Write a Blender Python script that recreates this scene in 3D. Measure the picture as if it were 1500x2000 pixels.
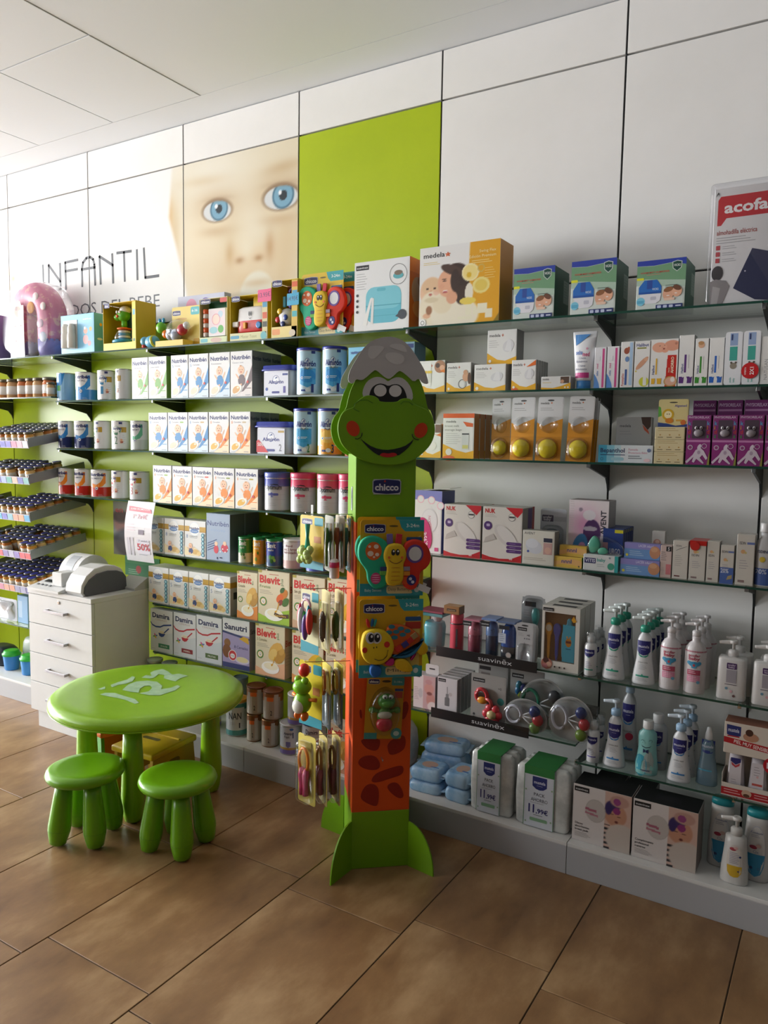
import bpy, bmesh, math, random
import numpy as np
from mathutils import Vector, Matrix
for o in list(bpy.data.objects): bpy.data.objects.remove(o)
random.seed(7); rng = np.random.default_rng(7)
scn = bpy.context.scene; COL = scn.collection
PI = math.pi; R = math.radians
# ------------------------------------------------------------------ camera
CAM = np.array([0.0, -3.1, 1.6]); FPX = 1488.75
YAW, PITCH, ROLL = R(31.5546), R(5.1163), R(0.9409)
_F = np.array([-math.sin(YAW)*math.cos(PITCH), math.cos(YAW)*math.cos(PITCH), -math.sin(PITCH)])
_R = np.array([math.cos(YAW), math.sin(YAW), 0.0]); _U = np.cross(_R, _F)
_R2 = _R*math.cos(ROLL)+_U*math.sin(ROLL); _U2 = -_R*math.sin(ROLL)+_U*math.cos(ROLL)
cd = bpy.data.cameras.new('camera'); cam = bpy.data.objects.new('camera', cd); COL.objects.link(cam)
cd.sensor_fit = 'HORIZONTAL'; cd.sensor_width = 36; cd.lens = FPX/1500*36; cd.clip_start = .05
cam.matrix_world = Matrix([[*v] for v in np.column_stack([_R2, _U2, -_F, CAM])]+[[0, 0, 0, 1]])
scn.camera = cam
# ------------------------------------------------------------------ world, light, exposure
wd = bpy.data.worlds.new('world'); scn.world = wd; wd.use_nodes = True
wd.node_tree.nodes['Background'].inputs[0].default_value = (.96, .98, 1, 1)
wd.node_tree.nodes['Background'].inputs[1].default_value = .048
def area(name, loc, rot, sx, sy, watt, col):
    l = bpy.data.lights.new(name, 'AREA'); l.shape = 'RECTANGLE'; l.size = sx; l.size_y = sy; l.energy = watt; l.color = col
    o = bpy.data.objects.new(name, l); COL.objects.link(o); o.location = loc; o.rotation_euler = rot; return o
area('shop_window_daylight', (-13.3, -3.0, 2.1), (0, R(-90), 0), 2.1, 5.0, 1500, (.97, .985, 1))
area('shop_front_daylight', (-7.6, -6.1, 2.0), (R(90), 0, 0), 4.0, 2.2, 120, (.97, .985, 1))
vs = scn.view_settings; vs.view_transform = 'Standard'; vs.look = 'None'; vs.gamma = 1; vs.use_curve_mapping = False
vs.exposure = 0.55
# ------------------------------------------------------------------ measuring helpers
ZM_ = dict(Z0=(0, 0, 1), Z1=(0, 520, 3.75), Z2=(0, 900, 3.75), Z3=(270, 520, 3.3333), Z4=(270, 880, 3.3333), Z5=(270, 1160, 3.3333),
  ZA=(620, 640, 5.357), ZB=(600, 980, 5.264), ZC=(600, 1300, 4.546), ZD=(680, 440, 3.571), ZE=(990, 360, 2.941), ZF=(800, 640, 3.947),
  ZG=(1120, 630, 3.947), ZH=(800, 920, 4.167), ZI=(1080, 950, 3.571), ZJ=(790, 1150, 3.947), ZK=(1120, 1170, 3.947), ZL=(790, 1420, 4.167),
  ZM=(1100, 1480, 3.75), ZN=(80, 1260, 3.75), ZW=(0, 300, 2.419), ZX=(0, 1280, 6.25))
def ray(zm, u, v):
    a, b, k = ZM_[zm]; U = a+u/k; V = b+v/k
    return _F+(U-750)/FPX*_R2-(V-1000)/FPX*_U2
def W(zm, u, v, x=None, y=None, z=None):
    r = ray(zm, u, v)
    t = (x-CAM[0])/r[0] if x is not None else (y-CAM[1])/r[1] if y is not None else (z-CAM[2])/r[2]
    return CAM+t*r
# ------------------------------------------------------------------ materials
def lin(h):
    c = [int(h[i:i+2], 16)/255 for i in (0, 2, 4)]
    return tuple(x/12.92 if x <= .04045 else ((x+.055)/1.055)**2.4 for x in c)
_M = {}
def M(h, rough=.45, metal=0., spec=.5, coat=0.):
    k = (h, rough, metal, spec, coat)
    if k not in _M:
        m = bpy.data.materials.new('surface_'+h); m.use_nodes = True; b = m.node_tree.nodes['Principled BSDF']
        b.inputs['Base Color'].default_value = (*lin(h), 1); b.inputs['Roughness'].default_value = rough
        b.inputs['Metallic'].default_value = metal; b.inputs['Specular IOR Level'].default_value = spec
        b.inputs['Coat Weight'].default_value = coat; b.inputs['Coat Roughness'].default_value = .12
        _M[k] = m
    return _M[k]
def clear(name, tint, gl=.12, rough=.05):
    """thin clear sheet: tinted see-through with a Fresnel gloss"""
    m = bpy.data.materials.new(name); m.use_nodes = True; nt = m.node_tree; nt.nodes.clear()
    o = nt.nodes.new('ShaderNodeOutputMaterial'); mx = nt.nodes.new('ShaderNodeMixShader'); t = nt.nodes.new('ShaderNodeBsdfTransparent')
    g = nt.nodes.new('ShaderNodeBsdfGlossy'); f = nt.nodes.new('ShaderNodeLayerWeight'); f.inputs[0].default_value = .5; pw = nt.nodes.new('ShaderNodeMath'); pw.operation = 'POWER'; pw.inputs[1].default_value = 4.5; a = nt.nodes.new('ShaderNodeMath'); a.operation = 'ADD'; a.use_clamp = True
    a.inputs[1].default_value = .035+gl
    t.inputs[0].default_value = (*tint, 1); g.inputs['Roughness'].default_value = rough; g.inputs[0].default_value = (1, 1, 1, 1)
    nt.links.new(f.outputs['Facing'], pw.inputs[0]); nt.links.new(pw.outputs[0], a.inputs[0]); nt.links.new(a.outputs[0], mx.inputs[0]); nt.links.new(t.outputs[0], mx.inputs[1]); nt.links.new(g.outputs[0], mx.inputs[2]); nt.links.new(mx.outputs[0], o.inputs[0])
    return m
GLASS = clear("shelf_glass", (.86, .93, .895), .02, .02); PLASTIC = clear("clear_plastic", (.95, .96, .965), .015, .1); FILM = clear("clear_film", (.93, .93, .95), .01, .2)
TINTED = clear('tinted_plastic', (.62, .72, .86), .06, .1)
def noisy(name, c1, c2, scale=(6, 6, 6), rough=.5, spread=(.35, .7), rnd=0., bump=0., spec=.5, detail=5, c3=None):
    m = bpy.data.materials.new(name); m.use_nodes = True; nt = m.node_tree; b = nt.nodes['Principled BSDF']
    tc = nt.nodes.new('ShaderNodeTexCoord'); mp = nt.nodes.new('ShaderNodeMapping'); mp.inputs['Scale'].default_value = scale
    n = nt.nodes.new('ShaderNodeTexNoise'); n.inputs['Scale'].default_value = 1; n.inputs['Detail'].default_value = detail; n.inputs['Roughness'].default_value = .62
    r = nt.nodes.new('ShaderNodeValToRGB'); r.color_ramp.elements[0].position = spread[0]; r.color_ramp.elements[1].position = spread[1]
    r.color_ramp.elements[0].color = (*lin(c1), 1); r.color_ramp.elements[1].color = (*lin(c2), 1)
    if c3: e = r.color_ramp.elements.new((spread[0]+spread[1])/2); e.color = (*lin(c3), 1)
    nt.links.new(tc.outputs['Object'], mp.inputs[0])
    if rnd:
        oi = nt.nodes.new('ShaderNodeObjectInfo'); ml = nt.nodes.new('ShaderNodeMath'); ml.operation = 'MULTIPLY'; ml.inputs[1].default_value = rnd
        nt.links.new(oi.outputs['Random'], ml.inputs[0]); nt.links.new(ml.outputs[0], mp.inputs['Location'])
    nt.links.new(mp.outputs[0], n.inputs[0]); nt.links.new(n.outputs[0], r.inputs[0]); nt.links.new(r.outputs[0], b.inputs['Base Color'])
    b.inputs['Roughness'].default_value = rough; b.inputs['Specular IOR Level'].default_value = spec
    if bump:
        bp = nt.nodes.new('ShaderNodeBump'); bp.inputs['Strength'].default_value = bump; bp.inputs['Distance'].default_value = .002
        nt.links.new(n.outputs[0], bp.inputs['Height']); nt.links.new(bp.outputs[0], b.inputs['Normal'])
    return m
_vc = bpy.data.materials.new('photo_print'); _vc.use_nodes = True
_a = _vc.node_tree.nodes.new('ShaderNodeVertexColor'); _a.layer_name = 'Col'
_vc.node_tree.links.new(_a.outputs[0], _vc.node_tree.nodes['Principled BSDF'].inputs[0]); _vc.node_tree.nodes['Principled BSDF'].inputs['Roughness'].default_value = .35
# ------------------------------------------------------------------ object helpers
def ob(name, me, parent=None, loc=(0, 0, 0), rz=0, rot=None):
    o = bpy.data.objects.new(name, me); COL.objects.link(o); o.location = [float(c) for c in loc]
    o.rotation_euler = rot if rot else (0, 0, rz)
    if parent: o.parent = parent
    return o
_used = {}
def tag(o, label, cat, group=None, kind=None):
    o['label'] = label; o['category'] = cat
    if group: o['group'] = group
    if kind: o['kind'] = kind
    _used.setdefault(label, []).append(group)
    return o
def st(o): o['kind'] = 'structure'; return o
def empty(name, loc, rz=0): return ob(name, None, None, loc, rz)
def mesh(name, V, F, mats, mi=None, smooth=False):
    me = bpy.data.meshes.new(name); me.from_pydata([tuple(map(float, v)) for v in V], [], [tuple(f) for f in F])
    for m in mats: me.materials.append(m)
    if mi is not None: me.polygons.foreach_set('material_index', list(mi))
    if smooth: me.polygons.foreach_set('use_smooth', [True]*len(me.polygons))
    me.update(); return me
def fin(bm, name, mats, smooth=False):
    me = bpy.data.meshes.new(name); bm.normal_update(); bm.to_mesh(me); bm.free()
    for m in (mats if isinstance(mats, (list, tuple)) else [mats]): me.materials.append(m)
    if smooth:
        me.polygons.foreach_set('use_smooth', [True]*len(me.polygons))
    return me
def boxm(name, w, d, h, mats, bev=.0012, loc=(0, 0, 0), seg=1):
    """chamfered box, base at z=0, centred in x,y; mats = one or [front/body, sides(+x,-x), top]"""
    bm = bmesh.new(); bmesh.ops.create_cube(bm, size=1)
    for v in bm.verts: v.co = (v.co.x*w+loc[0], v.co.y*d+loc[1], (v.co.z+.5)*h+loc[2])
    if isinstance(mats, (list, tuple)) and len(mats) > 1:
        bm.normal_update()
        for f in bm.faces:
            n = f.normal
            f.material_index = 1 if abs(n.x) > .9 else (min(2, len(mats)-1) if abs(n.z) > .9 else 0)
    if bev: bmesh.ops.bevel(bm, geom=bm.edges[:], offset=min(bev, .3*min(w, d, h)), segments=seg, affect='EDGES', profile=.5)
    return fin(bm, name, mats, smooth=seg > 1)
def cubes(name, L, mat, bev=0):
    """several boxes (x0,x1,y0,y1,z0,z1) joined into one part"""
    bm = bmesh.new()
    for (a, b, c, d, e, f) in L:
        r = bmesh.ops.create_cube(bm, size=1)
        for v in r['verts']: v.co = ((a+b)/2+v.co.x*(b-a), (c+d)/2+v.co.y*(d-c), (e+f)/2+v.co.z*(f-e))
    if bev: bmesh.ops.bevel(bm, geom=bm.edges[:], offset=bev, segments=1, affect='EDGES')
    return fin(bm, name, mat)
def lathe(name, prof, n, mats, mi=None, sx=1., sy=1., smooth=True, caps=True):
    V = []; F = []; idx = []
    for (r, z) in prof:
        for k in range(n): a = 2*PI*k/n; V.append((r*math.cos(a)*sx, r*math.sin(a)*sy, z))
    for i in range(len(prof)-1):
        for k in range(n):
            F.append((i*n+k, i*n+(k+1) % n, (i+1)*n+(k+1) % n, (i+1)*n+k)); idx.append(mi[i] if mi else 0)
    if caps:
        F.append(tuple(range(n-1, -1, -1))); idx.append(mi[0] if mi else 0); t = (len(prof)-1)*n
        F.append(tuple(range(t, t+n))); idx.append(mi[-1] if mi else 0)
    me = mesh(name, V, F, mats, idx, False)
    if smooth:
        me.polygons.foreach_set('use_smooth', [len(f) == 4 for f in F])
    return me
def loft(name, secs, mats, n=28, ex=2., mi=None):
    """secs: (z, rx, ry[, cx, cy]); superellipse sections"""
    V = []; F = []; idx = []
    for s in secs:
        z, rx, ry = s[:3]; cx, cy = (s[3], s[4]) if len(s) > 3 else (0, 0)
        for k in range(n):
            a = 2*PI*k/n; c, q = math.cos(a), math.sin(a)
            V.append((cx+rx*math.copysign(abs(c)**(2/ex), c), cy+ry*math.copysign(abs(q)**(2/ex), q), z))
    for i in range(len(secs)-1):
        for k in range(n): F.append((i*n+k, i*n+(k+1) % n, (i+1)*n+(k+1) % n, (i+1)*n+k)); idx.append(mi[i] if mi else 0)
    F.append(tuple(range(n-1, -1, -1))); idx.append(0); t = (len(secs)-1)*n; F.append(tuple(range(t, t+n))); idx.append(mi[-1] if mi else 0)
    me = mesh(name, V, F, mats, idx); me.polygons.foreach_set('use_smooth', [len(f) == 4 for f in F]); return me
def tube(name, pts, r, mat, n=10, closed=False):
    P = [Vector([float(c) for c in p]) for p in pts]; V = []; F = []; m = len(P); rr = [float(c) for c in r] if isinstance(r, (list, tuple)) else [float(r)]*m
    for i, p in enumerate(P):
        a = P[(i-1) % m] if (i > 0 or closed) else P[i]; b = P[(i+1) % m] if (i < m-1 or closed) else P[i]
        t = (b-a).normalized(); up = Vector((0, 0, 1)) if abs(t.z) < .9 else Vector((1, 0, 0)); s = t.cross(up).normalized(); q = s.cross(t)
        for k in range(n): c = 2*PI*k/n; V.append(p+rr[i]*(math.cos(c)*s+math.sin(c)*q))
    for i in range(m if closed else m-1):
        j = (i+1) % m
        for k in range(n): F.append((i*n+k, i*n+(k+1) % n, j*n+(k+1) % n, j*n+k))
    if not closed: F.append(tuple(range(n-1, -1, -1))); F.append(tuple(range((m-1)*n, m*n)))
    me = mesh(name, V, F, [mat]); me.polygons.foreach_set('use_smooth', [len(f) == 4 for f in F]); return me
def slab(name, pts, y0, y1, mats, bev=0., seg=1):
    """outline in (x,z) given depth from y0 (front) to y1 (back)"""
    bm = bmesh.new(); pts = [p for i, p in enumerate(pts) if math.dist(p, pts[i-1]) > 1e-5]
    A = sum(pts[i-1][0]*pts[i][1]-pts[i][0]*pts[i-1][1] for i in range(len(pts)))
    if A < 0: pts = pts[::-1]
    fv = [bm.verts.new((x, y0, z)) for x, z in pts]; bv = [bm.verts.new((x, y1, z)) for x, z in pts]; n = len(pts)
    f = bm.faces.new(fv); bm.faces.new(bv[::-1])
    for i in range(n): bm.faces.new((fv[i-1], bv[i-1], bv[i], fv[i]))
    if bev:
        bm.normal_update(); bmesh.ops.bevel(bm, geom=list(f.edges), offset=bev, segments=seg, affect='EDGES', profile=.5)
    bmesh.ops.recalc_face_normals(bm, faces=bm.faces[:])
    return fin(bm, name, mats, smooth=seg > 1)
def ellpts(cx, cz, rx, rz, n=24, rot=0, a0=0, a1=2*PI):
    o = []
    for k in range(n):
        a = a0+(a1-a0)*k/(n if abs(a1-a0-2*PI) < 1e-6 else n-1); x, z = rx*math.cos(a), rz*math.sin(a)
        o.append((cx+x*math.cos(rot)-z*math.sin(rot), cz+x*math.sin(rot)+z*math.cos(rot)))
    return o
def sphere(name, rx, ry, rz, mat, loc=(0, 0, 0), n=16):
    bm = bmesh.new(); bmesh.ops.create_uvsphere(bm, u_segments=n, v_segments=max(6, n//2+2), radius=1)
    for v in bm.verts: v.co = (v.co.x*rx+loc[0], v.co.y*ry+loc[1], v.co.z*rz+loc[2])
    return fin(bm, name, mat, True)
def rrect(x0, z0, x1, z1, r, n=4):
    o = []
    for cx, cz, a in ((x1-r, z1-r, 0), (x0+r, z1-r, 90), (x0+r, z0+r, 180), (x1-r, z0+r, 270)):
        for k in range(n+1): t = R(a+90*k/n); o.append((cx+r*math.cos(t), cz+r*math.sin(t)))
    return o
def smooth_pts(pts, it=2):
    for _ in range(it):
        q = []
        for i in range(len(pts)):
            a, b = pts[i], pts[(i+1) % len(pts)]
            q += [(.75*a[0]+.25*b[0], .75*a[1]+.25*b[1]), (.25*a[0]+.75*b[0], .25*a[1]+.75*b[1])]
        pts = q
    return pts
def copy_tree(o, parent=None):
    c = o.copy(); COL.objects.link(c); c.parent = parent
    for ch in o.children: copy_tree(ch, c)
    return c
# ------------------------------------------------------------------ flat print: shapes and lettering a hair proud of a face
_T = {}
def txt(s, bold=0.):
    k = (s, bold)
    if k not in _T:
        c = bpy.data.curves.new('lettering', 'FONT'); c.body = s; c.size = 1; c.resolution_u = 2; c.offset = bold
        o = bpy.data.objects.new('lettering', c); COL.objects.link(o); dg = bpy.context.evaluated_depsgraph_get(); dg.update()
        me = o.evaluated_get(dg).to_mesh(); V = np.array([v.co[:2] for v in me.vertices]) if len(me.vertices) else np.zeros((0, 2))
        F = [tuple(p.vertices) for p in me.polygons]; o.evaluated_get(dg).to_mesh_clear()
        bpy.data.objects.remove(o); bpy.data.curves.remove(c)
        if len(V): V = V-np.array([V[:, 0].min(), 0])
        _T[k] = (V/.69, F)
    return _T[k]
class Pr:
    EPS = 7e-5
    def __init__(s, w, h): s.w, s.h, s.L = w, h, []
    def poly(s, pts, c):
        s.L.append((np.array([((u-.5)*s.w, v*s.h) for u, v in pts]), [tuple(range(len(pts)))], c, False)); return s
    def rect(s, u0, v0, u1, v1, c): return s.poly([(u0, v0), (u1, v0), (u1, v1), (u0, v1)], c)
    def ell(s, cu, cv, ru, rv, c, n=18, rot=0): return s.poly(ellpts(cu, cv, ru, rv, n, rot), c)
    def circ(s, cu, cv, r, c, n=18): return s.ell(cu, cv, r, r*s.w/s.h, c, n)
    def ring(s, cu, cv, r, t, c, n=20):
        k = s.w/s.h; o = ellpts(cu, cv, r, r*k, n); i = ellpts(cu, cv, r-t, (r-t)*k, n)
        V = np.array([((u-.5)*s.w, v*s.h) for u, v in o+i]); s.L.append((V, [(j, (j+1) % n, n+(j+1) % n, n+j) for j in range(n)], c, False)); return s
    def rr(s, u0, v0, u1, v1, c, r=.1):
        k = s.w/s.h; pts = rrect(u0, v0/k, u1, v1/k, min(r, (u1-u0)/2.01, (v1-v0)/k/2.01)); return s.poly([(a, b*k) for a, b in pts], c)
    def text(s, t, u, v, h, c, bold=.012, wid=None, al='l', rot=0):
        V, F = txt(t, bold)
        if not len(V): return s
        H = h*(s.w if abs(rot) > 1 else s.h); Q = V*H
        ww = Q[:, 0].max()
        if wid: Q = Q*np.array([wid*s.w/ww, 1]); ww = wid*s.w
        if al == 'c': Q = Q-np.array([ww/2, 0])
        if al == 'r': Q = Q-np.array([ww, 0])
        if rot: ca, sa = math.cos(rot), math.sin(rot); Q = Q@np.array([[ca, sa], [-sa, ca]])
        s.L.append((Q+np.array([(u-.5)*s.w, v*s.h]), F, c, True)); return s
    def bars(s, u, v, w, n, dv, c, th=.006):
        V = []; F = []
        for i in range(n):
            q = w*(.75+.25*((i*37) % 5)/4); b = v-i*dv
            F.append(tuple(range(len(V), len(V)+4))); V += [((a-.5)*s.w, z*s.h) for a, z in ((u, b), (u+q, b), (u+q, b+th), (u, b+th))]
        s.L.append((np.array(V), F, c, False)); return s
    def build(s, name, fmap=None, cut=None, rough=.42, x0=0., clip=None):
        """fmap(x,z,e)->xyz; default a flat face at y=0 looking to -y"""
        V = []; F = []; mi = []; cs = []; n = 0
        for i, (P, fs, c, istext) in enumerate(s.L):
            e = s.EPS*(i+1)
            if c not in cs: cs.append(c)
            if cut and not istext:
                bm = bmesh.new(); vs_ = [bm.verts.new((p[0], 0, p[1])) for p in P]
                for f in fs:
                    try: bm.faces.new([vs_[j] for j in f])
                    except ValueError: pass
                a, b = P[:, 0].min(), P[:, 0].max(); k = math.ceil(a/cut+1e-6)*cut
                while k < b-1e-6:
                    bmesh.ops.bisect_plane(bm, geom=bm.verts[:]+bm.edges[:]+bm.faces[:], plane_co=(k, 0, 0), plane_no=(1, 0, 0)); k += cut
                bm.verts.index_update(); P = np.array([(v.co.x, v.co.z) for v in bm.verts]); fs = [tuple(v.index for v in f.verts) for f in bm.faces]; bm.free()
            for p in P: V.append(fmap(p[0], p[1], e) if fmap else (p[0], -e, p[1]))
            F += [tuple(j+n for j in f) for f in fs]; mi += [cs.index(c)]*len(fs); n += len(P)
        return mesh(name, V, F, [M(c, rough) for c in cs], mi)
def cyl(r, taper=0):
    def f(x, z, e): a = x/r; q = r+.0004+e; return (q*math.sin(a), -q*math.cos(a), z)
    return f
def photo(name, w, h, nx, ny, fn, rough=None):
    """a printed photograph: colour per vertex on a flat grid, fn(U,V)->rgb (sRGB 0..1), U right, V up in 0..1"""
    u = np.linspace(0, 1, nx); v = np.linspace(0, 1, ny); U, Vv = np.meshgrid(u, v)
    C = np.clip(fn(U, Vv), 0, 1).reshape(-1, 3); C = np.where(C <= .04045, C/12.92, ((C+.055)/1.055)**2.4)
    P = np.stack([(U.ravel()-.5)*w, np.full(U.size, -.0003), Vv.ravel()*h], 1)
    i = (np.arange(ny-1)[:, None]*nx+np.arange(nx-1)[None]).ravel(); F = np.stack([i, i+1, i+nx+1, i+nx], 1)
    me = bpy.data.meshes.new(name); me.from_pydata(P.tolist(), [], F.tolist()); me.materials.append(_vc)
    a = me.color_attributes.new('Col', 'FLOAT_COLOR', 'POINT'); a.data.foreach_set('color', np.concatenate([C, np.ones((len(C), 1))], 1).ravel().astype(np.float32))
    return me
def hx(h): return np.array([int(h[i:i+2], 16)/255 for i in (0, 2, 4)])
class Paint:
    """soft brush on a grid of points (X,Y)"""
    def __init__(s, X, Y, c): s.X, s.Y = X, Y; s.C = np.ones(X.shape+(3,))*hx(c)
    def mix(s, m, c): s.C = s.C*(1-m[..., None])+hx(c)*m[..., None]; return s
    def ell(s, cx, cy, rx, ry, c, soft=.15, rot=0, op=1.):
        dx, dy = s.X-cx, s.Y-cy; a = dx*math.cos(rot)+dy*math.sin(rot); b = -dx*math.sin(rot)+dy*math.cos(rot)
        q = np.sqrt((a/rx)**2+(b/ry)**2); return s.mix(op*np.clip((1-q)/soft+.5, 0, 1), c)
    def mask(s, cx, cy, rx, ry, rot=0, soft=.12):
        dx, dy = s.X-cx, s.Y-cy; a = dx*math.cos(rot)+dy*math.sin(rot); b = -dx*math.sin(rot)+dy*math.cos(rot); return np.clip((1-np.sqrt((a/rx)**2+(b/ry)**2))/soft+.5, 0, 1)
    def blob(s, cx, cy, rx, ry, c, op=1., rot=0):
        dx, dy = s.X-cx, s.Y-cy; a = dx*math.cos(rot)+dy*math.sin(rot); b = -dx*math.sin(rot)+dy*math.cos(rot)
        return s.mix(op*np.exp(-(a/rx)**2-(b/ry)**2), c)
    def half(s, nx, ny, d, c, soft=.02): return s.mix(np.clip((s.X*nx+s.Y*ny-d)/soft+.5, 0, 1), c)
    def box(s, x0, y0, x1, y1, c): return s.mix(((s.X >= x0) & (s.X <= x1) & (s.Y >= y0) & (s.Y <= y1)).astype(float), c)
# ================================================================== the room
SLOT = [-5.67, -4.855, -4.04, -3.233, -2.433, -1.641, -.842, -.285, .515, 1.315]
ZJ2, ZJ1, ZC = 2.265, 3.107, 3.32
white_panel = noisy('white_laminate', 'ebeae7', 'f1f0ee', (2, 2, 2), .32); lime_panel = noisy('lime_laminate', 'a9bf10', 'b2c716', (2, 2, 2), .3)
BLACK = M('16161a', .6)
wb = st(ob('wall_back', cubes('wall_back', [(-13.5, 2.2, .02, .12, 0, 3.4)], M('1c1c1e', .8))))
GAP = .004
ob('wall_panel', boxm('wall_panel', 7.8, .02, ZC-.1, white_panel, .0008), wb, (-9.585, .010, .10))
for i in range(len(SLOT)-1):
    a, b = SLOT[i]+GAP, SLOT[i+1]-GAP
    for j, (z0, z1) in enumerate(((.10, ZJ2), (ZJ2, ZJ1), (ZJ1, ZC))):
        lime = (j == 0 and i < 5) or (j == 1 and i == 4)
        ob('wall_panel', boxm('wall_panel', b-a, .02, z1-z0-2*GAP, lime_panel if lime else white_panel, .0008), wb, ((a+b)/2, .010, z0+GAP))
for s in SLOT[1:]:
    ob('slotted_rail', cubes('slotted_rail', [(s-.0035, s+.0035, .004, .02, .12, ZC)], BLACK), wb)
# floor of long stone tiles, each its own slab
fl = st(ob('floor', cubes('floor', [(-13.5, 2.2, -6.2, .1, -.05, -.0035)], M('4a3c2e', .9))))
tile_m = noisy('travertine_tile', '6f5034', 'ad8d66', (5.2, 2.4, 3), .34, (.30, .70), rnd=60, bump=.15, detail=10, c3='8c6a46')
TW, TL = .4737, .708
tile = boxm('floor_tile', TW-.004, TL-.004, .02, tile_m, .0012)
offs = {0: -1.043, 1: -.952, 2: -1.035, 3: -.95, -1: -.968, -2: -1.06}
for i in range(-24, 8):
    x = -1.645+TW*(i+.5); o = offs.get(i, -.968-.09*((i*7) % 3))
    for j in range(-6, 3):
        y = o+TL*(j+.5)
        if -5.2 < y < .3: ob('floor_tile', tile, fl, (x, y, -.02))
ce = st(ob('ceiling', cubes('ceiling', [(-13.5, 2.2, -6.2, .12, ZC+.008, 3.45)], M('a0a09e', .9))))
cpl = M('e4e9ee', .75)
XS = [-6.17, -5.515, -4.86, -4.205, -3.55, -2.895]; YS = [-.205, -.86, -1.515, -2.17]
for i in range(5):
    for j in range(3):
        ob('ceiling_panel', boxm('ceiling_panel', .655-.006, .655-.006, .014, cpl, .001), ce, (XS[i]+.3275, YS[j]-.3275, ZC-.002))
for a in ((-13.5, 2.2, -.202, .1), (-13.5, -6.173, -2.17, -.208), (-2.892, 2.2, -6.2, -.205), (-13.5, -2.895, -6.2, -2.173)):
    ob('ceiling_board', cubes('ceiling_board', [(*a, ZC, ZC+.012)], cpl), ce)
wl = st(ob('wall_left', cubes('wall_left', [(-13.6, -13.5, -6.2, -5.6, 0, 3.4), (-13.6, -13.5, -.4, .12, 0, 3.4), (-13.6, -13.5, -5.6, -.4, 0, 1.0), (-13.6, -13.5, -5.6, -.4, 3.2, 3.4)], M('dcdad4', .6))))
w1 = st(ob('window_1', cubes('window_1', [(-13.57, -13.53, -5.6, -5.54, 1.0, 3.2), (-13.57, -13.53, -.46, -.4, 1.0, 3.2), (-13.57, -13.53, -3.03, -2.97, 1.0, 3.2), (-13.57, -13.53, -5.6, -.4, 1.0, 1.06), (-13.57, -13.53, -5.6, -.4, 3.14, 3.2)], M('8d8f92', .4, .6))))
ob('window_pane', cubes('window_pane', [(-13.553, -13.547, -5.54, -.46, 1.06, 3.14)], PLASTIC), w1)
# unseen white panel, added in place of further shelving to block grazing window light
st(ob('light_block_panel', cubes('light_block_panel', [(-5.35, -5.31, -.46, 0, .12, 2.12)], white_panel, .001)))
# plinth along the wall
plm = M('adaeb0', .4); plt = M('d9d9d6', .4)
def plinth(x0, x1):
    o = st(ob('trim_1', cubes('trim_1', [(x0, x1, -.385, 0, 0, .107)], M('77777a', .6))))
    ob('plinth_face', boxm('plinth_face', x1-x0-.002, .016, .112, plm, .001), o, ((x0+x1)/2, -.392, .0))
    ob('plinth_top', boxm('plinth_top', x1-x0-.002, .40, .016, plt, .001), o, ((x0+x1)/2, -.2, .107))
for a, b in ((-13.4, -4.04), (-4.04, -2.433), (-2.433, -.83), (-.83, .72), (.72, 2.2)): plinth(a, b)
# ------------------------------------------------------------------ glass shelves on black brackets
edge_m = M('21463a', .15); bracket_m = M('2c2f30', .45); chrome = M('c8c8c8', .2, 1.)
SHELVES = []
def shelf(x0, x1, z, dep, label, th=.008, lip=None):
    """top face at z"""
    bm = bmesh.new(); r = bmesh.ops.create_cube(bm, size=1)
    for v in bm.verts: v.co = ((x0+x1)/2+v.co.x*(x1-x0), -dep/2-.004+v.co.y*(dep-.008), z-th/2+v.co.z*th)
    bm.normal_update()
    for f in bm.faces: f.material_index = 0 if abs(f.normal.z) > .5 else 1
    o = ob('glass_shelf', fin(bm, 'glass_shelf', [GLASS, edge_m])); tag(o, label, 'shelf', 'glass wall shelves'); SHELVES.append(o); return o
def bracket(s, z, dep, label):
    t = .008; o = ob('shelf_bracket', slab('shelf_bracket', [(0, 0), (-dep+.02, 0), (-dep+.02, -.010), (-.035, -.058), (-.012, -.085), (0, -.112)], -t/2, t/2, bracket_m), None, (s, 0, z-.009), R(90))
    # local x runs to the wall: turn so that -x points into the room
    o.rotation_euler = (0, 0, R(90)); tag(o, label, 'bracket', 'black shelf brackets')
    ob('bracket_clip', boxm('bracket_clip', .012, .012, .02, chrome, .001), o, (-dep+.02, 0, -.012))
ORD = ['first', 'second', 'third', 'fourth', 'fifth', 'sixth', 'seventh']
LV = [1.82, 1.541, 1.264, .987, .710, .440]
TOPZ = 2.085; RZ = [1.815, 1.545, 1.141, .735]
bayname = {1: 'at the far left end', 2: 'above the white drawer unit', 3: 'above the green play table', 4: 'behind the dinosaur stand', 5: 'right of the dinosaur stand', 6: 'in the narrow bay', 7: 'at the right edge'}
for i in range(1, 8):
    shelf(SLOT[i]+.001, SLOT[i+1]-.001, TOPZ, .30 if i > 4 else .283, 'topmost green glass shelf %s' % bayname[i])
for k, z in enumerate(LV):
    for i in (2, 3, 4):
        if i == 2 and k > 2: continue
        shelf(SLOT[i]+.001, SLOT[i+1]-.001, z, .25, 'glass shelf %s, %s below the top one' % (bayname[i], ORD[k]))
shelf(SLOT[1]+.001, SLOT[2]-.001, 1.845, .28, 'glass shelf carrying baby food jars above the sloping trays')
shelf(SLOT[1]+.001, SLOT[2]-.001, .43, .30, 'low glass shelf under the sloping jar trays')
for k, z in enumerate(RZ):
    for i in (5, 6, 7):
        shelf(SLOT[i]+.001, SLOT[i+1]-.001, z, .30, 'glass shelf %s, %s below the top one' % (bayname[i], ORD[k]))
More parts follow.
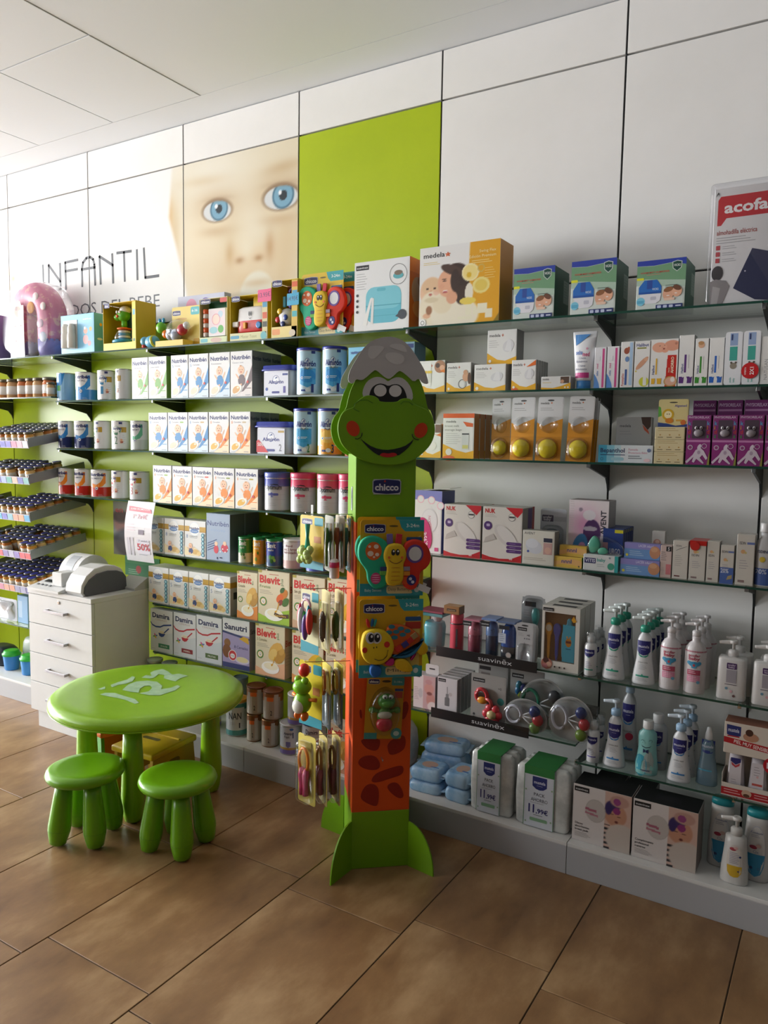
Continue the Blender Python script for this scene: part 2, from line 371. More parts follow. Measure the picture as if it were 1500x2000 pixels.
shelf(SLOT[5]+.001, SLOT[6]-.001, .465, .30, 'lowest glass shelf right of the dinosaur stand, with pacifiers')
for i in (6, 7): shelf(SLOT[i]+.001, SLOT[i+1]-.001, .400, .30, 'lowest glass shelf %s, with lotion bottles' % bayname[i])
seen = set()
sname = {1: 'leftmost rail', 2: 'rail left of the drawer unit', 3: 'rail behind the drawer unit', 4: 'rail behind the stand', 5: 'rail right of the stand', 6: 'rail between breast pump boxes and lotions', 7: 'rightmost rail'}
for s in range(1, 8):
    zs = [(TOPZ, .283)]
    if s <= 5: zs += [(z, .25) for z in LV if not (s == 2 and z < 1.2) and not (s == 1)]
    if s >= 6: zs += [(z, .30) for z in RZ]+[(.40, .3)]
    if s == 1: zs += [(1.845, .28)]
    for n, (z, d) in enumerate(zs):
        bracket(SLOT[s], z, d, 'black steel bracket on the %s, %s from the top' % (sname[s], ORD[n]))
# ------------------------------------------------------------------ prints on the wall panels
def wpt(u, v): q = W('ZW', u, v, y=0); return (q[0], q[2])
def stroke(pts, t):
    out = []
    for i in range(len(pts)-1):
        (a, b), (c, d) = pts[i], pts[i+1]; L = math.hypot(c-a, d-b); nx, nz = -(d-b)/L*t/2, (c-a)/L*t/2; ex, ez = (c-a)/L*t*.3, (d-b)/L*t*.3
        out.append([(a-ex+nx, b-ez+nz), (c+ex+nx, d+ez+nz), (c+ex-nx, d+ez-nz), (a-ex-nx, b-ez-nz)])
    return out
ink = M('43474d', .5)
letters = [[[(203, 528), (207, 640)]], [[(231, 612), (230, 527), (285, 605)], [(283, 520), (287, 642)]], [[(312, 640), (308, 515), (367, 502)], [(310, 556), (365, 546)]],
  [[(389, 627), (387, 545), (392, 515), (408, 494), (425, 489), (440, 500), (446, 525), (450, 620)], [(386, 548), (450, 537)]], [[(476, 615), (470, 486), (534, 528)], [(530, 475), (535, 610)]],
  [[(553, 470), (620, 461)], [(586, 466), (590, 602)]], [[(647, 456), (650, 594)]], [[(680, 448), (687, 586), (750, 577)]]]
V = []; F = []
for L in letters:
    for s in L:
        for q in stroke([wpt(*p) for p in s], .016): F.append(tuple(range(len(V), len(V)+4))); V += [(x, -.0009, z) for x, z in q]
ob('wall_lettering', mesh('wall_lettering', V, F, [ink]), wb)
a, b = wpt(300, 752), wpt(755, 722); top_ = wpt(755, 662)
p = Pr(1, 1); hh = top_[1]-b[1]; p.text('CUIDADOS DEL BEBE', .5, 0, hh, '4a4e54', -.004, wid=(b[0]-a[0])*1.36, al='r')
ob('wall_lettering', p.build('wall_lettering'), wb, (b[0], -.0006, b[1]))
def baby(X, Z):
    f = wpt; P = Paint(X, Z, 'e4dfd0'); cx, cz = f(1150, 330)
    P.ell(cx+.02, cz, .52, .70, 'e2d7bc', .25); P.blob(*f(1010, 90), .30, .22, 'ebe7da', .8); P.blob(*f(1180, 300), .10, .22, 'e9e1cb', .8); P.blob(*f(970, 420), .17, .13, 'e7dabd', .9); P.blob(*f(1090, 380), .10, .10, 'dccca8', .6)
    P.blob(*f(1360, 400), .10, .13, 'd8c197', .7); P.blob(*f(1060, 600), .12, .10, 'd2b587', .6); P.blob(*f(960, 600), .16, .14, 'dfcba6', .6); P.blob(*f(1340, 560), .09, .14, 'd4b98c', .6); P.blob(*f(1180, 590), .14, .05, 'd8bb8c', .8)
    P.blob(*f(808, 300), .025, .10, 'd6b27c', .8); P.blob(*f(828, 380), .035, .18, 'cfb88e', .7); P.blob(*f(960, 130), .16, .028, 'd2bd98', .5, -.05); P.blob(*f(1340, 62), .12, .03, 'c6ab82', .7, .05)
    for u, v, s in ((1035, 265, 1.), (1338, 200, 1.1)):
        c = f(u, v); P.blob(c[0]-.02, c[1]+.03, .17*s, .085*s, 'c8ae88', .7, -.05); P.blob(c[0]-.02, c[1]-.11, .12, .03, 'c6a980', .6, -.05); P.blob(c[0]-.02, c[1]-.07, .10, .02, 'e4d6b8', .7, -.05)
        e = P.mask(c[0]-.014, c[1]-.006, .100*s, .052*s, -.06); P.mix(P.mask(c[0]-.014, c[1]-.002, .112*s, .062*s, -.06, .25), '8d7458'); P.mix(e, 'd6dadb')
        for r, q in ((.064, '3c6880'), (.055, '79a9c2'), (.024, '1f2b34')): P.mix(P.mask(c[0], c[1]+.004, r*s, r*.95*s)*e, q)
        P.ell(c[0]-.02, c[1]+.02, .011, .011, 'f4f6f8', .4); P.blob(c[0]-.01, c[1]+.056*s, .085*s, .014, '9a7c5e', .45, -.04)
    P.blob(*f(1175, 490), .16, .07, 'dcc298', .85); P.blob(*f(1165, 440), .06, .07, 'e8dec4', .9); P.blob(*f(1085, 475), .03, .06, 'c9a876', .8); P.blob(*f(1275, 440), .03, .07, 'c0996a', .8)
    P.blob(*f(1132, 505), .030, .017, 'b08658', .85); P.blob(*f(1222, 492), .030, .017, 'b08658', .85); P.ell(*f(1215, 675), .12, .13, 'e2dcc8', .15); P.blob(*f(1215, 610), .10, .02, 'c9a87a', .6)
    edge = np.interp(Z, [f(0, 700)[1]-.3, f(880, 650)[1], f(835, 450)[1], f(800, 300)[1], f(812, 80)[1], 3.2], [f(905, 690)[0], f(880, 650)[0], f(835, 450)[0], f(797, 300)[0], f(812, 80)[0], f(815, 60)[0]])
    P.mix(np.clip((edge-X)/.025+.5, 0, 1), 'eeedeb'); return P.C
for i, x0 in ((2, SLOT[2]+.3), (3, SLOT[3]+GAP)):
    i = 2 if i == 2 else 3; x1 = SLOT[i+1]-GAP; z0, z1 = ZJ2+GAP, ZJ1-GAP; w_, h_ = x1-x0, z1-z0
    o = ob('printed_photograph', photo('printed_photograph', w_, h_, int(w_*170), int(h_*170), lambda U, Vv: baby(x0+U*w_, z0+Vv*h_)), wb, ((x0+x1)/2, -.0002, z0))
def baby2(X, Z): # the second child printed at the far left, mostly outside the frame
    P = Paint(X, Z, 'eeedeb'); c = wpt(30, 640); P.ell(c[0]-.08, c[1]-.1, .22, .26, 'dccfae', .2); P.blob(*wpt(28, 645), .02, .045, 'd8b78a', .7); P.blob(*wpt(64, 590), .022, .02, '9d8a6a', .9); P.blob(c[0]-.05, c[1]-.22, .12, .1, 'e3cfa6', .7); return P.C
for x0, x1 in ((SLOT[0]+GAP, SLOT[1]-GAP), (SLOT[1]+GAP, SLOT[1]+.42)):
    w_, h_ = x1-x0, .75; z0 = ZJ2+GAP
    ob('printed_photograph', photo('printed_photograph', w_, h_, int(w_*90), int(h_*90), lambda U, Vv: baby2(x0+U*w_, z0+Vv*h_)), wb, ((x0+x1)/2, -.0002, z0))
# ================================================================== makers for goods
def flat_print(parent, fn, w, h, y, name='front_print', x=0, z=0, rz=0):
    p = Pr(w, h); m = parent.data.materials[0].name if parent.data and parent.data.materials else ''
    if m.startswith('surface_') and name == 'front_print': p.rect(.03, .01, .97, .97, m[8:14])
    fn(p); return ob(name, p.build(name), parent, (x, y, z), rz)
def carton(zm, u0, u1, vt, vb, z, yf, dep, label, fn=None, cols='ebebe8', h=None, w=None, name='carton', cat='box', group=None, side=None, topf=None, rz=0, topd=None, rough=.42):
    vm = (vt+vb)/2; a, b = W(zm, u0, vm, y=yf)[0], W(zm, u1, vm, y=yf)[0]; w = w or b-a-.0015
    h = h or W(zm, (u0+u1)/2, vt, y=yf)[2]-z
    cs = [cols] if isinstance(cols, str) else cols
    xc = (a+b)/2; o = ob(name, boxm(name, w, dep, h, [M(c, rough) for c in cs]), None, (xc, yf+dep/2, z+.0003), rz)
    if fn: flat_print(o, fn, w, h, -dep/2-.0002)
    if side: flat_print(o, side, dep, h, 0, 'side_print', x=w/2+.0002, rz=R(90))
    if topd:
        p = Pr(w, dep); topd(p); q = ob('top_print', p.build('top_print'), o, (0, -dep/2, h+.0002)); q.rotation_euler = (R(-90), 0, 0)
    tag(o, label, cat, group); o['_s'] = (w, dep, h); return o
def behind(o, n, gap, labels, group=None, cols=None, keep=True):
    """the same carton repeated towards the wall"""
    out = []
    for k in range(n):
        c = copy_tree(o); c.location = (o.location.x, o.location.y+gap*(k+1), o.location.z); tag(c, labels[k] if isinstance(labels, list) else labels, o['category'], group or o.get('group')); out.append(c)
    return out
def rad(zm, u0, u1, v, y):
    c = W(zm, (u0+u1)/2, v, y=y); k = ZM_[zm][2]; return c, (u1-u0)/k/2/FPX*float((c-CAM)@_F)
def can(zm, u0, u1, vt, vb, z, yf, label, zones, fn=None, lid=None, h=None, r=None, turn=0., name='formula_can', cat='can', group=None, lidh=.10, rim='b9babc', plastic=False, tilt=0):
    vm = (vt+vb)/2; c, rr = rad(zm, u0, u1, vm, yf+.05); r = r or rr*.985; c = W(zm, (u0+u1)/2, vm, y=yf+r)
    h = h or W(zm, (u0+u1)/2, vt, y=yf+r)[2]-z
    hb = h*(1-lidh) if lid else h
    prof = [(r*.94, 0), (r*.985, .002), (r, .006)]; mi = [0, 0]; cs = [M(rim, .3, .8)]
    for (a, b, col) in zones:
        cs.append(M(col, .33, .0, .5, .25)); prof += [(r, .006+(hb-.012)*a+1e-5), (r, .006+(hb-.012)*b)]; mi += [len(cs)-1]*2
    prof += [(r*1.008, hb-.005), (r*1.008, hb-.001), (r*.975, hb)]; mi += [0, 0, 0]
    mi = mi[:len(prof)-1]+[0]*(len(prof)-1-len(mi))
    o = ob(name, lathe(name, prof, 32, cs, mi), None, (c[0], c[1], z+.0004), 0)
    if lid:
        ob('lid', lathe('lid', [(r*1.01, 0), (r*1.025, .003), (r*1.025, h-hb-.004), (r*.99, h-hb), (r*.9, h-hb), (r*.89, h-hb-.003)], 32, [M(lid, .35)]), o, (0, 0, hb-.002))
    else: ob('lid', lathe('lid', [(r*.96, 0), (r*.96, .001)], 32, [M(rim, .3, .8)]), o, (0, 0, hb-.003))
    if fn:
        p = Pr(PI*r, h); fn(p)
        if len(p.L) < 4: p.L.insert(0, (np.array([(-.9*r, h*.3), (.9*r, h*.3), (.9*r, h*.8), (-.9*r, h*.8)]), [(0, 1, 2, 3)], max(zones, key=lambda q: q[1]-q[0])[2], False))
        ob('wrap_print', p.build('wrap_print', cyl(r*1.001), r*.28), o, (0, 0, 0), turn)
    # the print turns towards the room's viewer side
    tag(o, label, cat, group); return o
# ------------------------------------------------------------------ designs
NAVY = '1f2a6b'
def kid(p, u, v, s, body):
    p.ell(u+.03*s, v-.10*s, .17*s, .13*s, body, 16); p.ell(u-.17*s, v-.01*s, .10*s, .022*s, 'f2bd96', 10, -.6); p.ell(u+.22*s, v+.03*s, .10*s, .022*s, 'f2bd96', 10, .9); p.ell(u-.05*s, v-.22*s, .10*s, .035*s, 'f2bd96', 10, .4)
    p.circ(u, v+.12*s, .15*s, 'f4c4a2', 14); p.circ(u-.05*s, v+.13*s, .018*s, '3a2a22', 6); p.circ(u+.05*s, v+.13*s, .018*s, '3a2a22', 6); p.ell(u, v+.08*s, .05*s, .012*s, 'c0503c', 8); p.ell(u-.02*s, v+.215*s, .05*s, .014*s, 'c98a4a', 8)
def cereal(col, pale, food, num='8', sub='Cereales', body=None, tagc=None):
    def f(p):
        p.poly([(1, .78), (1, 0), (.25, 0), (.55, .14), (.82, .40)], pale); p.poly([(1, .68), (1, .34), (.62, .12), (.5, .10), (.78, .36)], col)
        p.text('Nutribén', .07, .82, .088, NAVY, .032, wid=.85)
        if num: p.text(num, .09, .71, .07, col if col != '6a5658' else '8a6a60', -.005); p.text(sub, .22, .735, .032, '6a6f84', 0, wid=.34)
        else: p.text(sub, .10, .735, .032, '6a6f84', 0, wid=.5)
        if tagc: p.rr(.62, .73, .80, .765, tagc, .03)
        kid(p, .50, .46, 1.0, body or col)
        p.ell(.30, .17, .24, .105, 'f6f3ea', 18, .15); p.ell(.28, .16, .17, .075, food, 16, .15); p.ell(.2, .11, .09, .04, food, 10); p.ell(.36, .20, .06, .025, 'f3e7c4', 8)
        p.circ(.80, .32, .05, 'd23a2e', 12); p.rect(.60, .175, .95, .19, col); p.rect(.08, .03, .3, .037, '8a8d96'); p.rect(.7, .03, .92, .042, '8a8d96')
    return f
def nside(p): p.rect(0, 0, 1, 1, '9da1a5'); p.text('Nutribén', .06, .80, .085, '2a3358', .03, wid=.88); p.bars(.15, .62, .7, 5, .05, '7f848a')
def innova(num, food='d9b36a'):
    def f(p):
        p.rect(0, .70, 1, .845, 'c2982e'); p.rect(0, .70, 1, .72, 'a67c1e'); p.circ(.47, .775, .25, 'dfe6ee', 20); p.circ(.47, .775, .225, 'f7f7f5', 20); p.ell(.47, .72, .20, .06, '6f94c8', 16)
        p.text('Nutribén', .47, .77, .055, NAVY, .034, wid=.46, al='c'); p.text('innova', .47, .705, .03, 'f4f6f8', 0, wid=.26, al='c')
        p.text(num, .08, .52, .10, '4a78b0', -.01); p.text('CEREALES', .24, .56, .03, '3a3c44', 0, wid=.38); p.rect(.24, .53, .60, .538, '8a8d96')
        p.poly([(0, .05), (.7, .05), (.75, .18), (.5, .28), (.2, .24), (0, .3)], 'f0e0b8'); p.ell(.52, .16, .18, .07, food, 14); p.ell(.68, .12, .1, .05, 'e8c987', 10)
        kid(p, .28, .24, .62, '2f4a80')
        for k in range(6): p.circ(.87, .10+.105*k, .075, '3a7d98', 10); p.circ(.87, .10+.105*k, .045, 'a9d4dc', 8)
    return f
def pot(top, bottom, line2, mid=None, num=None, band=None, txtc=NAVY):
    """print for a can: letters, wave and emblem"""
    def f(p):
        p.poly([(.34, .50), (.50, .46), (.62, .55), (.70, .70), (.70, .88), (.78, .88), (.78, .52), (.68, .40), (.50, .34), (.34, .36)], mid or top)
        p.text('Nutribén', .5, .77, .11, txtc, .034, wid=.56, al='c'); p.text(line2, .46, .66, .055, '3c4670', .004, wid=.38, al='c')
        p.circ(.5, .33, .055, 'f4f4f2', 16); p.ring(.5, .33, .055, .008, '3a4a8a', 16); p.rect(.47, .31, .53, .345, '5a6aa0'); p.bars(.55, .10, .16, 3, .03, 'd8d8e0')
    return f
def pot_innova(num, col):
    def f(p):
        p.rect(.2, .60, .8, .78, 'b8962e'); p.ell(.46, .66, .17, .17, 'f2f2f0'); p.ell(.46, .66, .155, .155, col); p.ell(.46, .70, .13, .10, 'f5f5f3')
        p.text('Nutribén', .46, .69, .09, NAVY, .034, wid=.36, al='c'); p.text('innova', .46, .575, .06, 'f4f4f0', .004, wid=.24, al='c')
        p.text(num, .40, .20, .26, col, -.005, wid=.10); kid(p, .63, .30, .30, 'c06a5a'); p.rect(.55, .88, .66, .95, '3a3f7a'); p.bars(.66, .5, .1, 5, .07, '9a9aa2')
    return f
def almiron(num, c1, c2, numc, prem=None):
    def f(p):
        p.poly([(.28, .56), (.72, .56), (.72, .24), (.62, .20), (.5, .16), (.38, .20), (.28, .24)], c1); p.ell(.5, .40, .22, .14, c2, 20)
        p.poly(ellpts(.5, .66, .075, .11, 10, 0, 0, PI)+[(.425, .58), (.5, .53), (.575, .58)], '2a4a9a'); p.poly(ellpts(.5, .66, .066, .10, 10, 0, 0, PI)+[(.434, .585), (.5, .54), (.566, .585)], 'eaf3fa')
        p.ell(.485, .70, .012, .02, '3a6ab8', 8); p.ell(.515, .72, .016, .028, '223a80', 8); p.ell(.465, .685, .008, .012, '4a8ad0', 8)
        p.text('Almirón', .5, .60, .11, '1d2c7c', .032, wid=.44, al='c')
        if prem: p.text(prem, .52, .535, .045, '8a8a50' if prem != '¡Pronutra!' else '23307a', .0, wid=.22, al='c')
        p.rect(.60, .86, .70, .92, '2a3f8c'); p.circ(.36, .36, .035, 'e4f2fa', 12); p.circ(.36, .36, .02, '3a7ac0', 10); p.rect(.42, .37, .6, .385, 'd8ecf8'); p.rect(.42, .345, .57, .355, 'd8ecf8')
        p.rect(.34, .08, .46, .12, '2c4a94'); p.ell(.52, .11, .07, .045, 'e9eff4', 12)
        p.text(num, .60, .06, .17, numc, .02, wid=.065)
    return f
def optimum(col):
    def f(p):
        p.text('Blemil', .46, .84, .06, 'f0e8ee', .004, wid=.30, al='c'); p.text('Optimum', .48, .56, .11, '262a32', .028, wid=.46, al='c'); p.poly([(.36, .67), (.5, .70), (.6, .69), (.66, .63), (.6, .665), (.5, .675)], '262a32')
        p.text('2', .42, .36, .12, col, .01); p.rr(.36, .40, .62, .46, col, .02); p.bars(.40, .2, .18, 2, .05, '8a8c92')
        for k in range(4): p.rect(.2, .30+.12*k, .8, .304+.12*k, '9a9ba0')
    return f
def blevit(pal, l2, fruit, sub='plus', badge=None, bowl=True):
    def f(p):
        p.poly([(0, 0), (1, 0), (1, .30), (.6, .22), (.3, .10), (0, .16)], pal); p.rect(.36, .93, .66, .942, 'b0503a'); p.rect(0, .95, .12, 1, 'a89a3a')
        p.text('Blevit', .05, .76, .14, 'c8201e', .036, wid=.66); p.text(sub, .80, .74, .08, '3a6a2e', .004, rot=R(90)); p.text(l2, .06, .665, .055, '6d5a34' if l2 != 'Frutas' else '5a7a1e', .002, wid=.34)
        p.bars(.06, .61, .42, 3, .028, '9a8f80', .008)
        p.circ(.17, .40, .11, 'f4f0e6', 18); p.ring(.17, .40, .115, .03, '3f8a4a', 18); p.ring(.17, .40, .085, .015, 'd08a2a', 18); p.text('Q', .17, .38, .05, '5a4a3a', .01, al='c')
        for i, (a, b, r_, c) in enumerate(fruit): p.ell(a, b, r_, r_*.62, c, 12, .5)
        if bowl: p.ell(.52, .17, .30, .12, 'f4f2ec', 20); p.ell(.54, .20, .24, .07, 'efe6c8', 18)
        p.poly([(.66, .40), (.70, .42), (.60, .22), (.56, .20), (.54, .24), (.60, .26)], 'd8a018')
        if badge: p.poly([(.52, .17), (.7, .12), (.98, .14), (.98, .22), (.7, .19), (.54, .22)], '4a2a12'); p.text(badge, .56, .15, .035, 'f0c040', .006, wid=.34)
    return f
VEG = [(.82, .58, .14, 'c8781e'), (.70, .50, .12, 'd8601a'), (.88, .44, .12, '3f6a1c'), (.78, .66, .08, '2f5a1e'), (.72, .42, .08, '8a2c1c')]
WHEAT = [(.70, .50, .26, 'd8a850'), (.84, .42, .2, 'b98a3a'), (.6, .44, .16, 'e2c070'), (.9, .52, .1, 'c89a48')]
CORN = [(.72, .44, .24, 'e2b428'), (.82, .38, .2, 'd8a020'), (.86, .5, .12, 'a8b048')]
def damira(c, tagc, word):
    def f(p):
        p.poly([(0, 0), (1, 0), (1, .5), (0, .3)], 'd5dde4'); p.text('Damira', .09, .80, .11, '23305f', .032, wid=.78); p.text('CEREALES', .24, .735, .04, 'c0a8a8', 0, wid=.5)
        p.poly([(0, .70), (.10, .63), (.25, .60), (.45, .61), (.6, .66), (.95, .70), (.95, .665), (.6, .625), (.45, .575), (.25, .565), (.08, .60), (0, .67)], c)
        p.ell(.52, .46, .18, .055, 'f2eee4', 16); p.poly([(.36, .45), (.40, .38), (.50, .355), (.60, .38), (.68, .45)], c); p.ell(.52, .47, .12, .03, 'e8dcc0', 12); p.poly([(.60, .47), (.82, .60), (.86, .585), (.64, .46)], c)
        for k, cc in enumerate(('5a78b8', 'd86a9a', '6aa84a', 'e8b428')): a = R(90*k+20); p.poly([(.22+.13*math.cos(a+t), .36+.075*math.sin(a+t)) if j % 2 == 0 else (.22+.06*math.cos(a+t), .36+.035*math.sin(a+t)) for j, t in enumerate((0, .7))]+[(.22, .36), (.22+.06*math.cos(a-.7), .36+.035*math.sin(a-.7))], cc)
        p.rect(.36, .10, .86, .20, tagc); p.text(word, .61, .13, .035, 'f0f0ea', .006, wid=.3, al='c'); p.rect(.06, .06, .22, .065, '9aa0a8')
    return f
def sanutri(p):
    p.rect(0, 0, 1, .70, 'a79cc8'); p.rect(0, 0, 1, .10, '2c3a78'); p.poly([(0, .70), (1, .62), (1, .66), (0, .745)], '26346e'); p.text('Sanutri', .07, .785, .11, '22284e', .034, wid=.84)
    p.poly([(.62, .62), (.98, .54), (.96, .66), (.78, .68)], 'd8a82c'); p.text('8 Cereales', .44, .42, .055, '33306a', .006, wid=.5)
    p.circ(.18, .50, .12, '8a5a2a', 14); p.ell(.16, .33, .16, .14, '7d4a22', 14); p.circ(.38, .26, .16, 'f2f0ee', 18); p.circ(.38, .26, .14, 'c83038', 18); p.ell(.38, .25, .09, .05, 'f2f0ee', 12); p.text('8 Cereales', .38, .24, .025, NAVY, .004, wid=.14, al='c')
    p.ell(.74, .19, .26, .075, 'd9d4ea', 18); p.ell(.74, .205, .22, .055, 'e6dba6', 16)
def blsmall(word, col, veg):
    def f(p):
        p.text('Blevit', .46, .68, .17, 'f2f2ee', .02, wid=.36, al='c'); p.text(word, .44, .57, .08, 'eef0e4', .004, wid=.24, al='c')
        for (a, b, r_, c) in veg: p.ell(a, b, r_, r_*1.2, c, 10)
    return f
# ================================================================== left bays
YL = -.238
ct = lambda k: ORD[k]
GREEN_, BLUE_, ORAN_ = ('6aa83c', 'dbe8cf', 'e4d8bc'), ('2f86c4', 'd3e4f0', 'e2d6bc'), ('ee8a1e', 'fbe3bf', 'e8b53c')
# shelf 1
rows1 = [('Z1', 965, 1085, 690, 968, GREEN_, '', 'Crema de arroz', 'leftmost white cereal box with green swoosh on the upper cereal shelf'),
  ('Z1', 1087, 1220, 672, 965, GREEN_, '', 'Cereales sin gluten', 'white cereal box with green swoosh and green spine, second on the upper cereal shelf'),
  ('Z3', 212, 325, 588, 855, BLUE_, '5', 'Cereales', 'white cereal box with a blue 5 and blue swoosh, third on the upper cereal shelf'),
  ('Z3', 327, 457, 582, 855, BLUE_, '5', 'Cereales', 'white cereal box with a blue 5 and bib, fourth on the upper cereal shelf'),
  ('Z3', 461, 597, 574, 852, BLUE_, '', 'Crecimiento', 'white cereal box with blue bib and no number, fifth on the upper cereal shelf'),
  ('Z3', 599, 742, 566, 852, ('6a5658', 'e6dfdc', 'd9a866'), '', 'Cacao con', 'white cereal box with brown swoosh beside the blue-lidded tub')]
HB = .222
for i, (zm, a, b, t, q, c, n, s, lb) in enumerate(rows1):
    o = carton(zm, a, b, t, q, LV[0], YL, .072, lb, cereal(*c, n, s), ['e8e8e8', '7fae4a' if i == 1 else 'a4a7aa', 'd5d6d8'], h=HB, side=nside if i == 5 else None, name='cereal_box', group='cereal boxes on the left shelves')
    if i == 5: behind(o, 2, .074, ['cereal box directly behind the brown-swoosh cereal box', 'rearmost cereal box behind the brown-swoosh cereal box'])
def row(cs, z, spec, HH, gl, ex):
    for i, (zm, a, b, t, q, c, tg) in enumerate(spec):
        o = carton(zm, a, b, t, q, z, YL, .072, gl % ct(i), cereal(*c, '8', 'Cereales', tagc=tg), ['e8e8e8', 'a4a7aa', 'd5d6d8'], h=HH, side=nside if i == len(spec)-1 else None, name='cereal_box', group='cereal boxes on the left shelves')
    behind(o, 2, .074, ['cereal box hidden just behind the %s' % ex, 'rearmost cereal box behind the %s' % ex])
row(None, LV[1], [('Z3', 67, 190, 942, 1200, BLUE_, None), ('Z3', 192, 322, 942, 1205, BLUE_, '8ab84a'), ('Z3', 324, 455, 940, 1208, ('2f86c4', 'd3e4f0', 'dca838'), 'c8a86a'), ('Z3', 458, 591, 937, 1212, ORAN_, None), ('Z3', 594, 730, 933, 1215, ORAN_, 'c8b48a')], .205,
    '%s from the left of five cereal boxes in the blue-and-orange row', 'last orange box of the mixed cereal row')
row(None, LV[2], [('Z4', 95, 217, 80, 340, ORAN_, '8ab02a'), ('Z4', 221, 350, 83, 347, ORAN_, '9ab8c8'), ('Z4', 352, 485, 86, 357, ('ee8a1e', 'fbe3bf', 'e2cfa0'), 'd8503a'), ('Z4', 487, 626, 90, 370, ORAN_, '8a9a3a'), ('Z4', 630, 780, 95, 380, ORAN_, 'b0a02a')], .200,
    '%s from the left in the row of five all-orange cereal boxes', 'last box of the all-orange cereal row')
# cans, shelf 1
def zz(*a): return [(a[i], a[i+1], a[i+2]) for i in range(0, len(a), 3)]
WH = 'e6e7e9'
can('Z1', 420, 556, 765, 975, LV[0], YL, 'pale blue formula can with a green square, leftmost can of the upper shelf', zz(0, 1, '8fc0e4'), lambda p: (p.poly([(.2, .5), (.36, .55), (.55, .85), (.62, .99), (.8, .99), (.7, .6), (.5, .4), (.2, .3)], '1f86cc'), p.rect(.48, .36, .64, .55, '4aa24a'), p.text('Nutribén', .30, .80, .10, NAVY, .016, wid=.34, al='c')), h=.165, turn=R(-10), group='formula cans')
can('Z1', 557, 714, 765, 975, LV[0], YL, 'white formula can with a bright blue wave, second of the upper shelf', zz(0, .38, '3a8ad0', .38, 1, WH), pot('2f8fd8', '2f8fd8', 'NATAL'), h=.165, turn=R(20), group='formula cans')
can('Z1', 716, 846, 750, 970, LV[0], YL, 'white and gold formula can with a blue numeral 1', zz(0, 1, WH), pot_innova('1', '2f86b8'), h=.168, turn=R(30), group='formula cans')
can('Z1', 848, 966, 745, 970, LV[0], YL, 'white and gold formula can turned sideways beside the green-swoosh cereal boxes', zz(0, 1, WH), pot_innova('1', '2f86b8'), h=.170, turn=R(-25), group='formula cans')
# cans, shelf 2
for i, (a, b, lb, zn, f, tn) in enumerate([(430, 546, 'navy-based formula can, leftmost on the second can shelf', zz(0, .42, '1f2c66', .42, 1, WH), pot('2a7cc4', '', 'CONTINUACIÓN', mid='2a80c8'), 12), (547, 690, 'navy-based formula can, second on the second can shelf', zz(0, .42, '1f2c66', .42, 1, WH), pot('2a7cc4', '', 'CONTINUACIÓN', mid='2a80c8'), 24),
      (692, 818, 'white and gold formula can with green oval turned to the left', zz(0, 1, WH), pot_innova('2', '3a7d58'), -8), (819, 956, 'white and gold formula can with a large green numeral 2', zz(0, 1, WH), pot_innova('2', '3a7d58'), 28), (958, 1086, 'white and grey-green formula can beside the mixed cereal row', zz(0, .35, 'cfd8d4', .35, 1, WH), pot('5aa884', '', 'CONFORT', mid='6ab894'), 18)]):
    can('Z1', a, b, 1118, 1337, LV[1], YL, lb, zn, f, h=.163, turn=R(tn), group='formula cans')
# cans, shelf 3
for i, (a, b, t, lb, tn) in enumerate([(432, 548, 36, 'orange and red formula can, first on the third can shelf', 6), (549, 668, 40, 'orange and red formula can, second on the third can shelf', 16), (669, 818, 45, 'orange and red formula can, third on the third can shelf', 24)]):
    can('Z2', a, b, t, 250, LV[2], YL, lb, zz(0, .36, 'c62a1c', .36, 1, WH), pot('ee7a1a', '', 'CRECIMIENTO', mid='f08a1e'), h=.160, turn=R(tn), group='formula cans')
can('Z2', 819, 951, 55, 282, LV[2], YL, 'white and gold formula can with red oval, left of its twin', zz(0, 1, WH), pot_innova('3', 'b8343c'), h=.160, turn=R(-5), group='formula cans')
can('Z2', 952, 1095, 60, 286, LV[2], YL, 'white and gold formula can with red oval beside the all-orange cereal row', zz(0, 1, WH), pot_innova('3', 'b8343c'), h=.160, turn=R(5), group='formula cans')
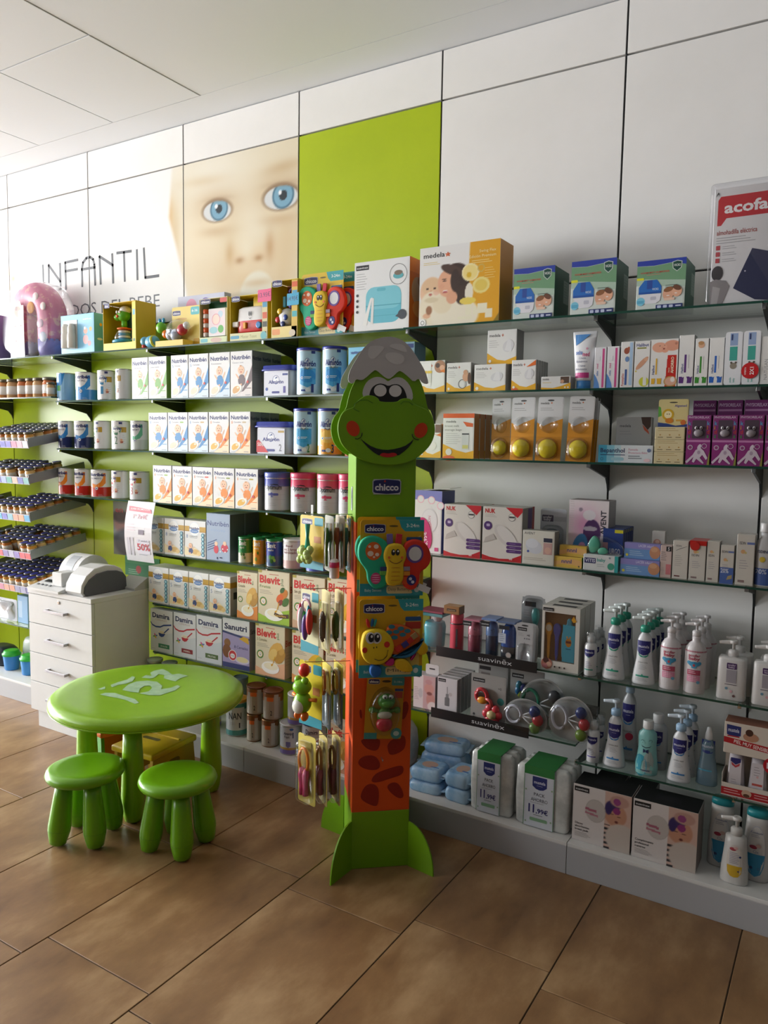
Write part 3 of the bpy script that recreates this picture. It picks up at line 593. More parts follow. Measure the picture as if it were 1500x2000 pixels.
# square tubs
def tub(zm, u0, u1, vt, vb, z, num, extra, label):
    a, b = W(zm, u0, vb, y=YL)[0], W(zm, u1, vb, y=YL)[0]; w = (b-a)*.90; h = W(zm, (u0+u1)/2, vt, y=YL)[2]-z; d = .125; w *= .97
    o = ob('formula_tub', loft('formula_tub', [(0, w*.44, d*.43), (.004, w*.46, d*.45), (h*.82, w*.49, d*.48), (h*.83, w*.49, d*.48)], [M('dfe2ee', .4)], 36, 5.), None, ((a+b)/2-.026, YL+d/2+.006, z+.0004))
    ob('lid', loft('lid', [(0, w*.55, d*.545), (.006, w*.555, d*.55), (.010, w*.52, d*.515), (h*.16, w*.51, d*.505), (h*.18, w*.49, d*.48)], [M('33409c', .35)], 36, 5.), o, (0, 0, h*.815))
    def f(p):
        p.poly(ellpts(.5, .66, .13, .17, 12, 0, 0, PI)+[(.37, .55), (.5, .46), (.63, .55)], '3a4a9a'); p.poly(ellpts(.5, .66, .115, .15, 12, 0, 0, PI)+[(.385, .56), (.5, .49), (.615, .56)], 'eef1f8')
        p.ell(.48, .72, .02, .03, '3a6ab8', 8); p.ell(.53, .74, .025, .035, '223a80', 8)
        p.text('Almirón', .5, .50, .13, '232f86', .028, wid=.58, al='c'); p.text(num, .78, .12, .26, '4a3f98' if num == '1' else '7a7d88', .014, wid=.09); p.rect(.75, .82, .95, .90, '2a3f8c' if num == '1' else 'c0a050'); p.rr(.34, .10, .64, .19, '3a3a8c', .03)
        if extra: p.poly([(.0, .06), (.42, .06), (.08, .55), (.0, .5)], 'd62a30'); p.text('50€', .04, .30, .13, 'f4f2f2', .012, wid=.2)
        else: p.circ(.14, .28, .05, '3a5ab0', 12)
    flat_print(o, f, w*.86, h*.80, -d*.475)
    tag(o, label, 'tub')
tub('Z3', 805, 1030, 640, 845, LV[0], '1', False, 'white formula tub with blue lid and numeral 1')
tub('Z3', 758, 1010, 1010, 1220, LV[1], '2', True, 'white formula tub with blue lid, red corner and numeral 2')
PAL = zz(0, .2, 'c4dcec', .2, 1, 'bcdcf0')
can('Z3', 1031, 1196, 535, 840, LV[0], YL, 'tall pale blue formula tin with navy lid and numeral 1, left of its twin', PAL, almiron('1', '4aa8e0', '2f8fd6', '2a3480', 'advance'), '2b379a', turn=R(28), lidh=.06, group='pale blue formula tins')
can('Z3', 1198, 1362, 525, 836, LV[0], YL, 'tall pale blue formula tin with numeral 1 beside the dinosaur head', PAL, almiron('1', '4aa8e0', '2f8fd6', '2a3480', 'advance'), '2b379a', turn=R(26), lidh=.06, group='pale blue formula tins')
can('Z3', 1011, 1166, 925, 1226, LV[1], YL, 'tall pale blue formula tin with navy lid and green numeral 2', PAL, almiron('2', '4aa8e0', '38a0d8', '1f7a52', 'advance'), '2b379a', turn=R(28), lidh=.06, group='pale blue formula tins')
can('Z3', 1168, 1330, 925, 1230, LV[1], YL, 'pale formula tin with orange disc and numeral 3 beside the dinosaur cheek', zz(0, .2, 'f0a83a', .2, 1, 'c2dcee'), almiron('3', 'f2b13c', 'f2c860', '1f3a7a', '¡Pronutra!'), '2b379a', turn=R(24), lidh=.06, group='pale blue formula tins')
carton('ZA', 320, 640, 200, 690, LV[0], YL+.01, .10, 'light blue carton mostly hidden behind the eggshell cap', lambda p: (p.rect(.1, .86, .5, .9, '2a5a9a'), p.text('NUTRICIA', .08, .85, .06, '2a4a8a', .01, wid=.4)), ['7cc4e8', '4a9cd0', '9ad4ee'], name='formula_carton')
carton('ZA', 800, 1015, 150, 690, LV[0], YL+.05, .10, 'grey-blue carton peeping out right of the eggshell cap', lambda p: p.rect(.55, .88, .95, .96, '223a7a'), ['7fa2b4', '5a7c90', '8fb0c0'], name='formula_carton')
carton('Z3', 1345, 1420, 1130, 1232, LV[1], YL, .06, 'small salmon pink carton under the dinosaur jaw', None, 'e87a66', name='formula_carton')
# shelf 3: cans with wavy lids
for i, (a, b, t, q, l, c, lb) in enumerate([(821, 990, 138, 396, '5a68b8', '5c62b0', 'silver milk can with lavender blue lid'), (991, 1163, 142, 402, 'd8486e', 'c83c62', 'silver milk can with raspberry pink lid, left of the two pink-lidded ones'), (1164, 1330, 150, 416, 'd8607e', 'c83c62', 'silver milk can in shiny wrap with pale pink lid'), (1335, 1420, 150, 425, 'd8486e', 'd0286a', 'silver milk can with pink lid half hidden by the stand')]):
    can('Z4', a, b, t, q, LV[2], YL, lb, zz(0, .74, 'c3c4c8', .74, .76, 'a8a9ae', .76, 1, l), optimum(c), l, turn=R(22), lidh=.14, group='silver milk cans', r=None if i < 3 else .052)
# shelf 4
z = LV[3]
for i, (a, b, t, q) in enumerate([(40, 167, 408, 665), (169, 300, 410, 680), (302, 440, 415, 690)]):
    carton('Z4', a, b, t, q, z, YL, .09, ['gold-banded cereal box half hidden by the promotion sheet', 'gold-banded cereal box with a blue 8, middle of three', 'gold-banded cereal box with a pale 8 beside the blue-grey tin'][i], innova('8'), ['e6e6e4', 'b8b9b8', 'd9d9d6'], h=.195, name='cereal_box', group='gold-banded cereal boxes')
o = carton('Z4', 443, 598, 412, 708, z, YL, .11, 'blue-grey metal tin with a stripy cartoon print', lambda p: (p.text('Nutribén', .5, .74, .10, '2a3a7a', .01, wid=.9, al='c'), p.text('innova', .5, .62, .07, '8fa8cc', -.005, wid=.6, al='c'), [p.poly([(.05, .36-.05*k), (.45, .46-.05*k), (.45, .44-.05*k), (.05, .34-.05*k)], '3a4a80') for k in range(4)], p.ell(.42, .24, .1, .09, 'd0384a'), p.circ(.42, .36, .07, 'f0c8a8'), p.ell(.78, .28, .15, .09, 'c83048'), p.circ(.78, .38, .07, 'f0c8a8'), [p.circ(.6+.1*k, .2+.06*(k % 2), .025, 'f4f0f0', 8) for k in range(4)], p.rect(.45, .03, .49, .08, '26305a'), p.ell(.62, .07, .06, .014, '26305a')), ['9fb0c8', '5f6d7a', '8e9dac'], name='tin_box', cat='tin', rough=.3)
c = behind(o, 1, .112, 'blue-grey metal tin standing behind its stripy twin')
VG = {'a': [(.42, .36, .06, '5a8a3a'), (.54, .34, .05, '3f6a2a'), (.48, .24, .06, 'd8cfa8'), (.58, .22, .05, '7aa05a')], 'b': [(.45, .36, .08, 'e8861e'), (.56, .28, .07, 'f0a02a'), (.42, .22, .06, '6a9a2a'), (.53, .44, .05, '4a7a1e')], 'c': [(.42, .35, .07, '4a8a34'), (.54, .32, .07, '7ab04a'), (.48, .22, .07, '2f6a24'), (.6, .24, .05, '98c060')]}
for i, (a, b, t, q, zc, wd_, k, lb, lc) in enumerate([(650, 745, 556, 735, '2f8a4a', 'digest', 'a', 'small green infusion can with vegetable print', '177a3c'), (746, 830, 560, 742, 'e8a01e', 'bronq', 'b', 'small orange infusion can with fruit print', '177a3c'), (831, 943, 570, 752, '27469a', 'sueño', 'c', 'small blue infusion can with herb print', '177a3c')]):
    o = can('Z4', a, b, t, q, z, YL, lb, zz(0, .42, 'd8dcc8' if k == 'a' else ('e0982a' if k == 'b' else '3a5a80'), .42, 1, zc), blsmall(wd_, zc, VG[k]), lc, turn=R(22), lidh=.08, group='small infusion cans', name='infusion_can'); o.scale = (.95, .95, 1)
    for j in (1, 2):
        cc = copy_tree(o); cc.location.y += .083*j; cc.location.x -= .012*j; tag(cc, '%s infusion can in the %s row behind the front ones' % (['green', 'orange', 'blue'][i], ['second', 'rearmost'][j-1]), 'can', 'small infusion cans')
can('Z4', 944, 1090, 570, 766, z, YL, 'white and dusty pink rice milk can with white lid', zz(0, .45, 'c9a8a4', .45, .5, 'b98a86', .5, 1, 'd9d6d4'), lambda p: (p.text('Blemil', .44, .74, .07, '7a2030', .006, wid=.22, al='c'), p.text('plus 2 Arroz', .46, .62, .085, '7a2030', .008, wid=.42, al='c'), p.text('hidrolizado', .46, .52, .085, '7a2030', .008, wid=.42, al='c')), 'dcdad6', turn=R(18), lidh=.06, name='milk_can')
can('Z4', 1091, 1250, 516, 790, z, YL, 'white and violet milk can behind the hanging teether', zz(0, .2, '5a6ac0', .2, .6, 'd4d6e0', .6, .85, '6a74b8', .85, 1, 'dfe0e4'), lambda p: (p.text('Blemil', .46, .64, .10, 'eceef6', .016, wid=.36, al='c'), p.rect(.3, .40, .44, .48, '3a6ac0'), p.rect(.3, .3, .44, .37, 'd8903a')), 'd9dade', turn=R(18), lidh=.06, name='milk_can')
# shelf 5
z = LV[4]
for i, (a, b, t, q) in enumerate([(67, 199, 738, 1005), (201, 327, 748, 1015), (329, 459, 762, 1030), (461, 600, 778, 1065)]):
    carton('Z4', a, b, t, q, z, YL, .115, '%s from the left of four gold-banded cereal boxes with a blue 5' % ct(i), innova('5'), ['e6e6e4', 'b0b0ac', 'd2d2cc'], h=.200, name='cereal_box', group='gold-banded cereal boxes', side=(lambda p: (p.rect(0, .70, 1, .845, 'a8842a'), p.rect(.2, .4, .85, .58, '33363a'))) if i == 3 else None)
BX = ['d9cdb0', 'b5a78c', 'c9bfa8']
def bside(p): p.rect(0, 0, 1, 1, 'c4b596'); p.text('Blevit', .08, .62, .12, 'a82a20', .02, wid=.8); p.bars(.1, .5, .7, 5, .06, '9a8a70')
carton('Z4', 642, 778, 792, 1086, z, YL+.004, .06, 'cereal box with a bowl of porridge on orange, left of the green-based one', blevit('e08a3a', '5 Cereales Bio', WHEAT, 'Bio'), BX, name='cereal_box', group='cream cereal boxes with red lettering')
carton('Z4', 780, 985, 787, 1130, z, YL, .08, 'cream cereal box with green base and fruit and vegetables', blevit('9cc03a', 'Frutas', VEG, badge='Superfibra'), BX, name='cereal_box', group='cream cereal boxes with red lettering', side=bside)
carton('Z4', 1003, 1215, 822, 1166, z, YL, .08, 'cream gluten-free cereal box with bananas beside the fruit one', blevit('cfa98a', 'Sin gluten', CORN, badge='Superfibra'), BX, name='cereal_box', group='cream cereal boxes with red lettering', side=bside)
carton('Z4', 1228, 1420, 838, 1200, z, YL, .08, 'cream cereal box partly hidden by hanging toys on the upper row', blevit('cfa98a', 'Sin gluten', CORN), BX, name='cereal_box', group='cream cereal boxes with red lettering', side=bside)
# shelf 6
z = LV[5]
for i, (a, b, t, q, c, tc, w_, lb) in enumerate([(80, 224, 75, 385, '2f4a90', '3f8a6a', 'SIN GLUTEN', 'pale box with a navy ribbon and green tag'), (230, 376, 105, 425, 'c02a38', '8a2430', 'MIEL', 'pale box with a red ribbon and maroon tag'), (378, 545, 135, 465, 'c02a38', '4a6a34', 'FRUTAS', 'pale box with a red ribbon and olive tag')]):
    carton('Z5', a, b, t, q, z, YL, .055, lb, damira(c, tc, w_), ['e4e6ea', 'b9bcc2', 'd0d3d8'], name='cereal_box', group='pale ribbon cereal boxes', h=[.235, .237, .245][i])
carton('Z5', 549, 725, 168, 498, z, YL, .075, 'lilac cereal box with a brown bear and 8 cereals', sanutri, ['e2e2e6', '8f8f98', 'cfd0d4'], name='cereal_box', side=lambda p: (p.rect(0, 0, 1, 1, '9a9aa2'), p.text('Sanutri', .1, .74, .1, '33364a', .012, wid=.8)))
carton('Z5', 762, 955, 203, 550, z, YL, .075, 'cream cereal box with wheat ears next to the lilac bear box', blevit('e2b08a', '5 Cereales', WHEAT), BX, name='cereal_box', group='cream cereal boxes with red lettering', side=bside)
carton('Z5', 1000, 1205, 252, 592, z, YL, .075, 'cream cereal box on the lowest cereal shelf behind the frog toy', blevit('e09a5a', 'bibe 8 Cereales', CORN), BX, name='cereal_box', group='cream cereal boxes with red lettering', side=bside)
carton('Z5', 1218, 1390, 300, 640, z, YL, .075, 'cream cereal box closest to the stand on the lowest cereal shelf', blevit('e0a878', '8 Cereales', WHEAT), BX, name='cereal_box', group='cream cereal boxes with red lettering', side=bside)
# bottom: cans on the plinth
PZ = .123; YP = -.33
VIO = zz(0, .16, '7a6ab0', .16, .24, 'c09a4a', .24, 1, 'cfd3dc')
def pepti(p): p.text('Almirón', .46, .66, .09, '2a3350', .012, wid=.26, al='c'); p.text('Pepti', .43, .56, .08, '2a3350', .008, wid=.16, al='c'); p.text('1', .60, .56, .18, '2a3a6a', .01, wid=.03); p.poly([(.40, .44), (.54, .44), (.54, .30), (.47, .24), (.40, .30)], '7a7ab8'); p.ell(.57, .84, .06, .04, '3a6ac0', 10)
def brown2(p): p.rr(.34, .66, .56, .80, 'd86a2a', .03); p.text('2', .46, .18, .16, '2c2c34', .012, wid=.06); p.rect(.58, .1, .72, .9, 'b8b4ac')
NANZ = zz(0, .16, '4f9a98', .16, .82, 'c9ccd0', .82, 1, '3f8a88')
can('Z5', 572, 716, 672, 950, PZ, YP, 'white and teal formula can with a gold lid behind the table leg', NANZ, lambda p: (p.text('NAN', .5, .48, .18, '26303c', .012, wid=.38, al='c'), p.text('1', .62, .24, .14, '26303c', .012, wid=.035), p.bars(.36, .38, .2, 2, .04, '8a90a0')), 'c68a2a', turn=R(30), lidh=.07, name='formula_can', group='cans on the plinth')
BRZ = zz(0, .78, 'a89c8c', .78, 1, '7d4c24')
hb = .135
for i, (a, b, t, q, zl, lb) in enumerate([(707, 803, 812, 985, 0, 'bronze can, lower left of the stacked bronze cans'), (803, 918, 855, 1022, 0, 'bronze can, lower right of the stacked bronze cans')]):
    can('Z5', a, b, t, q, PZ, YP-.01*i, lb, BRZ, brown2, None, h=hb, turn=R(30), group='cans on the plinth', rim='8a6a4a')
    a2, b2, t2 = ((716, 858, 607), (812, 968, 642))[i]
    can('Z5', a2-10*(1-i), b2-22, t2, q-170, PZ+hb+.001, YP-.01*i+.004, lb.replace('lower', 'upper'), zz(0, .70, 'a89c8c', .7, 1, '9a5a2a'), brown2, '6a3a1e', h=.142, turn=R(30), lidh=.05, group='cans on the plinth', rim='8a6a4a')
can('Z5', 922, 1063, 832, 1056, PZ, YP-.03, 'lower of two stacked violet-based special milk cans', VIO, pepti, 'd6d8dc', turn=R(30), lidh=.06, h=.150, group='cans on the plinth')
can('Z5', 972, 1108, 637, 860, PZ+.1515, YP-.025, 'upper of two stacked violet-based special milk cans', VIO, pepti, 'd6d8dc', turn=R(30), lidh=.06, h=.146, group='cans on the plinth')
can('Z5', 1066, 1225, 775, 1106, PZ, YP-.045, 'white milk can with dark blue lid and red ribbon at the stand', zz(0, 1, 'd0d4dc'), lambda p: (p.text('Damira', .46, .62, .10, '23284a', .012, wid=.34, al='c'), p.poly([(.28, .56), (.4, .50), (.62, .50), (.72, .58), (.72, .545), (.62, .465), (.4, .465), (.28, .525)], 'b8303a'), p.text('2', .50, .33, .14, 'c03038', .01, wid=.05), p.ring(.34, .26, .07, .02, '3a6ab0', 14)), '2a2c70', turn=R(30), lidh=.20, group='cans on the plinth')
carton('Z5', 1228, 1370, 850, 1135, PZ, YP-.045, .07, 'cream cereal box standing on the plinth beside the stand', blevit('cf9a7a', 'Multicereales', WHEAT), BX, name='cereal_box', group='cream cereal boxes with red lettering')
can('Z5', 277, 405, 700, 885, PZ, YP+.03, 'violet-based milk can seen under the table top, left one', VIO, pepti, 'd6d8dc', turn=R(30), lidh=.06, h=.15, group='cans on the plinth')
can('Z5', 408, 540, 690, 915, PZ, YP, 'violet-based milk can seen under the table top, right one', VIO, pepti, 'd6d8dc', turn=R(30), lidh=.06, h=.15, group='cans on the plinth')
can('Z5', 618, 716, 592, 800, PZ, YP+.17, 'pale blue-topped can at the back behind the gold-lidded can', zz(0, 1, 'aab6c4'), None, '9ab0c8', h=.235, lidh=.05, group='cans on the plinth')
for i, (u, lb) in enumerate(((430, 'dusty clear-lidded tin behind the table, left'), (520, 'dusty clear-lidded tin behind the table, right'))):
    q = W('Z5', u-400 if i == 0 else u-370, 470, y=-.2); can('Z5', 60+i*95, 160+i*95, 430, 600, PZ, YP+.06, lb, zz(0, 1, '7f8c84'), None, 'aab4ae', h=.27, lidh=.04, group='cans on the plinth')
# ================================================================== far left: jars and sloping trays
def jar_proto(food, lidc, r=.029, h=.083, lab='d8d6d0'):
    g = lathe('glass', [(r*.9, 0), (r, .004), (r, h*.18), (r*1.004, h*.181), (r*1.004, h*.62), (r, h*.621), (r, h*.70), (r*.86, h*.80), (r*.84, h*.86)], 16, [M(food, .12), M(lab, .35)], [0, 0, 0, 1, 1, 0, 0, 0])
    l = lathe('lid', [(r*.94, h*.84), (r*.97, h*.85), (r*.97, h*.97), (r*.90, h), (r*.5, h-.001)], 16, [M('6f6a58', .35, .6), M(lidc, .3)], [0, 0, 0, 1])
    return g, l
jarlab = noisy('jar_label', 'c9d0cc', 'd9a870', (40, 40, 40), .35, (.42, .6))
JP = [jar_proto(f, l) for f, l in (('c98f3c', '2e2f86'), ('d6b070', '2e2f86'), ('b8702e', '2e2f86'))]
for g, l in JP: g.materials[1] = jarlab
def put_jar(k, loc, label, group, rot=None, sc=1):
    g, l = JP[k % 3]; o = ob('baby_food_jar', g, None, loc); o.scale = (sc,)*3
    if rot: o.rotation_euler = rot
    ob('lid', l, o); tag(o, label, 'jar', group)
JS = [jar_proto(f, 'd8d0b8', .037, .118) for f in ('b87a44', 'c8a070', 'c06a34')]
xs = [W('Z1', u, 880, y=-.26)[0] for u in (-10, 50, 128, 188, 242, 318)]
for i, x in enumerate(xs):
    for j in (0, 1):
        g, l = JS[(i+j) % 3]; o = ob('puree_jar', g, None, (x, -.22+.082*j, 1.8454)); o.scale = (.98 if i != 5 else 1.12, .98 if i != 5 else 1.05, 1); ob('lid', l, o)
        tag(o, 'tall puree jar on the glass shelf over the trays, %s from the left, %s row' % (ct(i), ('front', 'back')[j]), 'jar', 'tall puree jars')
o = ob('puree_jar', JS[1][0], None, (W('Z1', 380, 900, y=-.25)[0]-.012, -.248, 1.8454)); o.scale = (.66, .66, .72); ob('lid', JS[1][1], o); tag(o, 'short puree jar at the right end of the glass shelf over the trays', 'jar')
grey_m = M('8d9094', .45, .5)
TX0, TX1 = -4.845, -4.076; TZ = [1.545, 1.334, 1.114, .890, .683]
names = ['uppermost', 'second', 'third', 'fourth', 'lowest']
lc = [['d8a8b8', 'd87a98', '6a6ac0', '5a62b8', '5a62b8', 'c8c8d0'], ['6aa8a8', '4a5aa8', 'd8b0a0', '3a9a90', '8aa0d0', '5a62b8'], ['3aa0c8', '3a9ac8', 'd89a7a', 'd8907a', '7ab0c0', '5a62b8'], ['6a5a9a', 'c83a4a', 'c8404a', 'c84a5a', '7a6ab0', 'a0a0b8'], ['c88a70', 'c8907a', 'b8708a', '4a4a90', '9a9ab8', '8888a8']]
TILT = R(11)
for t, z0 in enumerate(TZ):
    e = empty('sloping_jar_tray', (0, -.405, z0)); e.rotation_euler = (TILT, 0, 0); dep = .385; xc = (TX0+TX1)/2; w = TX1-TX0
    tag(e, '%s grey sloping tray full of small baby food jars' % names[t], 'tray', 'sloping jar trays')
    ob('tray_floor', boxm('tray_floor', w, dep, .004, grey_m, .0005), e, (xc, dep/2, 0))
    for x in (TX0, TX1): ob('side_panel', boxm('side_panel', .004, dep, .052, grey_m, .0005), e, (x, dep/2, 0))
    lip = ob('front_lip', boxm('front_lip', w, .004, .045, M('a7a6b0', .35), .0005), e, (xc, 0, -.006))
    n = 14
    for k in range(n): ob('price_label', boxm('price_label', w/n-.006, .0012, .036, M(lc[t][(k*5+t) % 6], .35), 0), lip, (-w/2+w/n*(k+.5), -.0027, .0045))
    for r_ in range(6):
        for c_ in range(9):
            if t == 1 and r_ > 3: continue
            if t == 2 and (r_ > 4 or (r_ > 2 and c_ > 4)): continue
            if random.random() < .06: continue
            x = TX1-.035-.0625*c_; y = .038+.0615*r_
            lz = .0045; cz = math.cos(TILT); sz = math.sin(TILT)
            wy = -.405+y*cz-lz*sz; wz = z0+y*sz+lz*cz
            put_jar(c_*2+r_+t, (x, wy, wz), 'small blue-lidded baby food jar in the %s sloping tray' % names[t], 'jars of the %s sloping tray' % names[t], (TILT, 0, 0), .98)
# goods below the trays
def pouch_card(zm, u0, u1, vt, vb, y, z, label, fn, bulge=None, col='e6e6e8', r=.012, name='blister_card', cat='package', rot=(0, 0, 0), th=.002, film=True, group=None, bd=.02):
    """card with rounded corners, hang hole shape printed, clear blister in front"""
    a, b = W(zm, u0, (vt+vb)/2, y=y)[0], W(zm, u1, (vt+vb)/2, y=y)[0]; w = b-a; h = W(zm, (u0+u1)/2, vt, y=y)[2]-z
    o = ob(name, slab(name, rrect(-w/2, 0, w/2, h, min(r, w*.3)), 0, th, M(col, .4)), None, ((a+b)/2, y, z+.0006), rot=rot)
    if fn: flat_print(o, fn, w, h, -.0002)
    if bulge:
        x0, z0, x1, z1 = bulge; ob('clear_blister', slab('clear_blister', rrect((x0-.5)*w, z0*h, (x1-.5)*w, z1*h, min((x1-x0)*w, (z1-z0)*h)*.3), -bd, -.0006, PLASTIC, bd*.45, 2), o)
    tag(o, label, cat, group); return o, w, h
zq = .4304
pouch_card('Z2', -90, 125, 1000, 1172, -.25, zq, 'clear blister pack with white discs on the low shelf under the trays', lambda p: (p.circ(.55, .25, .16, 'dcdde2'), p.circ(.72, .7, .12, 'd0d2da'), p.rect(.1, .3, .35, .7, 'b8a8d0')), (.3, .05, .95, .9), 'c8ccd4')
carton('Z2', 128, 204, 990, 1178, zq, -.25, .06, 'light blue carton on the low shelf beside the drawer unit', lambda p: p.rect(.1, .2, .45, .8, 'a9c4dc'), '7fa8cc', name='small_carton')
for i, (a, b, lb) in enumerate(((40, 133, 'blue snack pot with a bright green lid, left one'), (168, 260, 'blue snack pot with a bright green lid, beside the drawer unit'))):
    q = W('Z2', (a+b)/2, 1490, z=PZ); yy = -.27; q = W('Z2', (a+b)/2, 1450, y=yy); r_ = .052
    o = ob('snack_pot', loft('snack_pot', [(0, .040, .040), (.004, .043, .043), (.09, r_, r_), (.094, r_, r_)], [M('3a86c8', .3)], 24), None, (q[0], yy, PZ+.0004)); ob('lid', loft('lid', [(0, .056, .056), (.014, .057, .057), (.018, .050, .050), (.030, .046, .046), (.034, .038, .038)], [M('2fae3c', .35)], 24), o, (0, 0, .092)); tag(o, lb, 'pot', 'blue snack pots')
def bag(name, w, d, h, mat, label, loc, cat='package', rz=0, group=None, fn=None, ex=3.):
    """plump soft pack lying flat"""
    o = ob(name, loft(name, [(0, w*.42, d*.40), (h*.12, w*.48, d*.47), (h*.45, w*.5, d*.5), (h*.8, w*.46, d*.46), (h*.96, w*.36, d*.36), (h, w*.22, d*.22)], [mat], 36, ex), None, loc, rz)
    tag(o, label, cat, group); return o
o = bag('dark_bag', .22, .16, .12, M('26303c', .4), 'dark folded bag lying on the plinth at the left edge', (W('Z2', 20, 1400, y=-.25)[0]-.05, -.22, PZ+.0005))
o = bag('wrapped_bottle_set', .15, .12, .11, M('b9c4b8', .3), 'grey-green wrapped pack leaning over the snack pots', (W('Z2', 190, 1300, y=-.16)[0], -.10, PZ+.0005)); o.scale = (1, 1, 1.6)
# ================================================================== top shelf, left
T = TOPZ+.0002; YT = -.262
carton('Z1', -225, -28, 365, 660, T, YT, .14, 'purple and blue carton cut off by the left edge of the top shelf', lambda p: (p.rect(0, .78, 1, 1, '2f62b0'), p.rect(.55, .86, .85, .89, 'd0dcf0')), ['b9a8cc', '8f86b8', '4a6ab8'], name='toy_carton')
# nursing pillow in its bag
xl, xr = W('Z1', 90, 500, y=-.17)[0], W('Z1', 425, 500, y=-.17)[0]; zt = W('Z1', 270, 110, y=-.17)[2]; Rr = .085; wx = (xr-xl)/2-Rr
pink = noisy('pink_print', 'd87f9c', 'e8b4a8', (24, 24, 24), .5, (.52, .62), c3='dc86a2'); viol = M('7d78b4', .5)
e = empty('nursing_pillow', ((xl+xr)/2, -.145, T)); hh = zt-T-Rr
tag(e, 'pink arched nursing pillow wrapped in clear plastic on the top shelf', 'pillow')
arc = [(-wx, 0, .10)]+[(-wx, 0, .10+(hh-wx-.10)*k/4) for k in range(1, 4)]+[(-wx*math.cos(PI*k/14), 0, hh-wx+wx*math.sin(PI*k/14)) for k in range(15)]+[(wx, 0, .10+(hh-wx-.10)*k/4) for k in range(3, 0, -1)]+[(wx, 0, .10)]
ob('cushion_cover', tube('cushion_cover', arc, Rr, pink, 18), e)
for s in (-1, 1): ob('cushion_end', loft('cushion_end', [(0, .05, .05), (.01, .075, .075), (.05, Rr, Rr), (.11, Rr*1.005, Rr*1.005)], [viol], 20), e, (s*wx, 0, 0))
for k, (a, b, r_, c) in enumerate([(.05, .30, .03, 'e8a030'), (.14, .20, .026, 'd8b8c8'), (.17, .30, .02, 'f0e0d8'), (.10, .36, .022, 'f4e4e0'), (.16, .12, .026, 'a8b0c0')]):
    ob('flower_print', sphere('flower_print', r_*1.2, .008, r_*1.2, M(c, .5), n=10), e, (a, -Rr*.95, b))
ob('plastic_bag', slab('plastic_bag', smooth_pts([(-wx-Rr-.006, .0), (-wx-Rr-.006, hh*.75), (-wx*.8, hh+Rr+.005), (wx*.8, hh+Rr+.005), (wx+Rr+.02, hh*.75), (wx+Rr+.015, 0)], 2), -Rr-.012, Rr+.01, FILM, .02, 2), e, (0, 0, .001))
cw = .13; ch = W('Z1', 120, 250, y=-.255)[2]-T-.01
pc = ob('product_card', slab('product_card', [(-cw/2-.015, 0), (cw/2, 0), (cw/2-.01, ch*.8), (cw*.2, ch), (-cw*.4, ch*.92)], 0, .002, M('e8e2de', .35)), e, (W('Z1', 128, 450, y=-.255)[0]-(xl+xr)/2, -.108, .004))
def nursing(p):
    p.ell(.52, .86, .26, .10, 'a8705a'); p.circ(.42, .92, .10, '6a3a2a'); p.ell(.7, .82, .18, .07, 'e8a0b0')
    for (a, b) in ((.32, .48), (.75, .48), (.36, .2)): p.ell(a, b, .2, .045, 'd0706a', 14, .2); p.circ(a+.02, b+.07, .06, 'd8a890'); p.circ(a, b+.11, .045, '6a4034')
    p.text('32', .70, .18, .05, '5a4a4a', .0)
flat_print(pc, nursing, cw, ch*.95, -.0002)
# blue bottle set box
BW = carton('Z1', 446, 690, 352, 628, T, YT, .15, 'sky blue gift box with a window showing two bottles and a balloon print', None, ['6fb8dc', '5aa6cf', '83c4e4'], name='gift_box', side=lambda p: (p.rect(0, 0, 1, 1, '5fb0d8'), p.circ(.6, .62, .15, 'e6d8d0'), [p.poly([(.50+.07*k, .50), (.53+.07*k, .50), (.55+.06*k, .76), (.52+.06*k, .76)], 'c0504a') for k in range(3)], p.rect(.57, .36, .63, .44, 'b08a60'), p.circ(.6, .84, .05, 'f0f0f0'), p.circ(.3, .72, .06, 'e8b030'), p.ell(.25, .35, .12, .03, 'e6f0f4'), p.ell(.75, .2, .12, .03, 'e6f0f4')))
w, d, h = BW['_s']
ob('window_recess', boxm('window_recess', w*.42, .003, h*.74, M('cdd3d6', .4), .0005), BW, (-w*.20, -d/2-.001, h*.12))
for k in (0, 1): ob('bottle', lathe('bottle', [(.020, 0), (.024, .004), (.024, h*.34), (.020, h*.40), (.021, h*.42), (.021, h*.54), (.014, h*.60), (.012, h*.63)], 16, [M('eceae4', .3)]), BW, (-w*.29+.055*k, -d/2-.022+.006, h*.13))
flat_print(BW, lambda p: (p.ell(.75, .34, .08, .12, 'e8b8b8'), p.circ(.75, .56, .06, 'e8a890'), p.circ(.73, .63, .03, 'f0f0f0'), p.text('suavinex', .68, .84, .05, 'e8f2f6', .01, wid=.25), p.circ(.86, .24, .05, 'e89aa0'), p.circ(.9, .6, .04, 'e0b040')), w, h, -d/2-.0004)
def logo(p, u, v, w_, h_, c='201f5c'):
    """oval-sided navy brand badge"""
    o = [(u-w_/2, v-h_*.36), (u-w_*.42, v-h_*.44), (u, v-h_*.5), (u+w_*.42, v-h_*.44), (u+w_/2, v-h_*.36), (u+w_/2, v+h_*.36), (u+w_*.42, v+h_*.44), (u, v+h_*.5), (u-w_*.42, v+h_*.44), (u-w_/2, v+h_*.36)]
    p.poly(o, 'b9bcc6'); p.poly([(u+(a-u)*.94, v+(b-v)*.90) for a, b in o], c); p.text('chicco', u, v-h_*.22, h_*.42, 'e4e4ea', .03, wid=w_*.80, al='c'); p.circ(u-w_*.08, v+h_*.30, w_*.025, 'd03a30', 8)
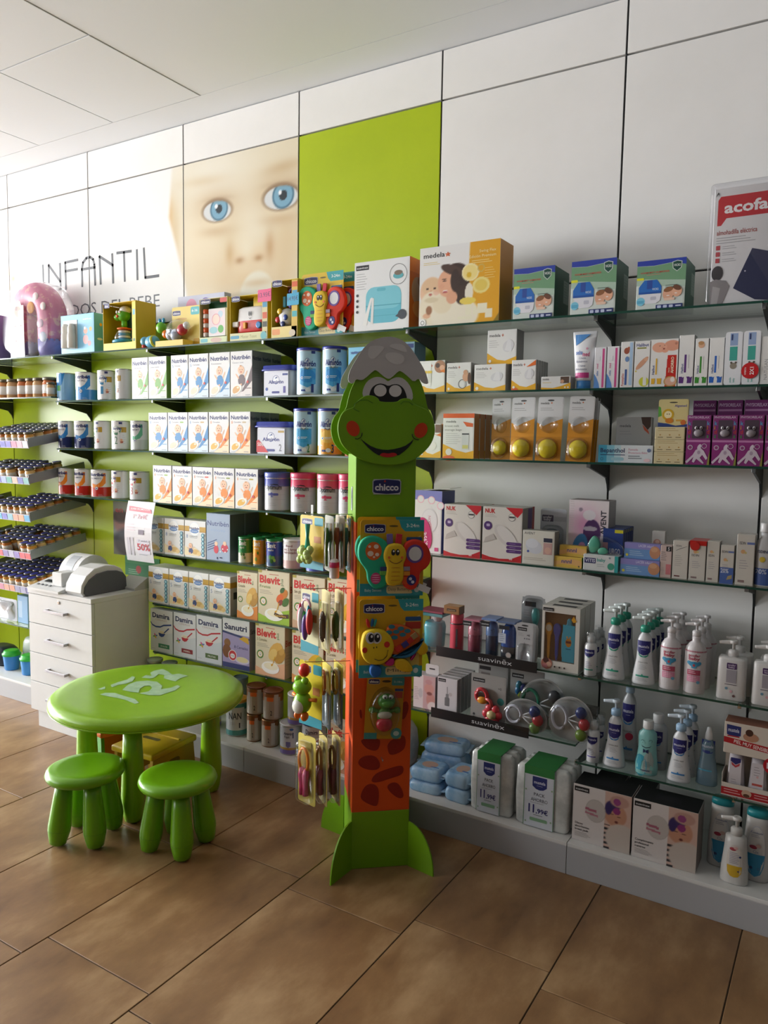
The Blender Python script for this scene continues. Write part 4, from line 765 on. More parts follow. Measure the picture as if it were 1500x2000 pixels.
def openbox(zm, u0, u1, vt, vb, z, yf, dep, label, back, frame, basec, baseh=.14, side=None, name='toy_box'):
    """display box: back panel, right side panel, floor and a printed front ledge; the toy sits in the opening"""
    vm = (vt+vb)/2; a, b = W(zm, u0, vm, y=yf)[0], W(zm, u1, vm, y=yf)[0]; w = b-a; h = W(zm, (u0+u1)/2, vt, y=yf)[2]-z
    e = empty(name, ((a+b)/2, yf+dep/2, z+.0004)); t = .003
    ob('back_panel', boxm('back_panel', w, t, h, M(back), .0005), e, (0, dep/2-t/2, 0))
    ob('side_panel', boxm('side_panel', t, dep, h, M(frame), .0005), e, (w/2-t/2, 0, 0)); ob('side_panel', boxm('side_panel', t, dep, h*.98, M(frame), .0005), e, (-w/2+t/2, 0, 0))
    ob('floor_panel', boxm('floor_panel', w-.007, dep-.007, t, M(basec), .0005), e, (0, 0, 0)); ob('top_panel', boxm('top_panel', w-.007, dep-.007, t, M(frame), .0005), e, (0, 0, h-t))
    l = ob('front_ledge', boxm('front_ledge', w-.0002, t, h*baseh, M(basec), .0005), e, (0, -dep/2+t/2, 0))
    tag(e, label, 'toy'); return e, w, dep, h, l
# spinning dinosaur
e, w, d, h, l = openbox('Z1', 755, 995, 262, 602, T, YT, .14, 'open yellow box with a spinning green dinosaur toy', '1f5a42', 'e2c020', 'e8c82a', .16)
fr = ob('corner_strip', boxm('corner_strip', .03, .003, h*.98, M('e8cc24'), .0005), e, (w/2-.015, -d/2+.0015, 0)); flat_print(fr, lambda p: (p.rect(.2, .72, .8, .84, '6ab0c0'), p.circ(.5, .2, .3, '4a7a3a')), .03, h*.98, -.002)
flat_print(e, lambda p: (p.rect(0, .9, 1, 1, '201f5c'), p.text('chicco', .5, .92, .05, 'e8e8f0', .02, wid=.6, al='c')), .05, h, -d/2+.003, x=-w/2+.026)
toy = ob('dome_base', lathe('dome_base', [(.062, 0), (.066, .006), (.064, .014), (.05, .02)], 24, [M('2f9cc0', .3)]), e, (-.03, -.01, h*.17))
ob('clear_dome', lathe('clear_dome', [(.056, .012), (.055, .035), (.045, .062), (.030, .078)], 24, [PLASTIC]), e, (-.03, -.01, h*.17))
for k in range(4): ob('spool_ring', lathe('spool_ring', [(.030, 0), (.033, .004), (.033, .010), (.030, .013)], 20, [M('e8e8e6' if k % 2 else '4a98c0', .4)]), e, (-.03, -.01, h*.17+.014+.014*k))
ob('collar', lathe('collar', [(.022, 0), (.040, .003), (.040, .008), (.018, .014)], 20, [M('e86a1c', .35)]), e, (-.03, -.01, h*.17+.074))
ob('neck', lathe('neck', [(.014, 0), (.016, .02), (.015, .05)], 16, [M('5ab01e', .35)]), e, (-.03, -.01, h*.17+.085))
hd = ob('head', sphere('head', .040, .034, .033, M('5ab01e', .35)), e, (-.032, -.012, h*.17+.152))
ob('snout', sphere('snout', .026, .024, .019, M('64b822', .35)), e, (-.064, -.022, h*.17+.143)); ob('egg_cap', sphere('egg_cap', .034, .031, .022, M('e2e2dc', .4)), e, (-.022, -.008, h*.17+.182)); ob('cheek', sphere('cheek', .009, .006, .009, M('e0561c', .4), n=10), e, (-.045, -.046, h*.17+.146))
for s in (-.05, -.028): ob('eye', sphere('eye', .007, .005, .009, M('f0f0ee', .3), n=10), e, (s, -.044, h*.17+.168))
# crawling caterpillar on its L-shaped card
e = empty('toy_pack', (W('Z3', 240, 400, y=YT)[0], YT+.05, T)); tag(e, 'yellow carded toy with a grey and red caterpillar rattle', 'toy')
w = W('Z3', 382, 400, y=YT)[0]-W('Z3', 198, 400, y=YT)[0]; h = W('Z3', 290, 245, y=YT)[2]-T
cd_ = ob('backing_card', slab('backing_card', rrect(-w/2, 0, w/2, h, .01), 0, .002, M('e6cf6a', .4)), e, (.015, .01, .0006)); flat_print(cd_, lambda p: (logo(p, .17, .85, .30, .13), p.rr(.68, .78, .98, .97, '4ab0b8', .04), p.text('6-36', .72, .85, .06, 'e8f2f2', .01, wid=.2), p.ell(.35, .7, .2, .03, 'd0a850'), p.rr(.78, .03, .98, .2, 'd8a818', .03)), w, h, -.0002)
ob('base_tray', boxm('base_tray', w, .07, .03, M('e8c24a'), .001), e, (-.03, -.03, 0))
for k, (a, b, r_, c) in enumerate([(-.13, .105, .030, '6ab82a'), (-.095, .07, .022, 'e87a1e'), (-.06, .065, .030, '9aa6b8'), (-.02, .06, .033, 'a0acc0'), (.025, .085, .030, 'c8303a'), (.055, .105, .020, 'd8dade')]):
    ob('body_segment', sphere('body_segment', r_, r_*.8, r_, M(c, .35), n=14), e, (a, -.025, b))
ob('ear', sphere('ear', .010, .008, .014, M('3a98c0', .35), n=10), e, (-.14, -.025, .14)); ob('ear', sphere('ear', .010, .008, .014, M('3a98c0', .35), n=10), e, (-.112, -.025, .142)); ob('clear_blister', sphere('clear_blister', .085, .045, .055, PLASTIC), e, (-.01, -.02, .085))
e = empty('rattle', (W('Z3', 90, 480, y=YT+.02)[0]-.03, YT+.03, T)); tag(e, 'light blue elephant-shaped rattle lying at the end of the middle glass', 'toy')
ob('body', sphere('body', .050, .03, .034, M('5aa4c4', .4)), e, (.02, 0, .036)); ob('head', sphere('head', .026, .024, .026, M('66acc8', .4)), e, (-.03, -.005, .04)); ob('band', lathe('band', [(.030, 0), (.034, .002), (.034, .01), (.030, .012)], 16, [M('c8cc4a', .4)]), e, (.035, 0, .036)).rotation_euler = (0, R(75), 0); ob('foot', sphere('foot', .014, .014, .014, M('d83a30', .4), n=10), e, (-.03, -.01, .014))
carton('Z3', 384, 430, 185, 470, T, YT+.15, .05, 'lilac toy carton standing at the back of the top shelf behind the caterpillar', lambda p: (p.circ(.3, .8, .12, 'e89ab8'), p.circ(.6, .82, .1, '7a6ab8')), 'cdd0e4', w=.34, name='toy_carton')
# book box
e, w, d, h, l = openbox('Z3', 398, 580, 205, 492, T, YT, .07, 'open green-backed box with a toy picture book', '1f7a4a', 'd9cf98', 'cfd9a8', .14)
flat_print(e, lambda p: (logo(p, .22, .93, .36, .12), p.rr(.74, .88, .98, .98, 'cc4038', .03)), w, h, -d/2+.0005)
bk = ob('toy_book', boxm('toy_book', w*.62, .022, h*.62, M('e6e4e0', .4), .004, seg=2), e, (.012, -.01, h*.16)); flat_print(bk, lambda p: (p.rr(.08, .06, .94, .94, 'e8d8dc', .08), p.circ(.45, .6, .22, 'f0d8c8'), p.circ(.7, .78, .14, 'c0d8e8'), p.ell(.72, .25, .16, .14, '5ab04a'), p.ell(.3, .22, .24, .12, '9ad0d8'), p.ring(.45, .6, .24, .03, 'e8a0b0')), w*.62, h*.62, -.0112)
for k in range(6): ob('spine_ring', lathe('spine_ring', [(.014, 0), (.016, .003), (.016, h*.62/6-.004), (.014, h*.62/6-.001)], 14, [M('e05a1e' if k % 2 else 'ecdcd4', .4)]), e, (-w*.36, -.012, h*.16+h*.62/6*k))
flat_print(l, lambda p: (p.ell(.6, .5, .2, .4, 'd0b0a0'), p.rr(.05, .2, .3, .8, '5ab0b8', .03)), w, h*.14, -.002)
# toaster box
e, w, d, h, l = openbox('Z3', 596, 842, 185, 470, T, YT, .13, 'open yellow box with a red and white smiling toy toaster', '7a9a2a', 'e0c422', 'd5d2a0', .18)
flat_print(e, lambda p: logo(p, .5, .5, .95, .9), .056, .032, -d/2+.0006, x=-w*.34, z=h*.86)
ob('toaster_body', loft('toaster_body', [(0, .088, .030), (.006, .094, .034), (.055, .094, .034), (.057, .094, .034), (.115, .088, .032), (.125, .07, .02)], [M('cf2a24', .3), M('ecebea', .3)], 32, 4., mi=[0, 0, 0, 1, 1]), e, (.0, -.018, h*.19))
tb = ob('toast_slice', slab('toast_slice', rrect(-.045, 0, .045, .075, .02), -.008, .008, M('e8c81e', .4), .004, 2), e, (.035, -.012, h*.19+.105))
ob('dial', lathe('dial', [(.016, 0), (.016, .010), (.012, .012)], 16, [M('2a7ab8', .3)]), e, (.062, -.054, h*.19+.03)).rotation_euler = (R(90), 0, 0); ob('button', boxm('button', .018, .012, .03, M('e8a020', .3), .002), e, (-.03, -.056, h*.19+.018)); ob('lever', boxm('lever', .04, .02, .026, M('e8e4da', .3), .004), e, (-.095, -.045, h*.19+.03))
flat_print(e, lambda p: (p.ell(.38, .6, .07, .26, '2a2a30'), p.ell(.62, .6, .07, .26, '2a2a30'), p.poly([(.3, .22), (.5, .10), (.7, .22), (.5, .02)], '2a2a30')), .05, .045, -.0535, x=.0, z=h*.19+.062)
flat_print(l, lambda p: (p.rr(.02, .3, .26, .7, '4a9ab8', .03), p.text('Mister Toast', .30, .34, .36, '8a8a50', -.005, wid=.42), p.circ(.9, .5, .08, '6ab4b8')), w, h*.18, -.002)
rp = ob('side_strip', boxm('side_strip', .034, .003, h*.9, M('d8cc9a'), .0005), e, (w/2-.017, -d/2+.0015, .01)); flat_print(rp, lambda p: (p.rect(.1, .72, .9, .84, '4a9ac0'), p.rect(.1, .45, .9, .6, 'd8603a'), p.rect(.1, .25, .9, .38, '4a4a3a')), .034, h*.9, -.002)
def sticker(zm, u0, u1, vt, vb, y, c, word, label, rz=0):
    a, b = W(zm, u0, vb, y=y), W(zm, u1, vt, y=y); w, h = b[0]-a[0], b[2]-a[2]
    o = ob('price_sticker', slab('price_sticker', [(-w/2, 0), (w/2, h*.08), (w/2, h), (-w/2, h*.9)], 0, .0012, M(c, .6)), None, ((a[0]+b[0])/2, y, a[2])); flat_print(o, lambda p: p.text(word, .5, .38, .34, '4a2a5a', 0, wid=.84, al='c', rot=.04), w, h, -.0002); tag(o, label, 'price tag')
sticker('Z3', 778, 866, 142, 236, YT-.004, 'e8588a', '13.95€', 'handwritten pink price sticker between two toy boxes')
# ball rattle box
e, w, d, h, l = openbox('Z3', 866, 1038, 88, 460, T, YT, .12, 'tall open box with a football rattle on a purple ring', '96500f', 'dcc430', 'e8d488', .2)
flat_print(e, lambda p: logo(p, .5, .5, .95, .9), .062, .036, -d/2+.0006, x=-w*.28, z=h*.88)
ob('ball', sphere('ball', .046, .046, .048, M('e6e6e8', .35), n=20), e, (-.015, -.012, h*.36))
for k, (a, b, c) in enumerate([(-.02, .03, 'e8c030'), (.015, .0, '2a4aa0'), (-.032, -.008, 'c83038'), (.0, -.03, '2a3a70')]): ob('ball_patch', sphere('ball_patch', .014, .006, .014, M(c, .4), n=10), e, (-.015+a, -.052, h*.36+b))
ob('teether_ring', tube('teether_ring', [(.02+.028*math.cos(2*PI*k/20), -.02, h*.74+.034*math.sin(2*PI*k/20)) for k in range(20)], .006, M('6a5ab0', .3), 8, True), e); ob('ribbon', boxm('ribbon', .018, .008, .05, M('3a9ab0', .5), .003), e, (-.03, -.02, h*.56)); ob('knot', sphere('knot', .014, .012, .014, M('7a6ac0', .4), n=10), e, (.008, -.02, h*.58))
rp = ob('side_strip', boxm('side_strip', .036, .003, h*.98, M('dcb84a'), .0005), e, (w/2-.018, -d/2+.0015, 0)); flat_print(rp, lambda p: (p.rect(.05, .88, .95, .97, 'd8602a'), p.rect(.1, .7, .9, .82, '4a9ac0'), p.rect(.1, .36, .9, .46, '4ab0b8')), .036, h*.98, -.002)
flat_print(l, lambda p: (p.rr(.04, .3, .34, .8, 'e89a5a', .04), p.ell(.8, .4, .12, .3, 'd8c8b0')), w, h*.2, -.002)
sticker('Z3', 968, 1046, 168, 258, YT-.004, '3aa8d0', '14.95€', 'handwritten blue price sticker on the football rattle box')
# butterfly plush card: shared with the stand
def plush_butterfly(par, w, h, dz=0.):
    def P(L): return smooth_pts([((u-857)*1.07/635*w, (950-605-(v-605)*1.06)/770*h+dz) for u, v in L], 2)
    def pl(name, L, y0, y1, c, bv): ob(name, slab(name, P(L), y0, y1, M(c, .7), bv, 3), par)
    def d(name, cu, cv, ru, rv, c, y): ob(name, slab(name, [((u-857)/635*w, (950-v)/770*h+dz) for u, v in ellpts(cu, cv, ru, rv, 18)], y, y+.004, M(c, .6)), par)
    pl('wing', [(545, 420), (600, 360), (680, 345), (770, 380), (815, 430), (800, 560), (800, 700), (815, 820), (740, 860), (670, 845), (622, 770), (620, 680), (555, 600), (532, 520)], -.020, -.002, '1fae86', .007)
    pl('wing', [(950, 440), (1010, 392), (1080, 382), (1160, 415), (1212, 505), (1218, 595), (1175, 665), (1112, 695), (1115, 785), (1075, 865), (1010, 870), (945, 815), (955, 600)], -.020, -.002, 'd8321e', .007)
    pl('body', [(770, 500), (800, 435), (870, 418), (940, 428), (978, 490), (982, 560), (952, 620), (965, 700), (948, 800), (870, 828), (798, 812), (786, 720), (800, 630), (770, 570)], -.030, -.006, 'dcb81c', .009)
    d('wing_patch', 665, 485, 80, 92, 'd8641c', -.0212); d('wing_patch', 690, 760, 50, 58, 'c83a78', -.0212); d('wing_patch', 1075, 515, 86, 94, '6a4a9a', -.0212); d('mirror', 1078, 515, 64, 72, 'd8dade', -.0220); d('wing_patch', 1045, 780, 48, 54, '2c2c78', -.0212); d('wing_patch', 985, 785, 38, 40, 'd8501c', -.0208)
    for u, v, r in ((690, 440, 24), (635, 510, 30), (700, 520, 20), (625, 440, 14), (670, 545, 12)): d('heart_print', u, v, r, r*.9, 'e8d8c8', -.0218)
    for k in range(4): d('stripe_print', 690, 728+22*k, 42-4*abs(k-1.5), 5, 'e8a0c0', -.0218)
    for u, v in ((1035, 768), (1058, 800)): d('flower_print', u, v, 16, 16, 'd8d8e8', -.0218)
    for u in (855, 898): d('eye', u, 495, 20, 32, '1c1c20', -.0312); d('eye_glint', u+4, 484, 8, 10, 'f0f0f0', -.0318)
    for u in (815, 942): d('cheek', u, 548, 13, 14, 'd86a2a', -.0312)
    ob('smile', tube('smile', [((815+130*k/8-857)/635*w, -.0308, (950-575-32*math.sin(PI*k/8))/770*h+dz) for k in range(9)], .0011, M('6a2a1c', .6), 6), par)
    for k in range(4): d('belly_stitch', 882, 650+42*k, 46, 3, 'c07a18', -.0310)
    for u, v, c, tl in ((830, 425, '7a6ab0', -.05), (910, 425, 'c8283a', .12)): ob('antenna', boxm('antenna', .022, .005, h*.14, M(c, .7), .002), par, ((u-857)/635*w, -.010, (950-v)/770*h+dz)).rotation_euler = (0, tl, 0)
    for u, v, c in ((762, 665, '2a3a6a'), (760, 705, '6ab04a'), (995, 665, '9a8a9a'), (995, 712, 'd88a2a')): ob('ribbon_tab', boxm('ribbon_tab', w*.10, .005, h*.055, M(c, .7), .001), par, ((u-857)/635*w, -.024, (930-v)/770*h+dz))
    ob('care_tag', boxm('care_tag', w*.20, .002, h*.085, M('dcdcdc', .6), .0004), par, ((1165-857)/635*w, -.012, (900-855)/770*h+dz)).rotation_euler = (0, .4, 0)
def card_print(title, age):
    def f(p):
        p.poly([(.05, .10), (.5, .10), (.5, .6), (.95, .8), (.95, .10)], 'dfc765'); p.poly([(.60, 1), (1, 1), (1, .85), (.70, .85), (.64, .90)], '2f9fa8'); p.text(age, .72, .905, .045, 'e4f0ee', .012, wid=.2)
        p.poly([(0, 0), (1, 0), (1, .14), (.42, .14), (.36, .165), (0, .165)], '2f97a4'); p.rr(.42, .03, .84, .135, 'dccf98', .04); p.text('Baby Senses', .08, .06, .035, 'cfe6e6', .006, wid=.26); p.text(title, .45, .07, .04, '6a6a58', 0, wid=.34); p.circ(.90, .085, .085, '3fa8b0', 18); p.ell(.9, .08, .04, .035, 'd8ecec', 12)
        logo(p, .23, .885, .33, .13); p.ell(.52, .92, .07, .012, '6a5a20'); p.rr(.72, .72, .97, .775, '26568c', .02); p.rr(.72, .62, .97, .71, 'b83a28', .02)
    return f
YB = YT+.03
for i, (a, b, t, lb) in enumerate([(1050, 1338, 66, 'yellow card with a plush butterfly leaning on the top shelf'), (1235, 1412, 75, 'second plush butterfly card half hidden behind the first on the top shelf')]):
    yy = YB+.045*i; xa, xb = W('Z3', a, 260, y=yy)[0], W('Z3', b, 260, y=yy)[0]; w = .235; h = .285; xc = xa+w/2+.012 if i == 0 else xb-w/2
    e = empty('plush_toy_card', (xc, yy, T)); tag(e, lb, 'toy', 'plush butterfly cards')
    c = ob('backing_card', slab('backing_card', rrect(-w/2, 0, w/2, h, .014), 0, .002, M('d9b81e', .4)), e, (0, 0, .0006)); flat_print(c, card_print('Daisy Butterfly', '3-24m'), w, h, -.0002)
    plush_butterfly(e, w, h)
# ================================================================== right: top shelf
YR = -.285
def mum(U, V, asp):
    X, Y = U, V*asp; P = Paint(X, Y, 'e4e3e2'); A = asp
    P.half(1, -.04, .60, 'dca01a', .012)
    P.ell(.16, .50*A*.86, .15, .17, 'e6bd9c', .1); P.ell(.17, .58*A*.86, .14, .10, 'd9b890', .2, 0, .6)
    P.ell(.17, .22*A, .17, .22*A, 'e8dcc4', .12)
    P.ell(.46, .12*A, .30, .22*A, 'e9e0cc', .12); P.ell(.30, .26*A, .12, .10, 'e4d6ba', .2)
    P.ell(.47, .60*A, .17, .165*A, '3a2820', .08); P.ell(.52, .47*A, .12, .17*A, '35241c', .1); P.ell(.545, .36*A, .08, .12*A, '3c2a20', .12)
    P.ell(.355, .52*A, .115, .17*A, 'e0a888', .08, .08); P.ell(.42, .34*A, .07, .08*A, 'dba283', .15); P.ell(.29, .49*A, .03, .03, 'dda283', .2)
    P.ell(.42, .685*A, .15, .06*A, '4a342a', .12, -.35); P.ell(.46, .55*A, .06, .14*A, '3a2820', .15)
    P.ell(.325, .555*A, .022, .010, '3a2a24', .3); P.ell(.32, .575*A, .03, .006, '4a3228', .3); P.ell(.335, .425*A, .032, .013, 'f0e4e0', .3); P.ell(.335, .415*A, .036, .008, 'b8585a', .3)
    for a in (.105, .20): P.ell(a, .475*A, .016, .013, '4a342c', .3)
    P.ell(.145, .40*A, .024, .014, 'b86a5c', .3); P.ell(.15, .445*A, .012, .008, 'cf9678', .4); P.ell(.22, .42*A, .04, .03, 'e2a890', .5, 0, .6); P.ell(.16, .33*A, .09, .03, 'd8c8a8', .3)
    P.ell(.10, .13*A, .05, .03, 'dfae8c', .2); P.ell(.13, .20*A, .04, .05, '9a6a4a', .3)
    P.ell(.645, .63*A, .105, .11*A, 'efe4b8', .05); P.ell(.645, .63*A, .09, .095*A, 'ecd88a', .2); P.ell(.63, .60*A, .03, .03, 'd8b028', .2)
    P.ell(.635, .38*A, .05, .12*A, 'e6e0d0', .08); P.ell(.62, .28*A, .10, .045*A, 'e4cc5a', .08)
    P.ell(.78, .46*A, .105, .10*A, 'e8d888', .05); P.ell(.78, .46*A, .075, .07*A, 'dfc45a', .15); P.ell(.775, .67*A, .042, .045, 'c9b060', .08); P.ell(.775, .67*A, .03, .032, 'dca01a', .1)
    for (a, b, c, d) in ((.60, .10, .67, .23), (.69, .10, .73, .20), (.74, .11, .86, .24), (.50, .05, .68, .09), (.84, .05, .92, .16)): P.box(a, b*A, c, d*A, 'e8e2c8')
    P.half(.80, -.60, .80-.60*.10*A, '8a7018', .01)
    return P.C
def photobox(zm, u0, u1, vt, vb, z, yf, dep, label, fn, n, cols, name, over=None, cat='box', h=None, side=None, topd=None, group=None):
    o = carton(zm, u0, u1, vt, vb, z, yf, dep, label, None, cols, name=name, cat=cat, h=h, side=side, topd=topd, group=group); w, d, h = o['_s']
    ob('front_print', photo('front_print', w*.998, h*.998, n, int(n*h/w), lambda U, V: fn(U, V, h/w)), o, (0, -d/2-.0002, h*.001))
    if over: flat_print(o, over, w, h, -d/2-.0008, 'front_lettering')
    return o
SV = lambda p, u, v, w_, h_: (p.rect(u, v, u+w_, v+h_, '17171a'), p.text('suavinex', u+w_*.06, v+h_*.3, h_*.42, 'd8d8d8', .012, wid=w_*.88))
def lunch(p):
    SV(p, .03, .88, .24, .07); p.bars(.04, .82, .20, 7, .036, 'a9a9ac', .008)
    p.rr(.22, .10, .86, .62, '5cb4c8', .16); p.rr(.22, .30, .86, .62, '74c2d2', .14); p.rect(.22, .345, .86, .36, '4aa0b4'); p.rect(.24, .20, .84, .21, '4da6ba'); p.rr(.42, .555, .58, .60, '5ab0c2', .03)
    p.poly([(.30, .46), (.34, .48), (.24, .08), (.16, .08)], 'e6e6e4'); p.poly([(.33, .47), (.37, .46), (.36, .09), (.31, .09)], 'dcdcda')
    p.ring(.80, .77, .155, .006, '26262a', 28); p.ell(.80, .75, .09, .045, '5aaab4'); p.ell(.80, .79, .07, .035, '7a6a5a')
    for k in range(4): p.circ(.06, .52-.08*k, .022, '2a2a2e', 12)
    p.circ(.88, .20, .075, '3a3f48', 18); p.poly([(.76, .18), (.84, .23), (.84, .15)], '3a3f48')
carton('ZD', 42, 428, 240, 735, T, YR, .17, 'white box picturing a turquoise lunch case', lunch, ['e2e3e4', 'c07a30', 'd6d6d6'], name='lunch_case_box', side=lambda p: (p.rect(0, 0, 1, 1, 'b87228'), p.ell(.4, .55, .3, .2, 'a9a49c'), p.ell(.5, .3, .34, .12, 'c89a5a'), p.rect(0, .8, 1, 1, 'd08a34'), p.ell(.6, .7, .2, .08, '8a6a4a')))
def med(p):
    p.text('medela', .05, .865, .060, '2c2a2c', .012, wid=.27); p.bars(.05, .80, .24, 2, .022, 'd8c068', .006)
    for k in range(5): a = R(-50+70*k); p.ell(.36+.018*math.cos(a), .885+.016*math.sin(a), .016, .008, 'd0602a', 8, a)
    p.text('Swing Flex', .95, .86, .034, 'f2e0a0', .008, al='r', wid=.20); p.text('Edición Premium', .95, .80, .034, 'f2e0a0', .008, al='r', wid=.32); p.bars(.66, .76, .28, 2, .025, 'ecd488', .008); p.bars(.82, .66, .13, 5, .03, 'ecd488', .005); p.circ(.05, .045, .045, 'ecebe8'); p.ring(.05, .045, .025, .006, '3a3a3a', 12)
photobox('ZD', 497, 1058, 128, 690, T, YR, .13, 'large white and yellow box picturing a mother and baby with a breast pump', mum, 96, ['e4e3e2', 'c8860c', 'd89a14'], 'breast_pump_box', med)
def vicks(p):
    p.poly([(0, .90), (.35, .885), (.7, .92), (1, .86), (1, 1), (0, 1)], '2a3fa0'); p.poly([(0, .64), (1, .55), (1, .86), (.7, .915), (.35, .88), (0, .895)], '6f9a76'); p.poly([(0, .64), (1, .55), (1, .42), (0, .50)], 'a8bfae')
    p.poly([(.72, .93), (.82, .955), (.92, .93), (.91, .80), (.82, .73), (.73, .80)], 'c8d0cc'); p.poly([(.735, .92), (.82, .942), (.905, .92), (.895, .805), (.82, .745), (.745, .805)], '1d4a3e'); p.text('VICKS', .82, .835, .045, 'e6eae8', .016, wid=.13, al='c')
    p.text('WARM MIST HUMIDIFIER', .07, .735, .035, 'c8584a', .01, wid=.60); p.bars(.20, .70, .38, 1, .02, 'c8786a', .008); p.rr(.0, .605, .15, .655, 'd8d82a', .02)
    p.poly([(.05, .32), (.05, .46), (.16, .60), (.42, .60), (.52, .46), (.52, .32)], '2468b8'); p.poly([(.05, .32), (.05, .36), (.52, .36), (.52, .32)], '1c50a0'); p.rect(.22, .42, .33, .60, '2a4a98'); p.text('VICKS', .33, .39, .04, 'd8e4f0', .012, wid=.13); p.poly([(.08, .31), (.52, .31), (.50, .17), (.42, .12), (.20, .12), (.10, .18)], 'd9d9e0'); p.rr(.30, .19, .42, .26, 'b8b8c4', .02); p.circ(.10, .17, .09, '7ac0d8', 16); p.rect(.03, .13, .17, .19, '5aa8c8')
    p.bars(.60, .46, .32, 2, .035, '5a6a62', .012)
    p.ell(.66, .29, .11, .13, 'd8a488', 14); p.ell(.665, .38, .10, .05, '8a5a38', 12, .2); p.ell(.84, .33, .10, .11, 'dca88a', 14, -.3); p.ell(.84, .405, .09, .05, '6a4430', 12, -.4); p.rr(.58, .16, .80, .21, 'e2c0aa', .03); p.ell(.66, .255, .035, .01, 'f0e8e4', 8); p.ell(.82, .295, .03, .01, 'f0e8e4', 8)
    p.rect(.42, 0, .96, .085, '24306a'); [p.rr(.45+.12*k, .015, .53+.12*k, .07, 'b8c0d8', .015) for k in range(3)]; p.rect(.82, .03, .93, .055, 'c8cede')
VC = ['c9d2cc', '1f5a4a', '24449a']
for i, (a, b, t, q) in enumerate([(38, 274, 477, 762), (368, 628, 434, 735), (745, 1027, 432, 704)]):
    o = carton('ZE', a, b, t, q, T, YR, .165, ['humidifier box next to the big yellow breast pump box', 'humidifier box in the middle of the three', 'humidifier box nearest to the plastic-wrapped heating pad'][i], vicks, VC, name='humidifier_box', group='green humidifier boxes', side=lambda p: (p.rect(0, 0, 1, .93, '1f5a4a'), p.rect(.62, .35, .98, .8, '7f9a90'), p.bars(.66, .75, .28, 6, .055, '3a5a50')))
def acof(p):
    p.poly([(.06, .68), (.06, .90), (.10, .93), (1, .93), (1, .74), (.12, .74), (.08, .72)], 'c0202c'); p.poly([(.06, .68), (.12, .68), (.2, .74), (.06, .80)], 'c0202c'); p.text('acofar', .16, .785, .09, 'ecebe9', .03, wid=.80); p.text('almohadilla eléctrica', .06, .60, .04, 'a84a44', .012, wid=.62); p.bars(.06, .57, .6, 3, .022, 'a0a0a0', .006)
    for k in range(3): p.rr(.06, .47-.055*k, .125, .51-.055*k, 'b84048', .01); p.bars(.16, .495-.055*k, .25, 2, .018, 'a8a8a8', .005)
    p.poly([(.36, .13), (.62, .46), (1, .40), (1, .0), (.7, .02)], '2b3050'); p.ell(.10, .27, .09, .065, '3a3538', 16); p.poly([(.0, .0), (.20, .0), (.30, .15), (.24, .20), (.08, .22), (.0, .20)], '8a8584'); p.poly([(.02, .0), (.12, .0), (.16, .14), (.04, .16)], 'a8a4a2'); p.circ(.53, .27, .012, 'd0d0d8', 8); p.poly([(.02, .93), (.05, .97), (.08, .93), (.07, .96)], '3a3a3a')
o = carton('ZE', 1180, 1560, 8, 655, T, YR, .09, 'tall plastic-wrapped heating pad box with a red banner at the right edge', acof, ['dad9d8', 'c8c7c6', 'd0d0d0'], name='heating_pad_box', h=W('ZE', 1205, 48, y=YR)[2]-T+.01)
w, d, h = o['_s']; ob('clear_wrap', slab('clear_wrap', rrect(-w/2-.012, 0, w/2+.01, h+.016, .012), -d/2-.012, d/2+.004, FILM, .006, 2), o, (0, 0, .0005))
# ================================================================== right shelf 1
Z1_ = RZ[0]+.0002
def mdl(word='', orange=False, thing=True):
    def f(p):
        p.poly([(0, 0), (1, 0), (1, .22), (.62, .10), (.35, .14), (0, .34)], 'e0a818'); p.text('medela', .06, .80, .085, '4a4648', .012, wid=.38)
        for k in range(4): a = R(90*k); p.ell(.52+.02*math.cos(a), .84+.025*math.sin(a), .018, .012, 'c85a2a', 8, a)
        p.bars(.06, .68, .34, 4, .06, 'b4b2b0', .014)
        if thing: p.ell(.72, .52, .20, .16, 'cfcfd2', 14, .5); p.poly([(.6, .40), (.84, .36), (.8, .7), (.7, .72)], 'dcdcde')
        if orange: p.poly([(.60, .76), (.98, .98), (.98, .82), (.78, .78)], 'dc6a1e'); p.ell(.14, 0.02, .14, .06, 'd8602a')
        p.circ(.10, .10, .05, 'e6e2d8', 12)
    return f
def mdl_photo(p):
    mdl(thing=False)(p); p.rect(.05, .2, .5, .9, 'e4e3e0'); [p.rr(.22+.17*k, .30, .34+.17*k, .62, 'cfcfc8', .03) for k in range(2)]; [p.rect(.20+.17*k, .60, .36+.17*k, .68, 'd8b83a') for k in range(2)]; p.circ(.82, .80, .20, 'a87a5a', 18); p.circ(.74, .84, .08, '4a3428', 12); p.circ(.9, .76, .09, 'd8a888', 12); p.poly([(.62, .72), (1, .60), (1, .72), (.8, .66)], 'd87a24')
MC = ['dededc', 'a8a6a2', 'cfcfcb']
carton('ZF', 60, 273, 255, 486, Z1_, YR, .10, 'white and yellow bottle box at the eggshell cap', mdl_photo, MC, name='breast_milk_box', group='white and yellow breastfeeding boxes')
carton('ZF', 284, 474, 270, 480, Z1_, YR, .10, 'white and yellow box with a mother photo and round emblem', lambda p: (mdl(thing=False)(p), p.ring(.66, .26, .17, .02, '3a3a40', 18), p.circ(.66, .26, .1, 'e4e4e2', 14), p.ell(.8, .5, .14, .16, 'd0a080', 12), p.circ(.78, .66, .09, 'c89a78', 12), p.ell(.94, .45, .07, .2, '5a4030', 12)), MC, name='breast_milk_box', group='white and yellow breastfeeding boxes')
lowb = carton('ZF', 497, 742, 282, 476, Z1_, YR, .11, 'wide white and yellow breast shield box under a second one', mdl(), MC, name='breast_milk_box', group='white and yellow breastfeeding boxes')
h0 = lowb['_s'][2]
